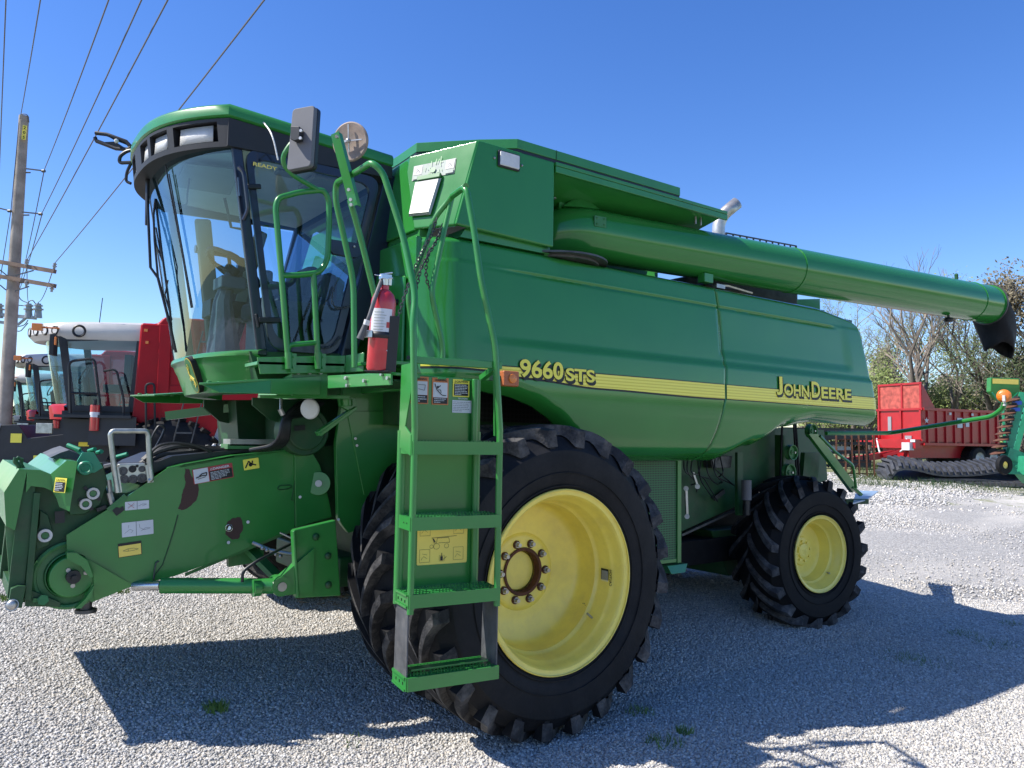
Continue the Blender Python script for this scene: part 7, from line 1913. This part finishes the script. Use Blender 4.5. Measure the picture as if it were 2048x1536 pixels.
mb = MB(); c = S(2008, 930, SD-.3); mb.lathe([(.10, -.06), (.24, -.06), (.27, 0), (.24, .06), (.1, .06)], c, V((-.3, -.9, 0)), 20); mb.m = 1; mb.lathe([(0, .0), (.10, .03)], c, V((-.3, -.9, 0)), 12); sp('gauge_wheel', mb, ['rubber_dark', 'yellow_paint'])
# rusty harrow leaning behind, and dark header behind it
HD = 26.
ho = at_depth(1700, 965, HD); hr = thing('harrow', 'rusty upright harrow frame with long bars standing behind the rear wheel', 'harrow', ho)
mb = MB(); S2 = lambda px, py, d=HD: at_depth(px, py, d)
for i, px in enumerate((1672, 1690, 1703, 1717, 1732, 1747)): mb.beam(S2(px, 862), S2(px+2, 962-i), .06, .06)
mb.beam(S2(1655, 968, HD-.8), S2(1757, 968, HD-.8), .14, .08); mb.beam(S2(1665, 952), S2(1755, 962), .06, .06); mb.beam(S2(1660, 975, HD-1), S2(1740, 960, HD-1), .05, .05); mb.beam(S2(1690, 958), S2(1720, 925), .05, .05)
for i in range(30): px = 1656+i*3.4; mb.beam(S2(px, 960+1, HD-.8), S2(px, 974, HD-.8), .02, .02)
for i in range(4): mb.beam(S2(1670, 880+i*22), S2(1750, 876+i*24), .04, .04)
mb.out('harrow_frame', 'rust', hr, org=ho)
ho2 = at_depth(1680, 950, 30); hd2 = thing('grain_header', 'dark grain header with reel standing behind the rusty harrow', 'header', ho2)
mb = MB(); S3 = lambda px, py, d=30: at_depth(px, py, d)
mb.beam(S3(1560, 866), S3(1738, 869), .5, .45); mb.beam(S3(1560, 885), S3(1738, 887), .5, .12); mb.beam(S3(1560, 905), S3(1738, 905), .3, .10); mb.beam(S3(1560, 922), S3(1738, 928), .4, .30)
for i in range(20): px = 1563+i*9; mb.beam(S3(px, 880), S3(px+4, 935), .05, .05)
mb.out('reel', 'black_plastic', hd2, org=ho2)
mb = MB(); mb.beam(S3(1640, 895), S3(1700, 900), .2, .25); mb.beam(S3(1650, 915), S3(1675, 930), .2, .3); mb.out('header_panel', 'galvanised', hd2, org=ho2); 
mb = MB(); mb.box(S3(1648, 920, 29.6), (.3, .3, .3)); mb.out('gear_box', 'yellow_paint', hd2, org=ho2)

# ---- trees
def tree(px, d, H, name, label, seed, barkm='bark', leafm=None, leaf_n=0, spread=.6, levels=5, r0=.16, twigm='twig', leafsize=.10, stems=1, cat='tree', dens=1.):
    rr = random.Random(seed); b0 = at_depth(px, 900, d); b0.z = ground_z(b0.x, b0.y)-.1
    t = thing(name, label, cat, b0, group='trees behind the yard')
    tk = MB(); tw = MB(); lf = MB(); tips = []
    def grow(p, dr, L_, r_, lv):
        n_ = 3; pts = [p]; q = p; d2 = dr
        for i in range(n_):
            d2 = (d2+V((rr.uniform(-1, 1), rr.uniform(-1, 1), rr.uniform(-.2, .6)))*.14).normalized(); q = q+d2*L_/n_; pts.append(q)
        tp = [r_*(1-.35*i/n_) for i in range(n_+1)]
        (tk if lv >= levels-2 else tw).tube(pts, r_, 7 if lv >= levels-1 else (4 if lv > 1 else 3), taper=tp, cap=False)
        if lv == 0: tips.append(q); return
        if lv <= 2: tips.append(q)
        k = rr.choice((2, 3, 3)) if lv > 1 else 3
        for j in range(k):
            a = rr.uniform(0, 6.28); e = V((math.cos(a), math.sin(a), rr.uniform(-.1, .5)))*spread
            src = pts[-1] if j < 2 else pts[rr.choice((1, 2))]
            grow(src, (d2+e).normalized(), L_*rr.uniform(.62, .86), r_*rr.uniform(.5, .66), lv-1)
    for s_ in range(stems):
        grow(b0+V((rr.uniform(-.3, .3), rr.uniform(-.3, .3), 0))*(stems > 1), V((rr.uniform(-.12, .12), rr.uniform(-.12, .12), 1)).normalized(), H*rr.uniform(.24, .30), r0, levels)
    tk.out('trunk', barkm, t, org=b0, smooth=60); tw.out('twigs', twigm, t, org=b0, smooth=0)
    if leafm:
        for i in range(leaf_n):
            c = rr.choice(tips)+V((rr.gauss(0, .28), rr.gauss(0, .28), rr.gauss(0, .25)))*dens
            a = V((rr.uniform(-1, 1), rr.uniform(-1, 1), rr.uniform(-1, 1))).normalized(); b_ = a.orthogonal().normalized(); s = leafsize*rr.uniform(.5, 1.3)
            lf.add([c-a*s*.5, c+b_*s*.35, c+a*s*.5, c-b_*s*.35], [(0, 1, 2, 3)])
        lf.out('crown', leafm, t, org=b0, smooth=0)
    return t
tree(1838, 44, 12.5, 'bare_tree', 'tall bare grey tree forked above the red trailer front', 5, r0=.24, levels=6, spread=.55, stems=2)
tree(1700, 50, 12.5, 'bare_tree', 'bare tree with budding twigs just right of the green harvester body', 12, r0=.22, levels=6, leafm='leaf_spring', leaf_n=1500, leafsize=.12)
tree(1775, 48, 10.5, 'budding_tree', 'thin tree with yellow green buds above the red splash guard', 21, r0=.15, levels=6, leafm='leaf_spring', leaf_n=3500, leafsize=.14)
tree(1905, 46, 12, 'budding_tree', 'loose tree with pale green buds behind the middle of the trailer', 33, r0=.18, levels=6, leafm='leaf_spring', leaf_n=3000, leafsize=.14)
tree(1970, 40, 11, 'bare_tree', 'dark trunked bare tree right of the trailer middle', 44, barkm='bark_dark', r0=.22, levels=6, twigm='bark_dark', spread=.65)
tree(2120, 34, 10.5, 'oak_tree', 'large tree still holding brown leaves at the right edge', 55, r0=.3, levels=6, leafm='leaf_brown', leaf_n=9000, leafsize=.17, spread=.6)
tree(2020, 52, 13, 'bare_tree', 'bare brownish tree behind the planter', 66, r0=.2, levels=6, leafm='leaf_spring', leaf_n=800)
tree(1650, 56, 10, 'bare_tree', 'bare tree mostly hidden behind the harvester tail', 71, r0=.2, levels=6)
for i, (px, d, h, lm, lb) in enumerate(((1690, 52, 5, 'leaf_spring', 'budding bush beside the harvester tail'), (1740, 47, 6.0, 'leaf_spring', 'bright green bush above the left end of the trailer'), (1800, 53, 6, 'leaf_brown', 'brown twiggy bush behind the red splash guard'), (1865, 50, 6.5, 'leaf_spring', 'green bush right of the splash guard'), (1930, 54, 7, 'leaf_brown', 'brown thicket behind the trailer middle'), (1985, 48, 6.5, 'leaf_spring', 'green bush left of the seed box'), (2040, 42, 7.5, 'leaf_brown', 'brown thicket behind the seed box'), (2075, 38, 8, 'leaf_dark', 'dark bush at the right edge'))):
    tree(px, d, h, 'bush', lb, 100+i, r0=.07, levels=5, leafm=lm, leaf_n=6500, leafsize=.16, spread=.9, stems=4, cat='bush', dens=1.9)
# far belt of woods that closes the view
rr = random.Random(77); mb = MB()
def belt(px0, px1, d0, d1, hh, n_, m_, lab):
    mb = MB()
    for i in range(n_):
        px = rr.uniform(px0, px1); d = rr.uniform(d0, d1); p = at_depth(px, 890, d); z = ground_z(p.x, p.y); top = hh*(.55+.45*math.sin(px*.031)*math.sin(px*.013+1))
        c = V((p.x, p.y, z+top*rr.random()**.8)); a = V((rr.uniform(-1, 1), rr.uniform(-1, 1), rr.uniform(-.4, 1.4))).normalized(); b_ = a.orthogonal().normalized(); s = rr.uniform(.2, .6); w_ = rr.uniform(.03, .12)
        mb.add([c-a*s, c+b_*w_, c+a*s, c-b_*w_], [(0, 1, 2, 3)])
    mb.out('woods', m_, kind='stuff', smooth=0, label=lab, cat='woods')
belt(1600, 2200, 60, 75, 9.0, 42000, 'twig', 'brown mass of bare woodland far behind the trailer')
belt(1600, 2200, 60, 75, 7.5, 30000, 'leaf_spring', 'pale green undergrowth of the far woodland')
belt(-200, 420, 60, 90, 3.2, 16000, 'leaf_dark', 'low dark line of woods beyond the red combines')

# ================================================================== light, sky, camera
world = bpy.data.worlds.new('World'); sc.world = world; world.use_nodes = True
wn = world.node_tree; bg = wn.nodes['Background']
sky = wn.nodes.new('ShaderNodeTexSky'); sky.sky_type = 'NISHITA'; sky.sun_disc = False
KX, KY = .77, -.37
sdir = V((-KX, -KY, 1)).normalized()          # towards the sun
el = math.asin(sdir.z); az = math.atan2(sdir.x, sdir.y)
sky.sun_elevation = el; sky.sun_rotation = az
sky.altitude = 200; sky.air_density = 1.0; sky.dust_density = .3; sky.ozone_density = 3.0
hsv = wn.nodes.new('ShaderNodeHueSaturation'); hsv.inputs['Saturation'].default_value = 1.28; hsv.inputs['Hue'].default_value = .514; wn.links.new(sky.outputs[0], hsv.inputs['Color'])
wn.links.new(hsv.outputs[0], bg.inputs['Color']); bg.inputs['Strength'].default_value = .145
sun = bpy.data.lights.new('sun', 'SUN'); sun.energy = 5.0; sun.angle = R_(.53); sun.color = (1, .955, .88)
so = bpy.data.objects.new('sun', sun); COL.objects.link(so); so.location = (-5, 8, 12)
so.rotation_euler = sdir.to_track_quat('Z', 'Y').to_euler()
cam = bpy.data.cameras.new('camera'); co = bpy.data.objects.new('camera', cam); COL.objects.link(co)
cam.sensor_fit = 'HORIZONTAL'; cam.sensor_width = 36; cam.lens = 36*F/2048; cam.clip_end = 3000; cam.clip_start = .05
mt = Matrix((CR, CU, -CW)).transposed().to_4x4(); mt.translation = CAMV; co.matrix_world = mt
sc.camera = co
sc.render.engine = 'CYCLES'
sc.view_settings.view_transform = 'Standard'; sc.view_settings.look = 'None'; sc.view_settings.exposure = .6; sc.view_settings.gamma = 1
sc.render.resolution_x = 1024; sc.render.resolution_y = 768
sc.cycles.max_bounces = 8; sc.cycles.transparent_max_bounces = 16; sc.cycles.caustics_reflective = False; sc.cycles.caustics_refractive = False
